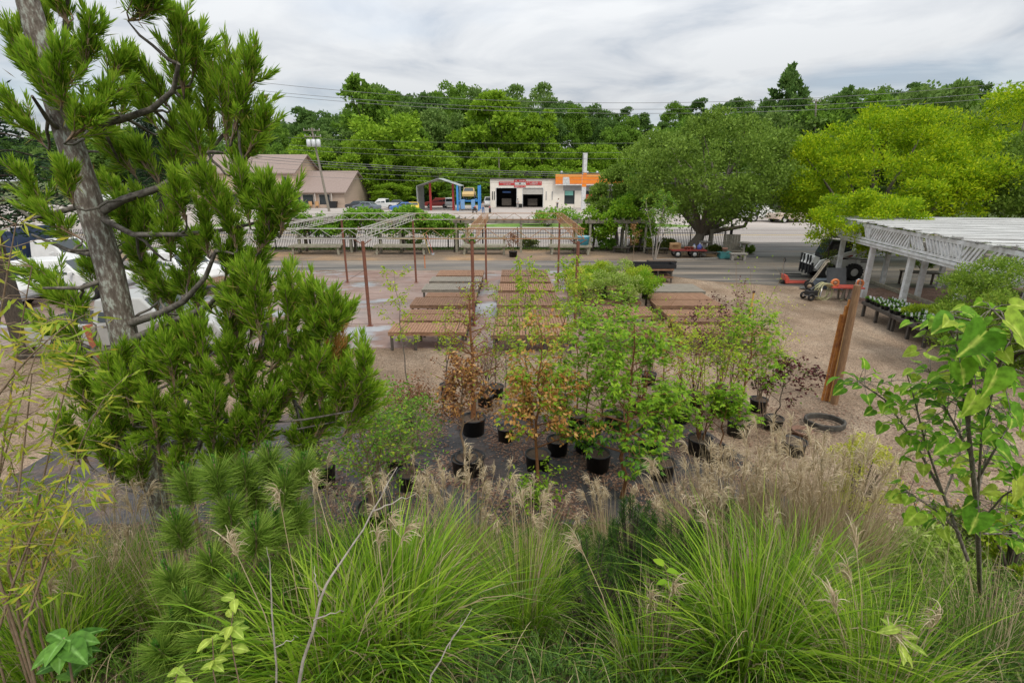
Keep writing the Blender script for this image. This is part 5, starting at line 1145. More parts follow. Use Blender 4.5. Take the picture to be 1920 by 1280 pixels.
row(195, -150, 2100, 50, 0, [4, 5, 4, 7, 1], 'on the far ridge line', (1.15, 1.5), 8)
row(168, 480, 2100, 54, 16, [4, 5, 1, 7, 3], 'just below the ridge line', (1.0, 1.4), 14)
row(148, 520, 2100, 56, 44, [1, 3, 4, 0, 7], 'halfway down the wooded slope', (1.0, 1.3))
row(130, 610, 2050, 64, 84, [0, 1, 2, 3, 1], 'on the lower slope behind the station', (1.0, 1.25))
row(118, 600, 1700, 60, 128, [0, 2, 1, 0], 'at the foot of the slope behind the lot', (1.0, 1.3), 22)
row(113, 690, 1240, 58, 180, [1, 0, 1, 4], 'low at the wood edge behind the garage', (1.1, 1.4), 16)
row(165, 380, 640, 30, 30, [6, 5, 6], 'in the dark grove above the shop house', (.7, 1.0), 26)
row(124, 330, 640, 34, 75, [7, 1, 0], 'on the brushy slope above the house roof', (1.2, 1.5), 12)
row(150, 100, 420, 44, 10, [7, 1, 4], 'in the low far wood behind the conifer', (1.3, 1.6), 6)
# single trees that stand out
far_tree(8, P(690, 330, 128).x, 128, ztop(690, 128, 128) - gz(P(690, 330, 128).x, 128), 'rising above the bright trees right of the dark grove', 1.0)
far_tree(2, P(930, 330, 126).x, 126, ztop(935, 152, 126) - gz(P(930, 330, 126).x, 126), 'standing tallest above the garage', 1.1)
far_tree(2, P(1010, 330, 127).x, 127, ztop(1000, 192, 127) - gz(P(1010, 330, 127).x, 127), 'next right of the tallest above the garage', 1.0)
far_tree(0, P(735, 330, 116).x, 116, ztop(735, 205, 116) - gz(P(735, 330, 116).x, 116), 'bulging out above the parked cars', 1.25)
far_tree(0, P(690, 330, 112).x, 112, ztop(680, 245, 112) - gz(P(690, 330, 112).x, 112), 'next to the house gable end', 1.0)
far_tree(9, P(1455, 330, 96).x, 96, ztop(1455, 104, 96) - gz(P(1455, 330, 96).x, 96), 'reaching highest into the sky on the right', .72)
far_tree(9, P(1560, 330, 92).x, 92, ztop(1560, 150, 92) - gz(P(1560, 330, 92).x, 92), 'leaning over the power lines above the lime tree', .95)
row(88, 1480, 2050, 52, 14, [1, 7, 3, 8], 'behind the lime yellow tree on the right', (1.0, 1.3), 16)
row(113, 1235, 1500, 56, 26, [1, 3, 1], 'behind the big round tree by the fence', (1.0, 1.2), 20)

# ------------------------------------------------------------------ trees standing in and around the yard
c = Vector((13.25, 37.75, .01))
tree('shade_tree', 'big round shade tree with a forked trunk by the fence, wagon at its foot', 'tree', c, 9.5, 13.2, 1.7, 46000, .19, .12, M['lf_tree'], M['bark'], 21, .42, 130, 20, None, [(0, .95), (.35, 1.05), (.7, .98), (1, .7)], .45, 1.35, (.045, .10), (.9, 0), .65)
tree('lime_tree', 'lime yellow feathery tree above the white pergola corner', 'tree', (P(1660, 400, 33).x, 34, .01), 9.6, 12.8, .5, 72000, .19, .09, M['lf_limetree'], M['bark'], 22, .3, 125, 14, None, [(0, .85), (.4, 1.05), (1, .72)], .45, None, (.045, .105), (0, 0), .6)
tree('lime_tree', 'lower yellow green bough tree hanging over the loader and pergola corner', 'tree', (19.9, 29.6, .01), 4.7, 5.2, 1.3, 20000, .14, .07, M['lf_limetree'], M['bark'], 23, .16, 34, 8, None, None, .5, None, (.09, .15), (-2.9, -4.1))
tree('lime_tree', 'second lime green tree behind the pergola, farther right', 'tree', (43, 46, .01), 12.6, 13, 2.5, 24000, .26, .15, M['lf_limetree'], M['bark'], 24, .3, 70, 10, None, None, .5, None, (.08, .13))
tree('shade_tree', 'deep green tree at the right edge behind the pergola', 'tree', (31.5, 31, .01), 8.6, 8.5, 1.6, 20000, .2, .13, M['lf_tree'], M['bark'], 25, .25, 60, 10, None, None, .45, None, (.08, .13))
tree('shade_tree', 'low dark green tree right of the orange shop, across the fence vines', 'tree', (P(1158, 400, 42).x, 42, .01), 6.0, 5.0, .8, 14000, .19, .13, M['lf_tree'], M['bark'], 26, .16, 40, 8, None, None, .45, None, (.1, .16))
tree('small_tree', 'small pale green tree between the shop and the big round tree', 'tree', (9.6, 39.6, .01), 5.4, 3.4, 1.5, 5200, .16, .10, M['lf_shrub'], M['bark'], 27, .09, 26, 10, None, None, .4, None, (.1, .17))
def dark_conifer(loc, h, w_, label, seed):
    rng = np.random.RandomState(seed); t = thing('dark_conifer', label, 'tree', loc)
    MB().tube([(0, 0, 0), (.05, 0, h * .5), (0, 0, h)], [.26, .18, .02], 10).build('trunk', M['bark_dark'], t)
    br = MB(); C = []; D = []
    for i in range(70):
        f = .40 + .60 * i / 70; a = i * 2.4; L_ = w_ / 2 * (1.06 - f) * 1.45 * rng.uniform(.7, 1.15) + .25; z = h * f
        q = [Vector((0, 0, z)), Vector((math.cos(a) * L_ * .5, math.sin(a) * L_ * .5, z + .02 * L_)), Vector((math.cos(a) * L_, math.sin(a) * L_, z - .12 * L_))]
        br.tube(q, [.04, .025, .008], 5)
        for k in range(130):
            u = rng.uniform(.15, 1); p = q[0].lerp(q[2], u) + Vector(rng.normal(size=3) * .09); C.append(p); D.append(Vector((math.cos(a), math.sin(a), .15)) + Vector(rng.normal(size=3) * .55))
    br.build('branch', M['bark_dark'], t)
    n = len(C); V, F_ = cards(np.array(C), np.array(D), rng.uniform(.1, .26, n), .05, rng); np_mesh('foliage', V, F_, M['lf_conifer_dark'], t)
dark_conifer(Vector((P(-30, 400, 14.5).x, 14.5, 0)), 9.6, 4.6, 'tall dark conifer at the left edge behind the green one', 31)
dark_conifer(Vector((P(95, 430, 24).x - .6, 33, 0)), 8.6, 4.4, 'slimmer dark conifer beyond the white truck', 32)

# vines on the arbors
def vine(x0, x1, y, z0, z1, n, lm, label, seed, trunks=()):
    rng = np.random.RandomState(seed); t = thing('vine', label, 'vine', ((x0 + x1) / 2, y, 0)); k = int((x1 - x0) * 11)
    cl = np.stack([rng.uniform(-(x1 - x0) / 2, (x1 - x0) / 2, k), rng.normal(size=k) * .5, np.zeros(k)], -1)
    edge = 1 - (np.abs(cl[:, 0]) / ((x1 - x0) / 2)) ** 3 * .5
    u = rng.uniform(0, 1, k) ** .7; cl[:, 2] = z0 + (z1 - z0) * u * edge * (.82 + .18 * np.sin(cl[:, 0] * 1.9))
    V, F_ = crown_cards(rng, cl, rng.uniform(.3, .6, k), n, .17, .11, .5, .1, .35); np_mesh('foliage', V, F_, lm, t)
    mb = MB()
    for x in trunks: mb.tube([(x - (x0 + x1) / 2 + .1 * math.sin(q), .1 * math.cos(q * 1.3), q * .5) for q in range(6)], [.09, .08, .08, .07, .06, .05], 7)
    mb.build('stem', M['bark_dark'], t)
vine(-13.2, -3.6, 37.6, 1.3, 3.15, 24000, M['lf_vine'], 'bright green vine heaped over the left timber arbor', 41, (-11.5, -8, -4.2))
vine(-18.0, -13.2, 37.6, 1.4, 3.3, 10000, M['lf_vine'], 'smaller bright green vine farther left, partly behind the conifer', 42, (-15,))
vine(4.9, 10.2, 38.0, .9, 3.7, 11000, M['lf_bright'], 'green vine over the arbor posts behind the blue tub', 43, (5.9, 8.6, 9.3))
vine(1.6, 4.6, 37.9, 2.2, 3.1, 1500, M['lf_vine'], 'thin vine strands on the right end of the bare rafters', 44, (4.5,))

# ------------------------------------------------------------------ shrubs
def mound(name, label, loc, rad, n, L, W, lm, seed, ncl=30, stems=6, cat='shrub', group=None, flat=.3, rcf=(.2, .34), parts=True, up=.35):
    rng = np.random.RandomState(seed); t = thing(name, label, cat, loc, 0, group)
    cl = ell_clumps(rng, ncl, (0, 0, rad[2] * .95), (rad[0] * .8, rad[1] * .8, rad[2] * .85)); cl[:, 2] = np.maximum(cl[:, 2], .08)
    V, F_ = crown_cards(rng, cl, rng.uniform(rcf[0], rcf[1], ncl) * rad[0], n, L, W, flat, up); np_mesh('foliage', V, F_, lm, t)
    mb = MB()
    for i in rng.choice(ncl, min(stems, ncl), replace=False): q = Vector(cl[i]); mb.tube([(0, 0, 0), q * .5 + Vector((0, 0, .1 * q.length)), q], [.02 + rad[0] * .02, .012 + rad[0] * .012, .006], 6)
    mb.build('stem', M['bark_dark'], t); return t
mound('evergreen_shrub', 'large soft yellow green evergreen shrub at the near end of the plank tables', Vector((13.35, 13.2, 0)), (2.2, 1.9, 1.65), 46000, .075, .03, M['lf_ever'], 51, 90, 10, rcf=(.12, .2))
mound('evergreen_shrub', 'pale flowering evergreen shrub behind the round one, at the photo edge', Vector((17.6, 15.0, 0)), (1.7, 1.6, 1.5), 16000, .08, .04, M['lf_vari'], 52, 60, 8, rcf=(.13, .22))
for i, (px, py, r_, h_, lm, lab) in enumerate(((1140, 472, .7, .9, 'lf_shrub', 'dark leafed shrub on the ground right of the blue tub'), (1205, 470, .9, .8, 'lf_lime', 'yellow green low shrub beneath the bare stems'), (1250, 470, .8, .8, 'lf_olive', 'olive shrub left of the red wagon by the fence'),
                                             (1345, 476, .6, .5, 'lf_olive', 'olive shrub behind the sloping plank bench'), (880, 462, .6, .9, 'lf_vine', 'green shrub growing through the display bench by the dead plant'), (775, 464, .7, .7, 'lf_under', 'weedy shrub behind the second display bench'), (990, 464, .9, .45, 'lf_olive', 'low weeds along the fence right of the dead plant'), (1405, 476, .5, .7, 'lf_tree', 'dark shrub by the gate post'))):
    mound('roadside_shrub', lab, G(px, py) + Vector((0, .4, 0)), (r_, r_ * .8, h_ * .6), 1600, .13, .08, M[lm], 60 + i, 14, 4)
mound('climber', 'silvery climber on the pergola corner post over the loader cab', Vector((16.0, 25.9, .8)), (.4, .35, 1.1), 800, .09, .05, M['lf_olive'], 72, 16, 4, rcf=(.4, .6))
mound('pergola_plant', 'potted greenery on the dark table in the pergola shade', Vector((20.3, 25.2, .72)), (.5, .45, .5), 800, .12, .06, M['lf_tree'], 73, 10, 4)
mound('bench_foliage', 'low green bedding foliage on the back row of the plank tables', Vector(A0.lerp(A1, .45) + uy * 1.0) + Vector((0, 0, .61)), (1.1, .5, .16), 2600, .09, .04, M['lf_lime'], 74, 26, 6, rcf=(.1, .16))

# ------------------------------------------------------------------ woody nursery plants
def pot_parts(t, r_, h_, x=0, y=0):
    r_ *= .88; h_ *= .92
    MB().lathe([(.001, 0), (r_ * .86, 0), (r_ * .98, h_ * .93), (r_ * 1.05, h_ * .94), (r_ * 1.05, h_), (r_ * .95, h_), (r_ * .92, h_ * .88), (.001, h_ * .88)], (x, y, 0), 20).build('pot', M['black_plastic'], t)
    MB().lathe([(r_ * .93, h_ * .885), (r_ * .5, h_ * .9), (.001, h_ * .9)], (x, y, 0), 12).build('soil', M['soil'], t)
def woody(rng, h, spread, nb, r0, start=.3, up=.55, sub=4, lean=(0, 0), wig=.03, base_z=0.0, stems=1, bend=0.0):
    mb = MB(); pts = []; dirs = []
    for s_ in range(stems):
        a0 = rng.uniform(0, 6.28); off = Vector((math.cos(a0), math.sin(a0), 0)) * (.0 if stems == 1 else .05)
        ln = Vector((lean[0], lean[1], 0)) + (Vector((math.cos(a0), math.sin(a0), 0)) * spread * rng.uniform(.25, .75) if stems > 1 else Vector((0, 0, 0)))
        hh = h * (1 if stems == 1 else rng.uniform(.72, 1.0)); k = 8
        tr = [off + Vector((0, 0, base_z)) + ln * (i / k) ** 1.4 + Vector((rng.normal() * wig, rng.normal() * wig, 0)) * (i > 0) + Vector((0, 0, (hh - base_z) * (i / k))) for i in range(k + 1)]
        mb.tube(tr, [r0 * (1 - .85 * (i / k) ** .8) for i in range(k + 1)], 7)
        for i in range(nb):
            f = start + (1 - start) * (i + rng.uniform(0, 1)) / nb; j = min(int(f * k), k - 1); p = tr[j].lerp(tr[j + 1], f * k - j); a = a0 + i * 2.4 + rng.uniform(-.5, .5)
            L_ = spread * (1.08 - .75 * f) * rng.uniform(.7, 1.2); uu = up * rng.uniform(.6, 1.3); d = Vector((math.cos(a), math.sin(a), uu)); d.normalize()
            q = [p + d * L_ * u + Vector((0, 0, (.12 - bend) * L_ * u * u)) + Vector(rng.normal(size=3) * .025 * L_) * (u > 0) for u in (0, .33, .66, 1)]
            rb = r0 * (.42 * (1 - f) + .12); mb.tube(q, [rb, rb * .75, rb * .5, rb * .2], 5)
            for u in np.linspace(.35, 1, 6): m_ = q[0].lerp(q[3], u) if u > .97 else q[min(int(u * 3), 2)].lerp(q[min(int(u * 3), 2) + 1], u * 3 - min(int(u * 3), 2)); pts.append(m_); dirs.append(d)
            for s2 in range(sub):
                u = rng.uniform(.3, .95); m_ = q[min(int(u * 3), 2)].lerp(q[min(int(u * 3), 2) + 1], u * 3 - min(int(u * 3), 2)); dd = (d + Vector(rng.normal(size=3) * .6)); dd.normalize(); l2 = L_ * rng.uniform(.25, .5)
                e = m_ + dd * l2; mb.tube([m_, m_.lerp(e, .5) + Vector(rng.normal(size=3) * .01), e], [rb * .4, rb * .3, rb * .12], 4)
                for u2 in (.35, .6, .8, 1): pts.append(m_.lerp(e, u2)); dirs.append(dd)
        for u in (.9, 1): pts.append(tr[int(k * u)]); dirs.append(Vector((0, 0, 1)))
    return mb, np.array(pts), np.array(dirs)
def leaves_on(rng, pts, dirs, n, L, W, droop=.3, palm=0, flat=.45, zr=None, jit=.03):
    sel = np.arange(len(pts))
    if zr: sel = sel[(pts[:, 2] >= zr[0]) & (pts[:, 2] <= zr[1])]
    if len(sel) == 0: sel = np.arange(len(pts))
    i = rng.choice(sel, n); C = pts[i] + rng.normal(size=(n, 3)) * jit * 1.6; D = unit(dirs[i] * .5 + rng.normal(size=(n, 3)) * [.75, .75, .4] + [0, 0, -droop])
    if palm:
        s_ = unit(np.cross(D, [0, 0, 1.0]) + 1e-5); parts = []
        for k in range(palm):
            a = (k - (palm - 1) / 2) * .62; Dk = unit(D * math.cos(a) + s_ * math.sin(a) + rng.normal(size=(n, 3)) * .12); parts.append(cards(C + D * .03, Dk, L * rng.uniform(.75, 1.2, n) * (1 - abs(a) * .2), W, rng, .8))
        return join(parts)
    return cards(C, D, L * rng.uniform(.65, 1.3, n), W * rng.uniform(.7, 1.25, n), rng, flat)
def potted(label, base, top, spread, layers, pot=(.25, .36), bark='bark_tan', r0=.016, nb=12, start=.3, up=.55, sub=4, seed=0, stems=1, lean=(0, 0), name='potted_tree', cat='potted tree', bend=0.0, wig=.03, loc=None):
    """base: where the pot or trunk meets the ground (photo px) ; top: height in m"""
    p = loc if loc is not None else G(*base); p = Vector(p); p.z += .012
    rng = np.random.RandomState(200 + seed); t = thing(name, label, cat, p)
    bz = 0.0
    if pot: pot_parts(t, *pot); bz = pot[1] * .85
    mb, pts, dirs = woody(rng, top * 1.04, spread * 1.22, int(nb * 1.25), r0, start, up, sub, lean, wig, bz, stems, bend); mb.build('stem', M[bark], t)
    for (lm, n, L, W, droop, palm, zr) in layers:
        n = int(n * (1.0 if lm == 'lf_bright' else 1.3)); L *= .95; W *= .95
        V, F_ = leaves_on(rng, pts, dirs, n, L, W, droop, palm, zr=zr); np_mesh('foliage', V, F_, M[lm], t)
    return t
def hgt(base, ptop): q = G(*base); return P(base[0], ptop, q.y).z
Bd = [  # label, base px, top px, spread, layers, kw
 ('slender sapling with sparse yellow green leaves standing left of the benches', (765, 757), 520, .62, [('lf_lime', 300, .085, .045, .3, 0, None), ('lf_brown', 40, .05, .025, .6, 0, None)], dict(pot=None, bark='bark', r0=.022, nb=11, start=.42, sub=2, lean=(-.1, 0))),
 ('young tree with a thick cinnamon trunk and dead twigs in a large black pot', (888, 812), 548, .62, [('lf_brown', 420, .05, .025, .8, 0, None), ('lf_lime', 260, .07, .035, .3, 0, (1.2, 3.2)), ('lf_orange', 60, .06, .03, .6, 0, (.3, 1.0))], dict(pot=(.29, .40), bark='bark_orange', r0=.06, nb=26, start=.2, sub=4, up=.35)),
 ('dead bush with hanging brown orange leaves in a black pot', (872, 888), 690, .62, [('lf_brown', 900, .075, .035, .7, 0, None), ('lf_orange', 700, .07, .035, .7, 0, None), ('lf_lime', 60, .06, .03, .3, 0, None)], dict(pot=(.27, .36), bark='bark_tan', r0=.03, nb=16, start=.3, sub=4, up=.7)),
 ('thin trunk sapling with few dead leaves in a small black pot', (948, 826), 600, .45, [('lf_brown', 220, .05, .025, .7, 0, None), ('lf_lime', 200, .07, .03, .2, 0, (.3, .6)), ('lf_bright', 160, .08, .03, .4, 0, (1.2, 2.6))], dict(pot=(.19, .32), bark='bark', r0=.02, nb=12, sub=3)),
 ('japanese style maple with orange dead leaves on its lower half and green above', (1008, 935), 610, .72, [('lf_orange', 1150, .085, .045, .8, 0, (.35, 2.3)), ('lf_bright', 380, .10, .035, .4, 3, (1.0, 2.4)), ('lf_lime', 140, .10, .03, .3, 3, (.3, .9)), ('lf_orange', 300, .08, .045, .8, 0, None)], dict(pot=(.27, .40), bark='bark_orange', r0=.032, nb=24, start=.2, up=.75)),
 ('tall narrow sapling of drooping lime leaves in front of the middle bench row', (985, 780), 505, .55, [('lf_lime', 560, .11, .035, .55, 0, None), ('lf_bright', 360, .11, .035, .5, 0, None)], dict(pot=(.22, .32), bark='bark', r0=.022, nb=17, start=.3, sub=3)),
 ('tall sapling with drooping light green leaves beside the third post', (1050, 765), 500, .6, [('lf_lime', 520, .11, .035, .55, 0, None), ('lf_bright', 420, .11, .035, .5, 0, None)], dict(pot=(.22, .32), bark='bark_orange', r0=.02, nb=15, start=.35, sub=3, lean=(.1, 0))),
 ('bright green bushy young tree with a cinnamon trunk at the front of the pots', (1166, 934), 620, .98, [('lf_bright', 1050, .115, .042, .45, 3, None), ('lf_broad', 260, .11, .045, .4, 3, (.4, 1.4)), ('lf_brown', 60, .06, .03, .6, 0, None)], dict(pot=None, bark='bark_orange', r0=.045, nb=26, start=.26, up=.3)),
 ('bushy green young tree left behind the bright cinnamon trunked one', (1120, 880), 620, .85, [('lf_bright', 800, .11, .04, .45, 3, None)], dict(pot=(.26, .38), bark='bark_tan', r0=.026, nb=20, start=.25)),
 ('leafy sapling of fresh green with brown seed heads in the second row of pots', (1150, 800), 560, .7, [('lf_bright', 420, .11, .04, .4, 3, None), ('lf_brown', 220, .09, .03, 1.0, 0, (1.2, 2.2))], dict(pot=(.24, .34), bark='bark_orange', r0=.022, nb=16)),
 ('arching bare multi stemmed shrub with a few lime leaves', (1200, 775), 560, .55, [('lf_lime', 170, .07, .03, .4, 0, None), ('lf_orange', 50, .08, .04, .7, 0, (1.0, 1.6))], dict(pot=(.24, .34), bark='bark_orange', r0=.013, nb=4, stems=11, sub=2, up=.9)),
 ('young tree with orange tinged tips and a straight brown stem', (1240, 765), 610, .5, [('lf_orange', 110, .09, .04, .6, 0, None), ('lf_lime', 200, .08, .035, .3, 0, None)], dict(pot=(.24, .34), bark='bark_orange', r0=.022, nb=12)),
 ('leafy green shrub with the black pot turned to the wooden post', (1240, 895), 740, .66, [('lf_bright', 640, .11, .04, .45, 3, None)], dict(pot=(.25, .36), bark='bark_tan', r0=.02, nb=16)),
 ('airy yellow green shrub of many thin stems', (1310, 850), 600, .7, [('lf_lime', 1000, .06, .035, .2, 0, None), ('lf_bright', 260, .09, .035, .4, 3, (.3, 1.0))], dict(pot=(.26, .36), bark='bark_orange', r0=.012, nb=7, stems=8, sub=3, up=.8)),
 ('young tree with tiered bright green leaves and a brown stem near the wooden post', (1382, 815), 598, .82, [('lf_bright', 640, .115, .042, .45, 3, None), ('lf_lime', 120, .08, .035, .3, 0, None)], dict(pot=(.26, .36), bark='bark_orange', r0=.034, nb=20, start=.35, up=.35)),
 ('tall bare shrub with long wand like stems above the right bench row', (1372, 770), 478, .75, [('lf_lime', 130, .07, .03, .3, 0, None)], dict(pot=(.24, .34), bark='bark_tan', r0=.014, nb=4, stems=7, sub=2, up=1.2)),
 ('maroon leaved shrub in front of the right bench row', (1300, 760), 552, .55, [('lf_maroon', 620, .06, .04, .2, 0, None)], dict(pot=(.22, .32), bark='bark_dark', r0=.014, nb=8, stems=4, sub=3)),
 ('slim maroon leaved shrub rising before the fourth right bench', (1345, 745), 520, .42, [('lf_maroon', 320, .055, .035, .2, 0, None)], dict(pot=(.22, .32), bark='bark_orange', r0=.013, nb=8, stems=3, sub=2)),
 ('low maroon leaved shrub left of the wooden post', (1448, 805), 692, .75, [('lf_maroon', 520, .075, .055, .2, 0, None), ('lf_olive', 160, .06, .04, .2, 0, None)], dict(pot=(.22, .30), bark='bark_dark', r0=.016, nb=14, sub=3, lean=(.25, 0))),
 ('thin yellow leaved stems between the bright tree and the wooden post', (1425, 800), 560, .65, [('lf_gold', 300, .06, .03, .2, 0, None)], dict(pot=None, bark='bark_tan', r0=.011, nb=6, stems=5, sub=3, up=.9)),
 ('broad green shrub in a black pot at the left of the pot rows', (705, 985), 742, .85, [('lf_shrub', 2600, .065, .03, .1, 0, None), ('lf_lime', 700, .06, .03, .1, 0, (.7, 2.0))], dict(pot=(.29, .38), bark='bark_tan', r0=.02, nb=10, stems=7, sub=5, up=.8, start=.15)),
 ('second fine leaved green shrub, behind the broad green one', (770, 915), 745, .6, [('lf_shrub', 1500, .06, .028, .1, 0, None)], dict(pot=(.25, .35), bark='bark_tan', r0=.016, nb=9, stems=6, sub=5, up=.8, start=.15)),
 ('dull olive shrub in a tall black pot at the left below the conifer', (607, 905), 745, .42, [('lf_olive', 1700, .055, .025, .2, 0, None)], dict(pot=(.26, .42), bark='bark_dark', r0=.016, nb=9, stems=6, sub=5, up=1.0, start=.15)),
 ('low dead brown bush at the edge of the black fabric', (760, 800), 735, .62, [('lf_brown', 1200, .06, .035, .3, 0, None), ('lf_olive', 120, .05, .03, .2, 0, None)], dict(pot=(.24, .28), bark='bark_tan', r0=.012, nb=8, stems=6, sub=4, up=.7)),
 ('leaning grey sapling with only a few brown leaves behind the dead bush', (826, 790), 585, .42, [('lf_brown', 120, .06, .03, .6, 0, None), ('lf_lime', 70, .08, .04, .3, 0, (1.6, 2.6))], dict(pot=None, bark='bark', r0=.026, nb=8, start=.2, sub=2, lean=(.55, 0))),
 ('dry brown shrub of upright stems behind the large black pot', (910, 760), 620, .5, [('lf_brown', 420, .05, .025, .4, 0, None)], dict(pot=(.22, .3), bark='bark_dark', r0=.010, nb=5, stems=9, sub=3, up=.9)),
 ('bushy sapling mostly hidden behind the orange maple', (1045, 850), 690, .6, [('lf_bright', 420, .1, .035, .45, 3, None)], dict(pot=(.24, .34), bark='bark_tan', r0=.02, nb=14)),
 ('low fresh green seedling at the foot of the orange maple', (1010, 985), 890, .42, [('lf_bright', 500, .07, .04, .2, 0, None)], dict(pot=None, bark='bark_tan', r0=.01, nb=6, stems=4, sub=3)),
 ('leafy green sapling right in front of the tiered young tree', (1345, 870), 735, .6, [('lf_bright', 420, .10, .04, .45, 3, None)], dict(pot=(.25, .34), bark='bark_orange', r0=.018, nb=12)),
 ('weak sapling in a black pot on the path at the far right', (1738, 1000), 945, .35, [('lf_orange', 60, .05, .025, .3, 0, None), ('lf_lime', 60, .05, .025, .3, 0, None)], dict(pot=(.17, .26), bark='bark_tan', r0=.008, nb=5, stems=3, sub=2)),
 ('dead brown shrub in a square black pot between the display benches', (962, 482), 443, .6, [('lf_brown', 620, .09, .05, .3, 0, None)], dict(pot=(.33, .42), bark='bark_tan', r0=.025, nb=14, sub=4, start=.25)),
 ('pale multi stemmed small tree rising behind the black trough', (1226, 502), 352, 1.1, [('lf_shrub', 1500, .11, .06, .2, 0, None), ('lf_lime', 400, .10, .05, .2, 0, (.4, 1.3))], dict(pot=(.32, .42), bark='twig_grey', r0=.035, nb=7, stems=5, sub=4, up=1.1, start=.45)),
 ('small brown leaved sapling standing behind the black tray', (1186, 500), 425, .5, [('lf_brown', 260, .08, .04, .3, 0, None), ('lf_orange', 120, .08, .04, .3, 0, None)], dict(pot=(.22, .3), bark='bark_tan', r0=.025, nb=10, start=.4)),
]
for i, (lab, base, top, spread, layers, kw) in enumerate(Bd):
    nm = 'potted_tree' if kw.get('stems', 1) == 1 and kw.get('pot') else 'potted_shrub' if kw.get('pot') else 'sapling'
    cat = {'potted_tree': 'potted tree', 'potted_shrub': 'potted shrub', 'sapling': 'sapling'}[nm]
    potted(lab, base, hgt(base, top), spread, layers, seed=i, name=nm, cat=cat, **kw)
for i, (base, top, spread, layers, lab, kw) in enumerate((
    ((1080, 800), 520, .5, [('lf_lime', 420, .10, .032, .5, 0, None), ('lf_bright', 200, .10, .03, .4, 0, None)], 'airy lime sapling right of the tall drooping pair', dict(bark='bark_orange', r0=.02)),
    ((930, 745), 545, .45, [('lf_lime', 260, .09, .03, .5, 0, None), ('lf_brown', 90, .05, .025, .5, 0, None)], 'thin sapling of lime tufts before the aisle between the bench rows', dict(bark='bark', r0=.018)),
    ((1275, 790), 580, .5, [('lf_lime', 420, .07, .03, .3, 0, None), ('lf_orange', 60, .08, .035, .6, 0, None)], 'twiggy lime sapling with a few orange leaves left of the yellow green shrub', dict(bark='bark_orange', r0=.014, stems=4, up=.9)),
    ((1345, 775), 575, .5, [('lf_lime', 380, .07, .03, .3, 0, None)], 'loose lime shrub right behind the yellow green one', dict(bark='bark_tan', r0=.012, stems=5, up=.9)),
    ((1095, 845), 590, .6, [('lf_bright', 360, .10, .036, .4, 3, None), ('lf_orange', 130, .08, .04, .7, 0, (1.0, 2.4))], 'green sapling with orange topmost leaves, between maple and bright tree', dict(bark='bark_orange', r0=.022)),
    ((1420, 770), 545, .5, [('lf_lime', 260, .08, .03, .3, 0, None)], 'slim lime sapling right of the bare wand shrub', dict(bark='bark_tan', r0=.014, stems=3, up=.9)),
    ((1215, 720), 590, .45, [('lf_bright', 260, .09, .035, .4, 0, None), ('lf_brown', 80, .07, .03, .8, 0, None)], 'small fresh sapling just before the third bench row', dict(bark='bark_orange', r0=.016)),
    ((840, 742), 585, .42, [('lf_lime', 190, .08, .035, .3, 0, None), ('lf_brown', 60, .05, .025, .5, 0, None)], 'short lime sapling at the corner of the left bench row', dict(bark='bark', r0=.016)))):
    potted(lab, base, hgt(base, top), spread, layers, pot=(.22, .32), seed=60 + i, name='potted_shrub' if kw.get('stems') else 'potted_tree', cat='potted shrub' if kw.get('stems') else 'potted tree', nb=7 if kw.get('stems') else 13, start=.35, sub=3, **kw)
# empty and half hidden pots among them
for i, (px, py, r_, h_, lab) in enumerate(((678, 785, .24, .32, 'black pot half hidden under the conifer tips'), (1008, 880, .26, .36, 'black pot behind the orange maple trunk'), (1215, 850, .24, .34, 'black pot behind the bright green tree'),
                                          (1485, 850, .26, .3, 'black pot behind the dry grass'), (882, 885, .30, .36, 'large black pot beside the dead orange bush'), (745, 880, .22, .3, 'black pot behind the broad green shrub'))):
    t = thing('empty_pot', lab, 'pot', G(px, py) + Vector((0, 0, .012)), 0, 'black nursery pots on the fabric'); pot_parts(t, r_, h_)
t = thing('clay_pot', 'clay coloured pot beside the black pipe ring', 'pot', G(1500, 828) + Vector((0, 0, .01))); MB().lathe([(.001, 0), (.14, 0), (.19, .22), (.2, .22), (.2, .27), (.17, .27), (.15, .2), (.001, .2)], n=16).build('pot', paint('clay_brown', (.20, .11, .075), .9), t); MB().lathe([(.16, .2), (.001, .21)], n=10).build('soil', M['soil'], t)
t = thing('pipe_coil', 'ring of black irrigation pipe lying near the wooden post', 'pipe coil', G(1545, 800) + Vector((0, 0, .05)))
mb = MB(); q = [(.38 * math.cos(a) * (1 + .02 * math.sin(a * 3)), .34 * math.sin(a) * (1 + .02 * math.cos(a * 2)), .02 + .012 * a / 3) for a in np.linspace(0, 25, 110)]; mb.tube(q, .028, 7); mb.build('pipe', mat('dusty_black_pipe', (.035, .033, .03), (.09, .08, .065), 6, .8), t)
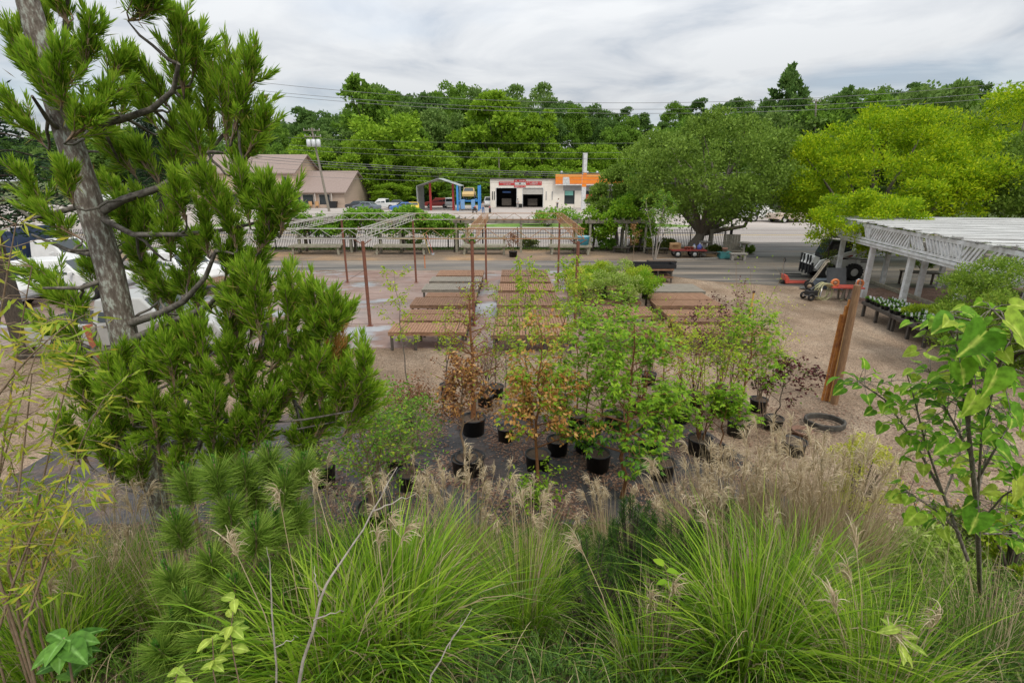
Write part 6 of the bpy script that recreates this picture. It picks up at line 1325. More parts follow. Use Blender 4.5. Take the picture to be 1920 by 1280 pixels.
# shrubs on the third bench row
for i, (px, py, Y, r_, lm, lab) in enumerate(((1085, 560, 21.2, .42, 'lf_gold', 'golden yellow potted shrub on the third bench row'), (1120, 530, 22.6, .5, 'lf_lime', 'lime green potted shrub at the back of the third bench row'), (1160, 535, 22.3, .5, 'lf_vari', 'pale lime potted shrub beside the aisle of the right benches'),
                                             (1195, 560, 20.9, .5, 'lf_lime', 'leaning lime potted shrub nearest the right benches'), (1090, 600, 19.3, .5, 'lf_vari', 'pale green potted shrub front left on the third bench row'), (1130, 590, 19.6, .55, 'lf_vari', 'silver green potted shrub in the middle of the third bench row'), (1170, 595, 19.2, .5, 'lf_vari', 'silver green potted shrub right of the middle one'), (1205, 590, 19.6, .5, 'lf_bright', 'fresh green potted shrub at the right corner of the third bench row'), (1110, 545, 22.0, .42, 'lf_bright', 'darker green potted shrub behind the golden one'))):
    p = P(px, py + 18, Y); p.z = .02 + .615
    t = mound('potted_shrub', lab, p, (r_ * 1.45, r_ * 1.35, .52), 2600, .085, .04, M[lm], 300 + i, 16, 5, 'potted shrub', 'shrubs on the third bench row', rcf=(.3, .42))
    pot_parts(t, .15, .22)

# ------------------------------------------------------------------ the big green conifer on the bank
CY = 4.3
rc_ = np.random.RandomState(77)
troot = P(282, 830, CY); gx, gy = troot.x - .02, CY; g0 = float(bank_z(gx, gy)) - .1
t = thing('conifer_tree', 'large green conifer with lichened trunk and upswept brushy sprays on the bank', 'conifer', (gx, gy, g0)); CON = t; OFF = Vector((gx, gy, g0))
def T(px, py, dY=0.0): return P(px, py, CY + dY) - OFF
trunk = [Vector((0, 0, 0)), T(272, 800), T(240, 665), T(205, 500), T(152, 330), T(100, 170), T(60, 30), T(35, -60), T(20, -260), T(15, -480)]
MB().tube(trunk, [.135, .12, .108, .101, .094, .083, .074, .066, .04, .01], 14).build('trunk', M['bark_lichen'], t)
sprays = [  # (x0,y0, x1,y1, dY, width)
 (345, 185, 335, 30, -.2, .9), (320, 205, 262, 130, -.1, .8), (430, 275, 482, 105, -.3, .9), (425, 280, 425, 110, -.1, .9), (475, 220, 522, 160, -.3, .8), (400, 290, 385, 110, .1, .9), (350, 260, 345, 150, .2, .9), (300, 250, 250, 165, .25, .8), (455, 300, 505, 225, -.3, .8), (360, 150, 375, 70, -.1, .8), (330, 120, 300, 60, 0, .7),
 (385, 330, 362, 225, -.1, .9), (330, 340, 320, 240, .1, .9), (300, 350, 245, 270, .2, .8), (260, 340, 205, 255, .3, .8), (430, 330, 470, 270, -.2, .8), (280, 300, 290, 240, .3, .7), (230, 310, 180, 250, .35, .7),
 (350, 420, 335, 345, -.3, .9), (420, 410, 382, 335, -.4, .9), (470, 430, 452, 335, -.4, .9), (505, 430, 497, 340, -.5, .9), (525, 445, 540, 365, -.5, .8), (445, 470, 420, 390, -.3, .9), (390, 480, 385, 400, -.2, .9), (480, 480, 520, 420, -.4, .8),
 (320, 490, 320, 400, 0, .9), (265, 490, 280, 395, .1, .9), (300, 540, 250, 470, .2, .8), (350, 540, 370, 450, 0, .9), (420, 530, 440, 450, -.2, .9), (290, 430, 260, 370, .2, .8), (240, 450, 240, 390, .3, .7), (380, 580, 330, 520, .1, .8), (450, 540, 490, 480, -.2, .8), (330, 590, 300, 530, .2, .8),
 (490, 650, 470, 505, -.5, 1.1), (540, 650, 545, 525, -.5, 1.0), (590, 660, 590, 540, -.5, .9), (615, 660, 632, 565, -.6, .8), (450, 650, 430, 560, -.3, .9), (500, 700, 570, 640, -.4, .9), (470, 710, 520, 620, -.3, .9), (560, 680, 620, 610, -.5, .7), (430, 600, 455, 520, -.4, .9),
 (600, 770, 605, 660, -.6, .9), (630, 790, 645, 690, -.6, .8), (662, 770, 690, 660, -.7, .9), (640, 820, 708, 730, -.6, .9), (560, 760, 590, 670, -.5, .9), (580, 830, 650, 760, -.5, .9), (520, 790, 555, 700, -.4, .9), (540, 870, 600, 790, -.4, .8),
 (330, 770, 320, 640, -.5, 1.0), (385, 730, 365, 610, -.4, .9), (275, 750, 285, 650, -.4, .9), (440, 730, 425, 640, -.4, .9), (200, 740, 232, 660, -.2, .8), (350, 700, 350, 610, -.3, .8), (410, 790, 395, 690, -.5, .9), (470, 790, 460, 700, -.4, .9),
 (300, 860, 285, 735, -.5, 1.0), (400, 850, 400, 740, -.6, 1.0), (480, 850, 500, 740, -.5, .9), (350, 860, 340, 760, -.5, 1.0), (220, 840, 205, 730, -.3, 1.0), (170, 810, 150, 700, -.1, .9), (250, 800, 240, 700, -.4, .9), (440, 880, 450, 790, -.5, .9), (210, 900, 180, 810, -.3, .9), (270, 920, 255, 840, -.4, 1.0), (340, 930, 330, 850, -.5, 1.0), (410, 920, 400, 840, -.5, .9), (150, 870, 120, 780, 0, .8),
 (150, 250, 55, 105, -.2, .8), (85, 190, 20, 60, 0, .8), (120, 340, 18, 245, .1, .9), (100, 400, 25, 320, .1, .9), (155, 450, 55, 395, 0, .9), (150, 560, 55, 510, 0, .8), (180, 610, 90, 550, -.1, .8), (170, 650, 75, 610, .1, .8), (110, 130, 55, 30, .2, .8), (90, 280, 10, 190, .25, .8), (200, 690, 110, 670, -.2, .7), (140, 390, 120, 320, -.4, .8),
 (115, 210, 118, 95, -.5, .8), (155, 140, 175, 50, -.2, .8), (150, 70, 190, 5, -.1, .8), (130, 50, 95, -20, -.3, .7), (240, 40, 295, 5, -.4, .6), (165, 230, 215, 170, -.3, .7), (195, 160, 240, 115, -.2, .8), (120, 270, 190, 210, -.5, .8), (180, 100, 210, 40, 0, .7), (90, 90, 75, 20, .3, .7),
 # branches on the far and near sides of the trunk, not seen edge on
 (250, 420, 200, 330, .9, .9), (300, 600, 280, 500, 1.0, .9), (160, 300, 130, 210, 1.0, .8), (350, 690, 330, 590, 1.0, .9), (200, 560, 160, 480, 1.1, .9), (220, 250, 240, 160, 1.0, .8), (420, 640, 440, 560, .9, .8), (120, 180, 150, 100, .9, .8), (300, 790, 260, 700, 1.0, .9),
]
def needle_spray(p0, p1, wd, rng, nsh=15, nn=64, nl=.075):
    """a brushy spray: shoots fanning off a curved axis, needles swept forward along each"""
    ax = p1 - p0; L_ = ax.length; ax = np.array(ax / L_); p0n = np.array(p0); C = []; D = []; Ln = []; sh = []; Uu = []
    for i in range(nsh):
        f = .12 + .88 * (i / (nsh - 1)) ** .9 if i else 1.0
        b_ = p0n + ax * L_ * f * .8 + rng.normal(size=3) * .015
        d = unit(ax * (.55 + .5 * f) + rng.normal(size=3) * .46 * wd + np.array([0, 0, .42])); l_ = (.10 + .17 * rng.uniform()) * (1.15 - .25 * f) * (L_ / .45) ** .5
        sh.append((b_, b_ + d * l_))
        u = rng.uniform(0, 1, nn); base = b_ + d[None] * (l_ * u)[:, None]
        rad = rdir(nn, rng); rad = unit(rad - (rad @ d)[:, None] * d); ang = .28 + .5 * (1 - u)
        C.append(base); D.append(unit(d[None] * np.cos(ang)[:, None] + rad * np.sin(ang)[:, None] + np.array([0, 0, .1]))); Ln.append(nl * rng.uniform(.7, 1.15, nn)); Uu.append(u * (.55 + .6 * f))
    return np.concatenate(C), np.concatenate(D), np.concatenate(Ln), sh, np.concatenate(Uu)
Us = []; Cs, Ds, Ls, OC, OD, OL = [], [], [], [], [], []; twig = MB(); branch = MB()
sprays = [q_ for i_, q_ in enumerate(sprays) if not (q_[3] < 330 and i_ % 6 == 4)]
def trunk_pt(z):
    for a, b_ in zip(trunk[:-1], trunk[1:]):
        if a.z <= z <= b_.z: return a.lerp(b_, (z - a.z) / max(b_.z - a.z, 1e-6))
    return trunk[-2]
main = [  # visible limbs drawn along their own course
 [(185, 400), (230, 375), (300, 352), (350, 318), (390, 285), (440, 230)], [(135, 243), (190, 232), (235, 222), (285, 205), (325, 170), (335, 120)], [(240, 607), (300, 588), (345, 565), (385, 520), (405, 470)],
 [(275, 815), (350, 770), (420, 730), (480, 680), (500, 600)], [(285, 850), (380, 810), (470, 770), (540, 720), (590, 650)], [(240, 640), (330, 600), (390, 575), (420, 540)], [(180, 380), (120, 395), (60, 410), (5, 370)], [(120, 250), (90, 225), (60, 180)], [(105, 180), (120, 130), (122, 40), (130, -20)], [(190, 480), (130, 470), (60, 440)], [(235, 650), (170, 660), (100, 665), (20, 668)], [(210, 520), (150, 540), (80, 540)], [(275, 800), (220, 820), (160, 800)], [(170, 400), (250, 440), (340, 440), (430, 430), (510, 410)]]
for k, ln in enumerate(main):
    dy = np.linspace(0, -.35 if k % 3 else .1, len(ln)); pts = [T(x, y, d) for (x, y), d in zip(ln, dy)]
    r0_ = .036 if k < 6 else .026; branch.tube(pts, list(np.linspace(r0_, r0_ * .35, len(ln))), 8)
nodes = [T(x, y, d) for ln in main for (x, y), d in zip(ln[1:], np.linspace(0, -.3, len(ln))[1:])]
sprays += [(x0 + rc_.uniform(-34, 34), y0 + rc_.uniform(-26, 30), x1 + rc_.uniform(-38, 38), y1 + rc_.uniform(-22, 34), dY + rc_.uniform(.15, .7), wd) for (x0, y0, x1, y1, dY, wd) in sprays if y0 > 560 and rc_.uniform() < .5 or y0 > 330 and rc_.uniform() < .12]
for (x0, y0, x1, y1, dY, wd) in sprays:
    p0, p1 = T(x0, y0, dY), T(x1, y1, dY - .05)
    dense = 1.0 if dY < .5 else .7
    C, D, L_, sh, U_ = needle_spray(p0, p1, wd, rc_, int(20 * dense * max(.8, min(1.5, (p1 - p0).length / .45))), 50, .092); Cs.append(C); Ds.append(D); Ls.append(L_); Us.append(U_)
    o = rc_.randint(0, len(C), len(C) // 14); OC.append(C[o] - D[o] * .05 + rc_.normal(size=(len(o), 3)) * .03); OD.append(D[o] + rc_.normal(size=(len(o), 3)) * .5 - [0, 0, .2]); OL.append(L_[o] * .9)
    for a, b_ in sh: twig.tube([p0.lerp(p1, .3 * rc_.uniform()), Vector(a), Vector(b_)], [.006, .0045, .002], 4, False)
    q = min(nodes, key=lambda n_: (n_ - p0).length); tp_ = trunk_pt(max(p0.z - .25, .1)); src = q if (q - p0).length < .6 else tp_
    m_ = src.lerp(p0, .55) + Vector((0, 0, -.07 * (src - p0).length)); branch.tube([src, src.lerp(m_, .5) + Vector(rc_.normal(size=3) * .02), m_, m_.lerp(p0, .55) + Vector((0, 0, -.02)), p0, p0.lerp(p1, .75)], [.013, .012, .010, .009, .007, .003], 6)
branch.build('branch', mat('dark_grey_limbs', (.06, .048, .038), (.20, .18, .15), 18, .9, .6), t); twig.build('twigs', M['bark_tan'], t)
C, D, L_ = np.concatenate(Cs), np.concatenate(Ds), np.concatenate(Ls); nw = np.concatenate(Us) > .55
V, F_ = cards(C[~nw], D[~nw], L_[~nw] * 1.15, .0105, rc_); np_mesh('foliage', V, F_, M['lf_conifer'], t)
V, F_ = cards(C[nw], D[nw], L_[nw] * 1.05, .0115, rc_); np_mesh('new_growth', V, F_, M['lf_newgrowth'], t)
V, F_ = cards(np.concatenate(OC), np.concatenate(OD), np.concatenate(OL) * 1.1, .006, rc_); np_mesh('old_needles', V, F_, M['lf_conifer_old'], t)
# browned tip on the right of the tree
C, D, L_, sh, U_ = needle_spray(T(615, 745, -.5), T(640, 615, -.55), .7, rc_, 12, 60); V, F_ = cards(C, D, L_, .006, rc_); o = np_mesh('brown_spray', V, F_, M['lf_orange'], t); o['label'] = 'browned spray at the tip of a low bough'

# ------------------------------------------------------------------ long needled pine in front
t = thing('young_pine', 'young long needled pine with upright green candles on the bank, left of centre', 'pine', B(440, 1275)); o0 = Vector(t.location)
mb = MB(); Cn, Dn, Ln = [], [], []; cand = MB(); CC, CD = [], []
rp = np.random.RandomState(9)
tips = [(480, 1000, 2.75), (405, 885, 3.0), (515, 985, 2.9), (535, 905, 3.1), (460, 880, 3.15), (320, 1085, 2.7), (350, 1130, 2.6), (330, 985, 2.95), (440, 1100, 2.65), (500, 1090, 2.75), (395, 1050, 2.8), (560, 960, 3.1), (460, 1180, 2.5), (380, 1200, 2.45), (330, 1170, 2.55), (540, 1060, 2.9), (430, 950, 2.95), (480, 930, 3.2), (530, 1140, 2.7), (300, 1220, 2.4), (420, 1250, 2.35), (350, 900, 3.2), (560, 1100, 2.8), (570, 870, 3.2), (505, 860, 3.3)]
core = Vector((0, 0, 0)); 
for i, (px, py, Y) in enumerate(tips):
    p = P(px, py, Y) - o0; m_ = Vector((p.x * .45, p.y * .45, p.z * .35)); d = (p - m_).normalized(); d = (d + Vector((0, 0, .5))).normalized()
    mb.tube([core, m_, p - d * .18, p], [.026, .018, .011, .008], 6)
    n = 640; u = rp.uniform(0, 1, n); base = np.array(p)[None] - np.array(d)[None] * (u * .2)[:, None]; rad = rdir(n, rp); rad = unit(rad - (rad @ np.array(d))[:, None] * np.array(d)); ang = .35 + 1.05 * rp.uniform(0, 1, n)
    Cn.append(base); Dn.append(np.array(d)[None] * np.cos(ang)[:, None] + rad * np.sin(ang)[:, None]); Ln.append(rp.uniform(.13, .21, n))
    for k in range(rp.randint(1, 4)):
        dk = (d * .5 + Vector(rp.normal(size=3) * .18) + Vector((0, 0, .8))).normalized(); l_ = rp.uniform(.07, .15); n2 = 90; u = rp.uniform(0, 1, n2); r2 = rdir(n2, rp)
        CC.append(np.array(p)[None] + np.array(dk)[None] * (u * l_)[:, None]); CD.append(np.array(dk)[None] * .8 + r2 * .55)
        cand.tube([p, p + dk * l_], [.006, .003], 5)
mb.add(cand.v, cand.f, True); mb.build('stem', M['bark_tan'], t)
V, F_ = cards(np.concatenate(Cn), np.concatenate(Dn), np.concatenate(Ln), .006, rp); np_mesh('foliage', V, F_, M['lf_pine'], t)
V, F_ = cards(np.concatenate(CC), np.concatenate(CD), .032, .007, rp); np_mesh('candles', V, F_, M['lf_candle'], t)
def bushy_pine(px, py, h, w_, label, seed, lm='lf_pine'):
    rng = np.random.RandomState(seed); p = B(px, py); t = thing('pine_shrub', label, 'pine', p); mb = MB(); Cq, Dq = [], []
    for i in range(46):
        a = i * 2.4; f = rng.uniform(.25, 1); e = Vector((math.cos(a) * w_ * (1.05 - f * .8), math.sin(a) * w_ * (1.05 - f * .8), h * f)); d = (e * .4 + Vector((0, 0, h * .6))).normalized()
        mb.tube([(0, 0, 0), e * .5, e], [.014, .008, .003], 4); n = 120; u = rng.uniform(0, 1, n); r_ = rdir(n, rng); Cq.append(np.array(e)[None] - np.array(d)[None] * (u * .28)[:, None]); Dq.append(np.array(d)[None] * .75 + r_ * .6)
    mb.build('stem', M['bark_dark'], t); V, F_ = cards(np.concatenate(Cq), np.concatenate(Dq), rng.uniform(.05, .085, 46 * 120), .005, rng); np_mesh('foliage', V, F_, M[lm], t)
bushy_pine(1180, 1120, 1.15, .5, 'dark green pine shrub in the middle of the bank with a single pointed leader', 81, 'lf_pine_dark')
bushy_pine(1110, 1185, .9, .6, 'dark green pine shrub lower on the bank, right of the green grass tuft', 82, 'lf_pine_dark')
bushy_pine(1260, 1160, 1.0, .65, 'dark green pine shrub between the bright grass tufts', 83, 'lf_pine_dark')
bushy_pine(1330, 1060, .95, .6, 'dark pine shrub under the dry grass at the right', 84, 'lf_pine_dark')
bushy_pine(630, 1120, .7, .5, 'short pine shrub between the young pine and the grass', 85, 'lf_pine_dark')
bushy_pine(1420, 1010, .9, .45, 'upright pine shrub buried in the tall dry grass', 86, 'lf_pine_dark')

# ------------------------------------------------------------------ grasses on the bank
def blades(rng, n, h, spread, w_, r0, droop=.55, k=6):
    a = rng.uniform(0, 2 * np.pi, n); s_ = np.linspace(0, 1, k)[None]; hh = (h * rng.uniform(.45, 1.1, n))[:, None]; sp_ = (spread * rng.uniform(.1, 1.15, n))[:, None]
    rr_ = (r0 * np.sqrt(rng.uniform(0, 1, n)))[:, None]; a2 = (a + rng.normal(size=n) * .5)[:, None]; dr = (droop * rng.uniform(.2, 1.2, n))[:, None]
    x = rr_ * np.cos(a)[:, None] + sp_ * s_ ** 1.7 * np.cos(a2); y = rr_ * np.sin(a)[:, None] + sp_ * s_ ** 1.7 * np.sin(a2); z = hh * (s_ * (1 + .55 * dr) - .55 * dr * 1.3 * s_ ** 2.6)
    Pt = np.stack([x, y, z], -1); wd = w_ * rng.uniform(.6, 1.2, n)[:, None] * (1 - s_ ** 2.2 * .97) * np.minimum(1, .45 + s_ * 2)
    return ribbons(Pt, wd, rng)
def plumes(rng, n, h, spread, r0, lean=(0, 0), fib=40, flen=.2, fw=.0046):
    stems = MB(); parts = []
    for i in range(n):
        a = rng.uniform(0, 6.28); r_ = r0 * math.sqrt(rng.uniform()); hh = h * rng.uniform(.7, 1.08); o = spread * rng.uniform(.1, 1)
        b_ = Vector((r_ * math.cos(a), r_ * math.sin(a), 0)); e = b_ + Vector((o * math.cos(a) + lean[0], o * math.sin(a) + lean[1], hh)); m_ = b_.lerp(e, .55) + Vector((0, 0, .05 * hh)) - Vector((o * math.cos(a), o * math.sin(a), 0)) * .12
        stems.tube([b_, m_, e], [.0042, .0035, .0022], 4, False)
        az = rng.uniform(0, 6.28); nod = np.array([math.cos(az), math.sin(az), 0.0]); ax = np.array((e - m_).normalized()); f = fib; s_ = np.linspace(0, 1, 6)[None, :, None]
        start = np.array(e)[None, None] - ax[None, None] * (rng.uniform(0, .55, (f, 1, 1)) * flen); d0 = unit(ax[None] + rng.normal(size=(f, 3)) * .16)[:, None]; side = unit(nod[None] + rng.normal(size=(f, 3)) * .6)[:, None]
        fl = flen * .82 * rng.uniform(.55, 1.15, (f, 1, 1)); Pt = start + d0 * fl * (s_ - .35 * s_ ** 2) + side * fl * .5 * s_ ** 2 - np.array([0, 0, 1.0]) * fl * .30 * s_ ** 3
        parts.append(ribbons(Pt, np.array([.6, 1, 1.15, 1.1, .9, .4]) * fw, rng))
    return stems, parts
GRP = None
def clump(label, px, py, h, spread, n, lm, r0=.16, w_=.009, droop=.6, pl=0, ph=1.4, psp=.35, lean=(0, 0), dry=0, seed=0, flen=.2, loc=None, fib=40):
    rng = np.random.RandomState(500 + seed); p = loc or B(px, py); t = thing('grass_clump', label, 'ornamental grass', p)
    if n:
        V, F_ = blades(rng, n, h, spread, w_, r0, droop); np_mesh('blades', V, F_, M[lm], t)
        V, F_ = blades(rng, n // 3, h * .8, spread * 1.35, w_ * .8, r0 * 1.2, droop * 2.2, 8); np_mesh('bent_blades', V, F_, M['lf_grass_dark'], t)
        V, F_ = blades(rng, n // 6 + 8, h * .85, spread * .9, w_ * .6, r0, droop * 1.6, 7); np_mesh('withered_blades', V, F_, M['lf_straw'], t)
    if dry: V, F_ = blades(rng, int(dry * 1.9), ph * .98, psp * 1.15, .0062, r0 * 1.3, .25); np_mesh('dry_blades', V, F_, M['lf_straw'], t)
    if pl:
        st, parts = plumes(rng, pl, ph, psp, r0, lean, fib, flen); st.build('stems', M['lf_straw'], t); [np_mesh('plume', *q_, M['lf_plume'], t) for q_ in parts]
    return t
clump('big bright green grass clump at the bottom left of centre with pale plumes above', 735, 1262, 1.1, .85, 820, 'lf_grass', .28, .017, .7, 6, 1.4, .4, (-.1, .2), 30, 1)
clump('bright green grass clump spilling at the bottom edge below the young pine', 610, 1300, .9, .7, 480, 'lf_grass', .24, .016, .8, 4, 1.2, .35, (0, .1), 20, 2)
clump('fine green grass clump in the centre of the bank with bent blades', 985, 1190, .95, .6, 620, 'lf_grass', .2, .008, .65, 9, 1.3, .3, (0, .1), 40, 3)
clump('green grass clump behind the big left one, topped with tan plumes', 800, 1120, .85, .5, 420, 'lf_grass', .18, .008, .6, 12, 1.3, .35, (-.1, .1), 40, 4)
clump('bright arching grass clump at the lower right of the bank', 1400, 1262, 1.05, .85, 820, 'lf_grass', .28, .014, .75, 3, 1.25, .3, (0, .1), 60, 5)
clump('bright grass clump at right centre leaning toward the dry stems', 1480, 1180, .95, .7, 620, 'lf_grass', .24, .013, .7, 2, 1.2, .3, (0, 0), 70, 6)
clump('tall dry tan grass stand nearest the redbud stem', 1560, 1085, .7, .5, 160, 'lf_grass_dark', .3, .007, .5, 40, 1.55, .42, (0, .1), 300, 7, .26)
clump('tall dry tan grass stand in the middle right of the bank', 1460, 1060, .7, .5, 160, 'lf_grass_dark', .3, .007, .5, 44, 1.55, .42, (0, .05), 320, 8, .26)
clump('dry tan grass stand below the tiered young tree', 1360, 1050, .7, .5, 160, 'lf_grass_dark', .28, .007, .5, 40, 1.5, .4, (-.05, 0), 260, 9, .26)
clump('dry tan grass stand fanning left toward the cinnamon trunk', 1290, 1070, .6, .5, 120, 'lf_grass_dark', .24, .007, .5, 28, 1.35, .5, (-.2, 0), 190, 10, .25)
clump('feathery tan grass clump beneath the dead orange bush', 880, 1075, .7, .45, 260, 'lf_grass', .2, .007, .5, 34, 1.25, .36, (0, .05), 90, 11, .19)
clump('small feathery grass clump left of the black fabric', 610, 1075, .55, .4, 140, 'lf_grass_dark', .16, .007, .5, 16, 1.2, .3, (0, .1), 40, 12, .2)
clump('curly plumed grass clump beside the cinnamon trunk', 1145, 1060, .6, .4, 180, 'lf_grass_dark', .16, .007, .5, 16, 1.05, .28, (0, .05), 60, 13, .2)
clump('small plumed grass clump under the orange maple', 1000, 1075, .6, .4, 200, 'lf_grass', .16, .007, .5, 12, 1.05, .28, (0, .05), 40, 14, .18)
clump('tall plumed grass clump at the left beneath the conifer', 215, 1190, .95, .5, 420, 'lf_grass', .24, .010, .5, 12, 1.5, .35, (0, .15), 90, 15, .2)
clump('plumed grass clump right of the tall left one, heads bent over', 345, 1190, .9, .45, 300, 'lf_grass', .2, .009, .5, 9, 1.65, .3, (-.1, .2), 60, 16, .24)
clump('dark green grass clump in the lower left corner of the bank', 110, 1270, .9, .6, 520, 'lf_grass', .26, .011, .6, 5, 1.2, .3, (0, 0), 40, 17)
clump('grass clump at the bottom right edge with drooping tan heads', 1640, 1330, .85, .65, 320, 'lf_grass', .24, .009, .7, 5, .9, .35, (-.1, .05), 60, 18, .24)
clump('loose grass clump at the foot of the redbud, right edge', 1850, 1250, .75, .7, 300, 'lf_grass_dark', .3, .007, .8, 0, 1, .3, (0, 0), 60, 19)
clump('short fresh grass clump behind the dry stands at the right', 1655, 1105, .5, .55, 320, 'lf_grass', .3, .010, .7, 0, 1, .3, (0, 0), 20, 20)
clump('green grass clump between the two bright lower ones', 1210, 1275, .6, .6, 200, 'lf_grass', .2, .010, .8, 3, .95, .35, (-.15, 0), 20, 21, .22)
clump('dry straw tuft among dark shrubs right of centre', 1250, 1230, .5, .4, 60, 'lf_straw', .12, .007, .6, 0, .8, .3, (0, 0), 60, 22)
clump('thin green grass clump behind the young pine', 520, 1105, .85, .45, 260, 'lf_grass_dark', .2, .008, .5, 5, 1.25, .3, (0, .1), 30, 23)

# ------------------------------------------------------------------ bamboo at the left
t = thing('bamboo', 'yellow green bamboo leaning in at the left edge', 'bamboo', B(25, 1240)); o0 = Vector(t.location); rb_ = np.random.RandomState(14)
mb = MB(); Cb, Db, Lb = [], [], []
culms = [((20, 1200), (90, 820), (150, 640), 2.7), ((-40, 1200), (10, 760), (60, 500), 2.6), ((60, 1150), (120, 860), (200, 740), 2.9), ((-60, 1000), (-10, 640), (30, 420), 2.5), ((10, 1100), (40, 900), (60, 700), 2.5), ((-20, 1250), (40, 1000), (130, 880), 2.4), ((80, 1230), (60, 1020), (20, 860), 2.6), ((-60, 1200), (-20, 900), (90, 600), 2.8), ((30, 1230), (100, 1000), (150, 900), 2.3), ((-90, 900), (0, 690), (140, 600), 2.4), ((-80, 1150), (-30, 960), (60, 920), 2.4)]
for a, m_, e, Y in culms:
    A_, Mm, E2 = P(*a, Y) - o0, P(*m_, Y + .15) - o0, P(*e, Y + .1) - o0; q = [A_ * (1 - u) ** 2 + Mm * 2 * u * (1 - u) + E2 * u * u for u in np.linspace(0, 1, 12)]; q[0].z = min(q[0].z, 0)
    mb.tube(q, list(np.linspace(.008, .0025, 12)), 6)
    for j in range(3, 12):
        for s_ in range(2 + j % 2):
            d = unit(np.array([rb_.normal(), rb_.normal() * .8, rb_.normal() * .35 + .05])); l_ = rb_.uniform(.1, .32); b_ = np.array(q[j]); mb.tube([b_, b_ + d * l_ * .6 + [0, 0, .02], b_ + d * l_], [.0022, .0016, .001], 4, False)
            for u in np.linspace(.3, 1, 5):
                Cb.append(b_ + d * l_ * u); Db.append(d * .8 + rb_.normal(size=3) * .55 - [0, 0, .2]); Lb.append(rb_.uniform(.06, .13))
mb.build('culms', M['bark_tan'], t); V, F_ = cards(np.array(Cb), np.array(Db), np.array(Lb), .016, rb_, .3, .1); np_mesh('foliage', V, F_, M['lf_bamboo'], t)

mound('bamboo', 'low dense clump of yellow green bamboo leaves in the left corner, beneath the taller canes', B(40, 1150) + Vector((0, 0, .15)), (.55, .5, .5), 2000, .12, .018, M['lf_bamboo'], 95, 26, 8, 'bamboo', rcf=(.2, .34))
mound('bamboo', 'second low bamboo clump with yellow tips, right of the left corner one', B(150, 1120) + Vector((0, 0, .1)), (.42, .4, .42), 1100, .11, .016, M['lf_bamboo'], 96, 20, 6, 'bamboo', rcf=(.2, .34))
# ------------------------------------------------------------------ redbud with heart shaped leaves at the right
HEART = np.array([(0, 0), (.16, -.13), (.38, -.14), (.52, .08), (.46, .38), (.25, .72), (0, 1.0), (-.25, .72), (-.46, .38), (-.52, .08), (-.38, -.14), (-.16, -.13)])
def hearts(C, D, Nn, L, rng):
    """curved heart leaves: two halves folded on the midrib"""
    Vs, Fs = [], []; n = len(C); D = unit(D); Sd = unit(np.cross(D, Nn)); Nn = np.cross(Sd, D)
    mid = np.array([(0, .3), (0, .65)])
    pts = np.concatenate([HEART, mid]); fold = np.abs(pts[:, 0]) * .34; curl = -.3 * pts[:, 1] ** 2
    V = C[:, None] + L[:, None, None] * (pts[None, :, :1] * Sd[:, None] * 1.0 + pts[None, :, 1:2] * D[:, None] + (fold + curl)[None, :, None] * Nn[:, None])
    tri = []
    R_ = [0, 1, 2, 3, 4, 5, 6]; Lf = [0, 11, 10, 9, 8, 7, 6]
    for S_ in (R_, Lf):
        q = [(12, S_[0], S_[1]), (12, S_[1], S_[2]), (12, S_[2], S_[3]), (12, S_[3], S_[4]), (12, S_[4], 13), (13, S_[4], S_[5]), (13, S_[5], S_[6])]
        tri += q if S_ is Lf else [(a, c, b) for a, b, c in q]
    tri = np.array(tri); F_ = (np.arange(n)[:, None, None] * len(pts) + tri[None]).reshape(-1, 3)
    return V.reshape(-1, 3), F_
t = thing('redbud_tree', 'young redbud with large heart shaped green leaves on several dark stems at the right', 'redbud', B(1840, 1120)); o0 = Vector(t.location); rh_ = np.random.RandomState(15); mb = MB()
limbs = [[(1835, 1120, 2.95), (1832, 960, 2.85), (1815, 800, 2.7), (1822, 680, 2.55), (1860, 580, 2.4)], [(1832, 960, 2.85), (1840, 820, 2.7), (1870, 700, 2.5), (1905, 610, 2.4)], [(1815, 1050, 2.95), (1770, 930, 2.95), (1710, 820, 2.95), (1660, 750, 2.95), (1610, 715, 2.95)], [(1770, 930, 2.95), (1735, 830, 2.9), (1715, 750, 2.85), (1700, 700, 2.85)], [(1815, 800, 2.7), (1800, 700, 2.65), (1795, 620, 2.6)], [(1832, 900, 2.8), (1890, 800, 2.6), (1950, 740, 2.5)], [(1820, 1000, 2.9), (1880, 930, 2.7), (1960, 880, 2.5)], [(1800, 1000, 2.95), (1760, 960, 2.9), (1700, 920, 2.85)], [(1825, 860, 2.75), (1770, 760, 2.7), (1740, 690, 2.7)], [(1822, 720, 2.6), (1790, 640, 2.5), (1770, 590, 2.45)], [(1845, 1000, 2.95), (1900, 1000, 3.1), (1960, 950, 3.3)], [(1830, 940, 2.85), (1850, 850, 3.1), (1880, 760, 3.4)], [(1770, 930, 2.95), (1800, 850, 3.2), (1800, 760, 3.3)]]
Ch, Dh, Nh, Lh = [], [], [], []
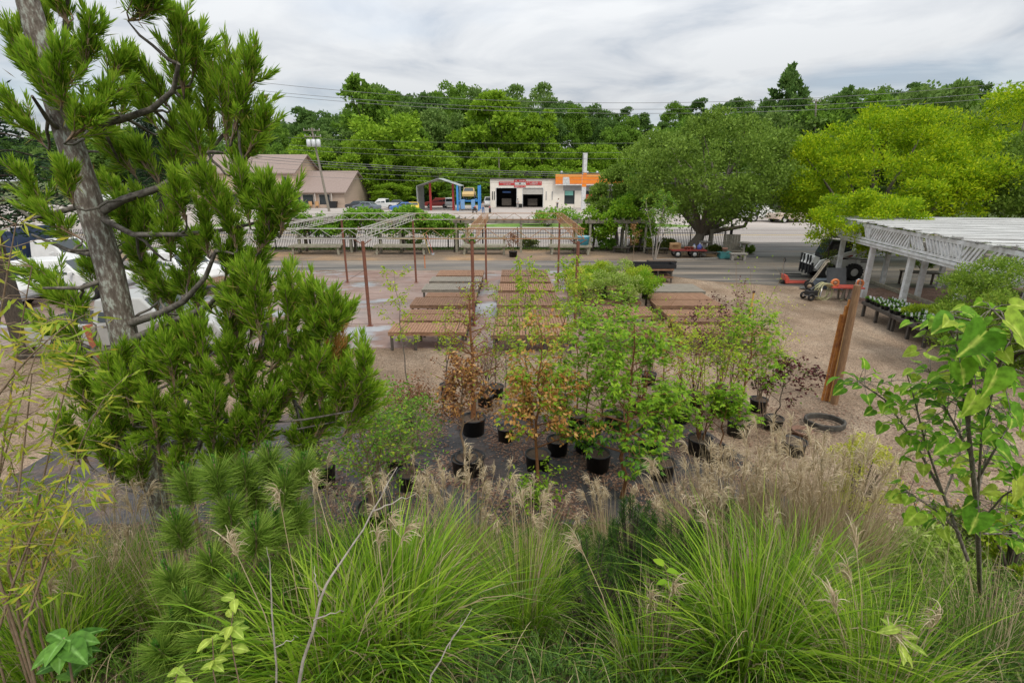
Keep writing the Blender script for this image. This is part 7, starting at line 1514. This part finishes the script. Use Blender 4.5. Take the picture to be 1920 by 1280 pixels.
for k, ln in enumerate(limbs):
    pts = [P(*q) - o0 for q in ln]
    if k == 0: pts[0] = Vector((0, 0, -.05))
    r0_ = .019 if k == 0 else .012 if k == 2 else .008; mb.tube(pts, list(np.linspace(r0_, .003, len(pts))), 7)
    nl = 52 if k in (0, 2) else 36
    for i in range(nl):
        f = (.35 if k in (0, 2) else .2) + .8 * rh_.uniform(); f = min(f, 1.0); s_ = f * (len(pts) - 1); j = min(int(s_), len(pts) - 2); b_ = pts[j].lerp(pts[j + 1], s_ - j)
        d = Vector((rh_.normal(), rh_.normal(), rh_.normal() * .4 + .15)); d.normalize(); pe = b_ + d * rh_.uniform(.05, .17); mb.tube([b_, b_.lerp(pe, .5) + Vector((0, 0, .01)), pe], .0022, 4, False)
        Ch.append(np.array(pe)); Dh.append(np.array(d) * .8 + [rh_.normal() * .3, rh_.normal() * .3, -.35]); Nh.append(np.array([rh_.normal() * .45, rh_.normal() * .45, 1.0])); Lh.append(rh_.uniform(.042, .082))
# the largest leaves near the top
for (px, py, Y, l_, dx_, dz_) in ((1850, 620, 2.2, .16, -.6, -.5), (1885, 600, 2.15, .15, .5, -.4), (1790, 600, 2.35, .13, -.8, -.2), (1800, 680, 2.4, .13, .3, -.8), (1870, 690, 2.2, .15, -.2, -.7), (1905, 640, 2.2, .14, .8, -.5), (1830, 740, 2.4, .13, -.3, -.6), (1895, 770, 2.3, .14, .5, -.6), (1905, 900, 2.4, .15, .2, -.9), (1835, 960, 2.5, .14, -.3, -.7), (1720, 960, 2.8, .12, -.6, -.6), (1690, 930, 2.85, .1, -.8, -.1), (1870, 840, 2.4, .13, .6, -.4), (1780, 830, 2.6, .11, -.6, -.3)):
    p = P(px, py, Y) - o0; Ch.append(np.array(p)); Dh.append(np.array([dx_, -.25, dz_])); Nh.append(np.array([rh_.normal() * .3, -.45, 1.0])); Lh.append(l_)
    q = min((P(*q_) - o0 for ln in limbs for q_ in ln), key=lambda v: (v - p).length); mb.tube([q, q.lerp(p, .6) + Vector((0, 0, .02)), p], [.005, .003, .002], 5, False)
mb.build('stem', M['bark'], t); V, F_ = hearts(np.array(Ch), np.array(Dh), np.array(Nh), np.array(Lh), rh_); np_mesh('foliage', V, F_, M['lf_redbud'], t, True, np.tile([1.] + [0.] * 5 + [1.] + [0.] * 5 + [1., 1.], len(Ch)))

# ------------------------------------------------------------------ small plants in front
def blade_leaves(C, D, Nn, L, rng, wr=.5, arch=.35):
    """pointed oval leaves: two halves folded on the midrib, tip bending down"""
    n = len(C); k = 8; D = unit(D); Sd = unit(np.cross(D, Nn)); Nn = np.cross(Sd, D); s_ = np.linspace(0, 1, k); wd = np.sin(np.pi * s_ ** .8) ** .85 * wr / 2; wd[0] = .012; wd[-1] = .004
    rows_ = []
    for sg, up_ in ((-1, .28), (0, 0), (1, .28)):
        rows_.append(C[:, None] + L[:, None, None] * (D[:, None] * (s_ * (1 - .12 * s_))[None, :, None] + Sd[:, None] * (sg * wd)[None, :, None] + Nn[:, None] * (up_ * wd - arch * s_ ** 2)[None, :, None]))
    V = np.stack(rows_, 2); ix = np.arange(n * k * 3).reshape(n, k, 3)
    F_ = np.concatenate([np.stack([ix[:, :-1, j], ix[:, :-1, j + 1], ix[:, 1:, j + 1], ix[:, 1:, j]], -1).reshape(-1, 4) for j in (0, 1)])
    return V.reshape(-1, 3), F_
def sprig(label, pts, nl, L, lm, r=.004, seed=0, w_=.5, name='sprig'):
    rng = np.random.RandomState(700 + seed); q = [P(*p) for p in pts]; g_ = Vector((q[0].x, q[0].y, float(bank_z(q[0].x, q[0].y)))); t = thing(name, label, 'plant', g_); q = [Vector((0, 0, -.02))] + [v - g_ for v in q]; MB().tube(q, list(np.linspace(r, r * .4, len(q))), 6).build('stem', M['bark_tan'], t)
    C = []; D = []
    for i in range(nl): f = rng.uniform(.45, 1) * (len(q) - 1); j = min(int(f), len(q) - 2); C.append(np.array(q[j].lerp(q[j + 1], f - j))); a_ = i * 2.4; D.append(np.array([math.cos(a_), math.sin(a_), rng.normal() * .2 + .12]))
    V, F_ = blade_leaves(np.array(C), np.array(D), np.tile([[0, -.25, 1.0]], (nl, 1)) + rng.normal(size=(nl, 3)) * .16, rng.uniform(.7, 1.25, nl) * L * 1.35, rng, .3 if 'bladed' in label else .5); np_mesh('foliage', V, F_, M[lm], t, True, np.tile([0., 1., 0.], nl * 8))
sprig('pale yellow green sprig of pointed leaves in front of the young pine', [(440, 1240, 1.9), (432, 1190, 1.9), (440, 1120, 1.9)], 12, .062, 'lf_sprig', seed=1)
sprig('lower pale sprig with four leaves, left of the yellow green one', [(400, 1260, 1.85), (400, 1225, 1.85), (398, 1195, 1.85)], 8, .05, 'lf_sprig', seed=2)
sprig('glossy broad leaved seedling in the bottom left corner', [(140, 1300, 1.85), (130, 1240, 1.85), (120, 1195, 1.85)], 15, .125, 'lf_broad', .008, seed=3, name='broadleaf_shrub')
sprig('pale leafed sprig at the bottom edge, left of the bare twig', [(325, 1300, 1.75), (330, 1270, 1.75), (335, 1255, 1.75)], 7, .05, 'lf_sprig', seed=4)
sprig('little pair of bright leaves standing among the dark pine shrubs', [(1255, 1110, 2.7), (1252, 1080, 2.7), (1245, 1055, 2.7)], 5, .07, 'lf_bright', seed=5)
sprig('broad bladed seedling under the redbud at lower right', [(1690, 1230, 2.1), (1690, 1200, 2.1), (1690, 1170, 2.1)], 9, .10, 'lf_sprig', seed=6)
def twigs(label, lines, r, seed):
    rng = np.random.RandomState(seed); g_ = P(*lines[0][0]); g_ = Vector((g_.x, g_.y, float(bank_z(g_.x, g_.y)))); t = thing('bare_branch', label, 'branch', g_); mb = MB()
    for i, ln in enumerate(lines):
        q = [P(*p) - g_ for p in ln]; q = [a.lerp(b_, f) + Vector(rng.normal(size=3) * .006) for a, b_ in zip(q[:-1], q[1:]) for f in (0, .33, .66)] + [q[-1]]
        if i == 0: q = [Vector((0, 0, -.05))] + q
        rr_ = r if i == 0 else r * .5; mb.tube(q, list(np.linspace(rr_, rr_ * .25, len(q))), 6)
    mb.build('limb', M['twig_grey'], t)
twigs('long bare grey branch slanting up from the bottom edge, left of centre', [[(555, 1290, 1.75), (600, 1120, 1.8), (640, 1050, 1.9), (700, 960, 2.0), (745, 875, 2.1)], [(600, 1120, 1.8), (592, 1090, 1.8), (590, 1060, 1.85)], [(700, 960, 2.0), (735, 945, 2.05), (780, 925, 2.1)], [(588, 1165, 1.78), (620, 1150, 1.8), (645, 1145, 1.85)]], .0085, 1)
twigs('slim upright bare grey twig left of the long slanting branch', [[(518, 1290, 1.7), (512, 1150, 1.75), (508, 1060, 1.8), (500, 1025, 1.8)], [(520, 1210, 1.72), (545, 1200, 1.75), (560, 1195, 1.75)]], .005, 2)
twigs('short bare twig low in front of the central grass clump', [[(800, 1290, 1.7), (840, 1210, 1.75), (885, 1140, 1.85)], [(840, 1210, 1.75), (860, 1180, 1.75), (866, 1160, 1.8)]], .005, 3)
# gold spirea
mp = B(1600, 985); t = mound('gold_shrub', 'bright yellow fine leaved shrub behind the dry grass, left of the redbud', mp + Vector((0, 0, .1)), (.62, .55, .75), 5200, .045, .025, M['lf_gold'], 91, 34, 12, rcf=(.18, .3))
mound('low_bamboo', 'mat of pale striped dwarf bamboo below the redbud', B(1710, 1075), (.75, .5, .28), 2600, .10, .024, M['lf_vari'], 92, 34, 6, flat=.5, rcf=(.14, .24), up=.1)
mound('leaf_shrub', 'rust tinged twiggy shrub at the foot of the redbud', B(1780, 1060), (.45, .4, .45), 1600, .05, .025, M['lf_olive'], 93, 20, 8, rcf=(.18, .3))
mound('leaf_shrub', 'pale green shrub behind the redbud stems at the photo edge', B(1890, 1080), (.5, .5, .6), 1800, .07, .04, M['lf_lime'], 94, 20, 8, rcf=(.18, .3))
# ground juniper, undergrowth and litter nobody could count
def stuff(name, label_, V, F_, m_): return tag(np_mesh(name, V, F_, m_), kind='stuff')
def juniper():
    rng = np.random.RandomState(33); C, D = [], []
    for (px, py, n, rx, ry) in ((1000, 1265, 150, .55, .35), (1150, 1275, 170, .6, .35), (900, 1285, 60, .4, .25), (1750, 1230, 170, .6, .4), (1880, 1270, 120, .5, .4), (1560, 1285, 80, .5, .3), (1300, 1290, 90, .4, .25)):
        c_ = B(px, min(py, 1279))
        for i in range(n):
            x = c_.x + rng.normal() * rx * .6; y = max(1.0, c_.y + rng.normal() * ry * .7); z = float(bank_z(x, y)); d = unit(np.array([rng.normal() * .7, rng.normal() * .7, .9])); l_ = rng.uniform(.1, .3)
            k = 40; u = rng.uniform(0, 1, k); C.append(np.array([x, y, z])[None] + d[None] * (u * l_)[:, None]); D.append(d[None] * .8 + rdir(k, rng) * .55)
    return cards(np.concatenate(C), np.concatenate(D), .032, .008, rng)
stuff('ground_juniper', '', *juniper(), M['lf_juniper'])
ru = np.random.RandomState(44); n = 52000
x = ru.uniform(-5.2, 6.6, n); y = 1.05 + 5.3 * ru.uniform(0, 1, n) ** 1.25; z = bank_z(x, y) + ru.uniform(0, .16, n) * ru.uniform(0, 1, n)
V, F_ = cards(np.stack([x, y, z], -1), np.stack([ru.normal(size=n), ru.normal(size=n), ru.uniform(-.1, .9, n)], -1), ru.uniform(.03, .09, n), .02, ru, .3); stuff('undergrowth', '', V, F_, M['lf_under'])
n = 15000; x = ru.uniform(-5.2, 6.6, n); y = 1.1 + 5.3 * ru.uniform(0, 1, n); keep = np.sin(x * 1.9 + np.sin(y * 2.1)) + ru.normal(size=n) * .6 > -.3; x, y = x[keep], y[keep]; n = len(x); k = 5; s_ = np.linspace(0, 1, k)[None]; hh = ru.uniform(.12, .5, n)[:, None]; a = ru.uniform(0, 6.28, n)[:, None]; sp_ = ru.uniform(.05, .3, n)[:, None]
Pt = np.stack([x[:, None] + np.cos(a) * sp_ * s_ ** 1.8, y[:, None] + np.sin(a) * sp_ * s_ ** 1.8, bank_z(x, y)[:, None] + hh * (s_ * 1.15 - .3 * s_ ** 2.4)], -1)
V, F_ = ribbons(Pt, np.array([.8, 1, .9, .6, .1])[None] * .007, ru); stuff('wild_grass', '', V, F_, M['lf_grass_dark'])
n = 5200; x = ru.uniform(-5.2, 6.6, n); y = ru.uniform(1.1, 6.4, n); s2 = ru.uniform(.15, .55, n)[:, None]; a = ru.uniform(0, 6.28, n)[:, None]; sp_ = ru.uniform(.1, .4, n)[:, None]
Pt = np.stack([x[:, None] + np.cos(a) * sp_ * s_ ** 1.3, y[:, None] + np.sin(a) * sp_ * s_ ** 1.3, bank_z(x, y)[:, None] + s2 * (s_ - .55 * s_ ** 2.2)], -1); V, F_ = ribbons(Pt, np.array([.8, 1, .9, .6, .1])[None] * .006, ru); stuff('dry_thatch', '', V, F_, M['lf_straw'])
n = 26000; x = ru.normal(size=n) * 3.4 + .8; y = 6.5 + 4.6 * ru.uniform(0, 1, n) ** 1.0; cl_ = np.sin(x * 2.3 + 1) * np.sin(y * 2.9) + .5 * np.sin(x * 5.1 + y * 3) + ru.normal(size=n) * .35 > -.1; x, y = x[cl_], y[cl_]; n = len(x)
V, F_ = cards(np.stack([x, y, np.full(n, .014) + ru.uniform(0, .02, n)], -1), np.stack([ru.normal(size=n), ru.normal(size=n), ru.normal(size=n) * .12], -1), ru.uniform(.035, .085, n), .03, ru, .92); stuff('leaf_litter', '', V, F_, leaf('fallen_leaves', [(.12, .06, .04), (.22, .13, .09), (.36, .24, .17)], .1, .8))
n = 16000; x = ru.uniform(-14, 16, n); y = 6.6 + 9 * ru.uniform(0, 1, n) ** 1.6; ok = (y > 10.6) | (x > 4.8); x, y = x[ok], y[ok]; n = len(x)
V, F_ = cards(np.stack([x, y, np.full(n, .012) + ru.uniform(0, .008, n)], -1), np.stack([ru.normal(size=n), ru.normal(size=n), ru.normal(size=n) * .1], -1), ru.uniform(.03, .07, n), .025, ru, .92); stuff('wood_chips', '', V, F_, leaf('chips', [(.14, .075, .05), (.25, .16, .11), (.42, .32, .24)], .05, .9))
# weeds under the fence and the verge
n = 9000; x = ru.uniform(-19, 16.3, n); y = 38.9 + ru.normal(size=n) * .28; V, F_ = cards(np.stack([x, y, np.full(n, .01)], -1), np.stack([ru.normal(size=n) * .4, ru.normal(size=n) * .4, np.ones(n)], -1), ru.uniform(.08, .3, n), .03, ru); stuff('fence_weeds', '', V, F_, M['lf_under'])
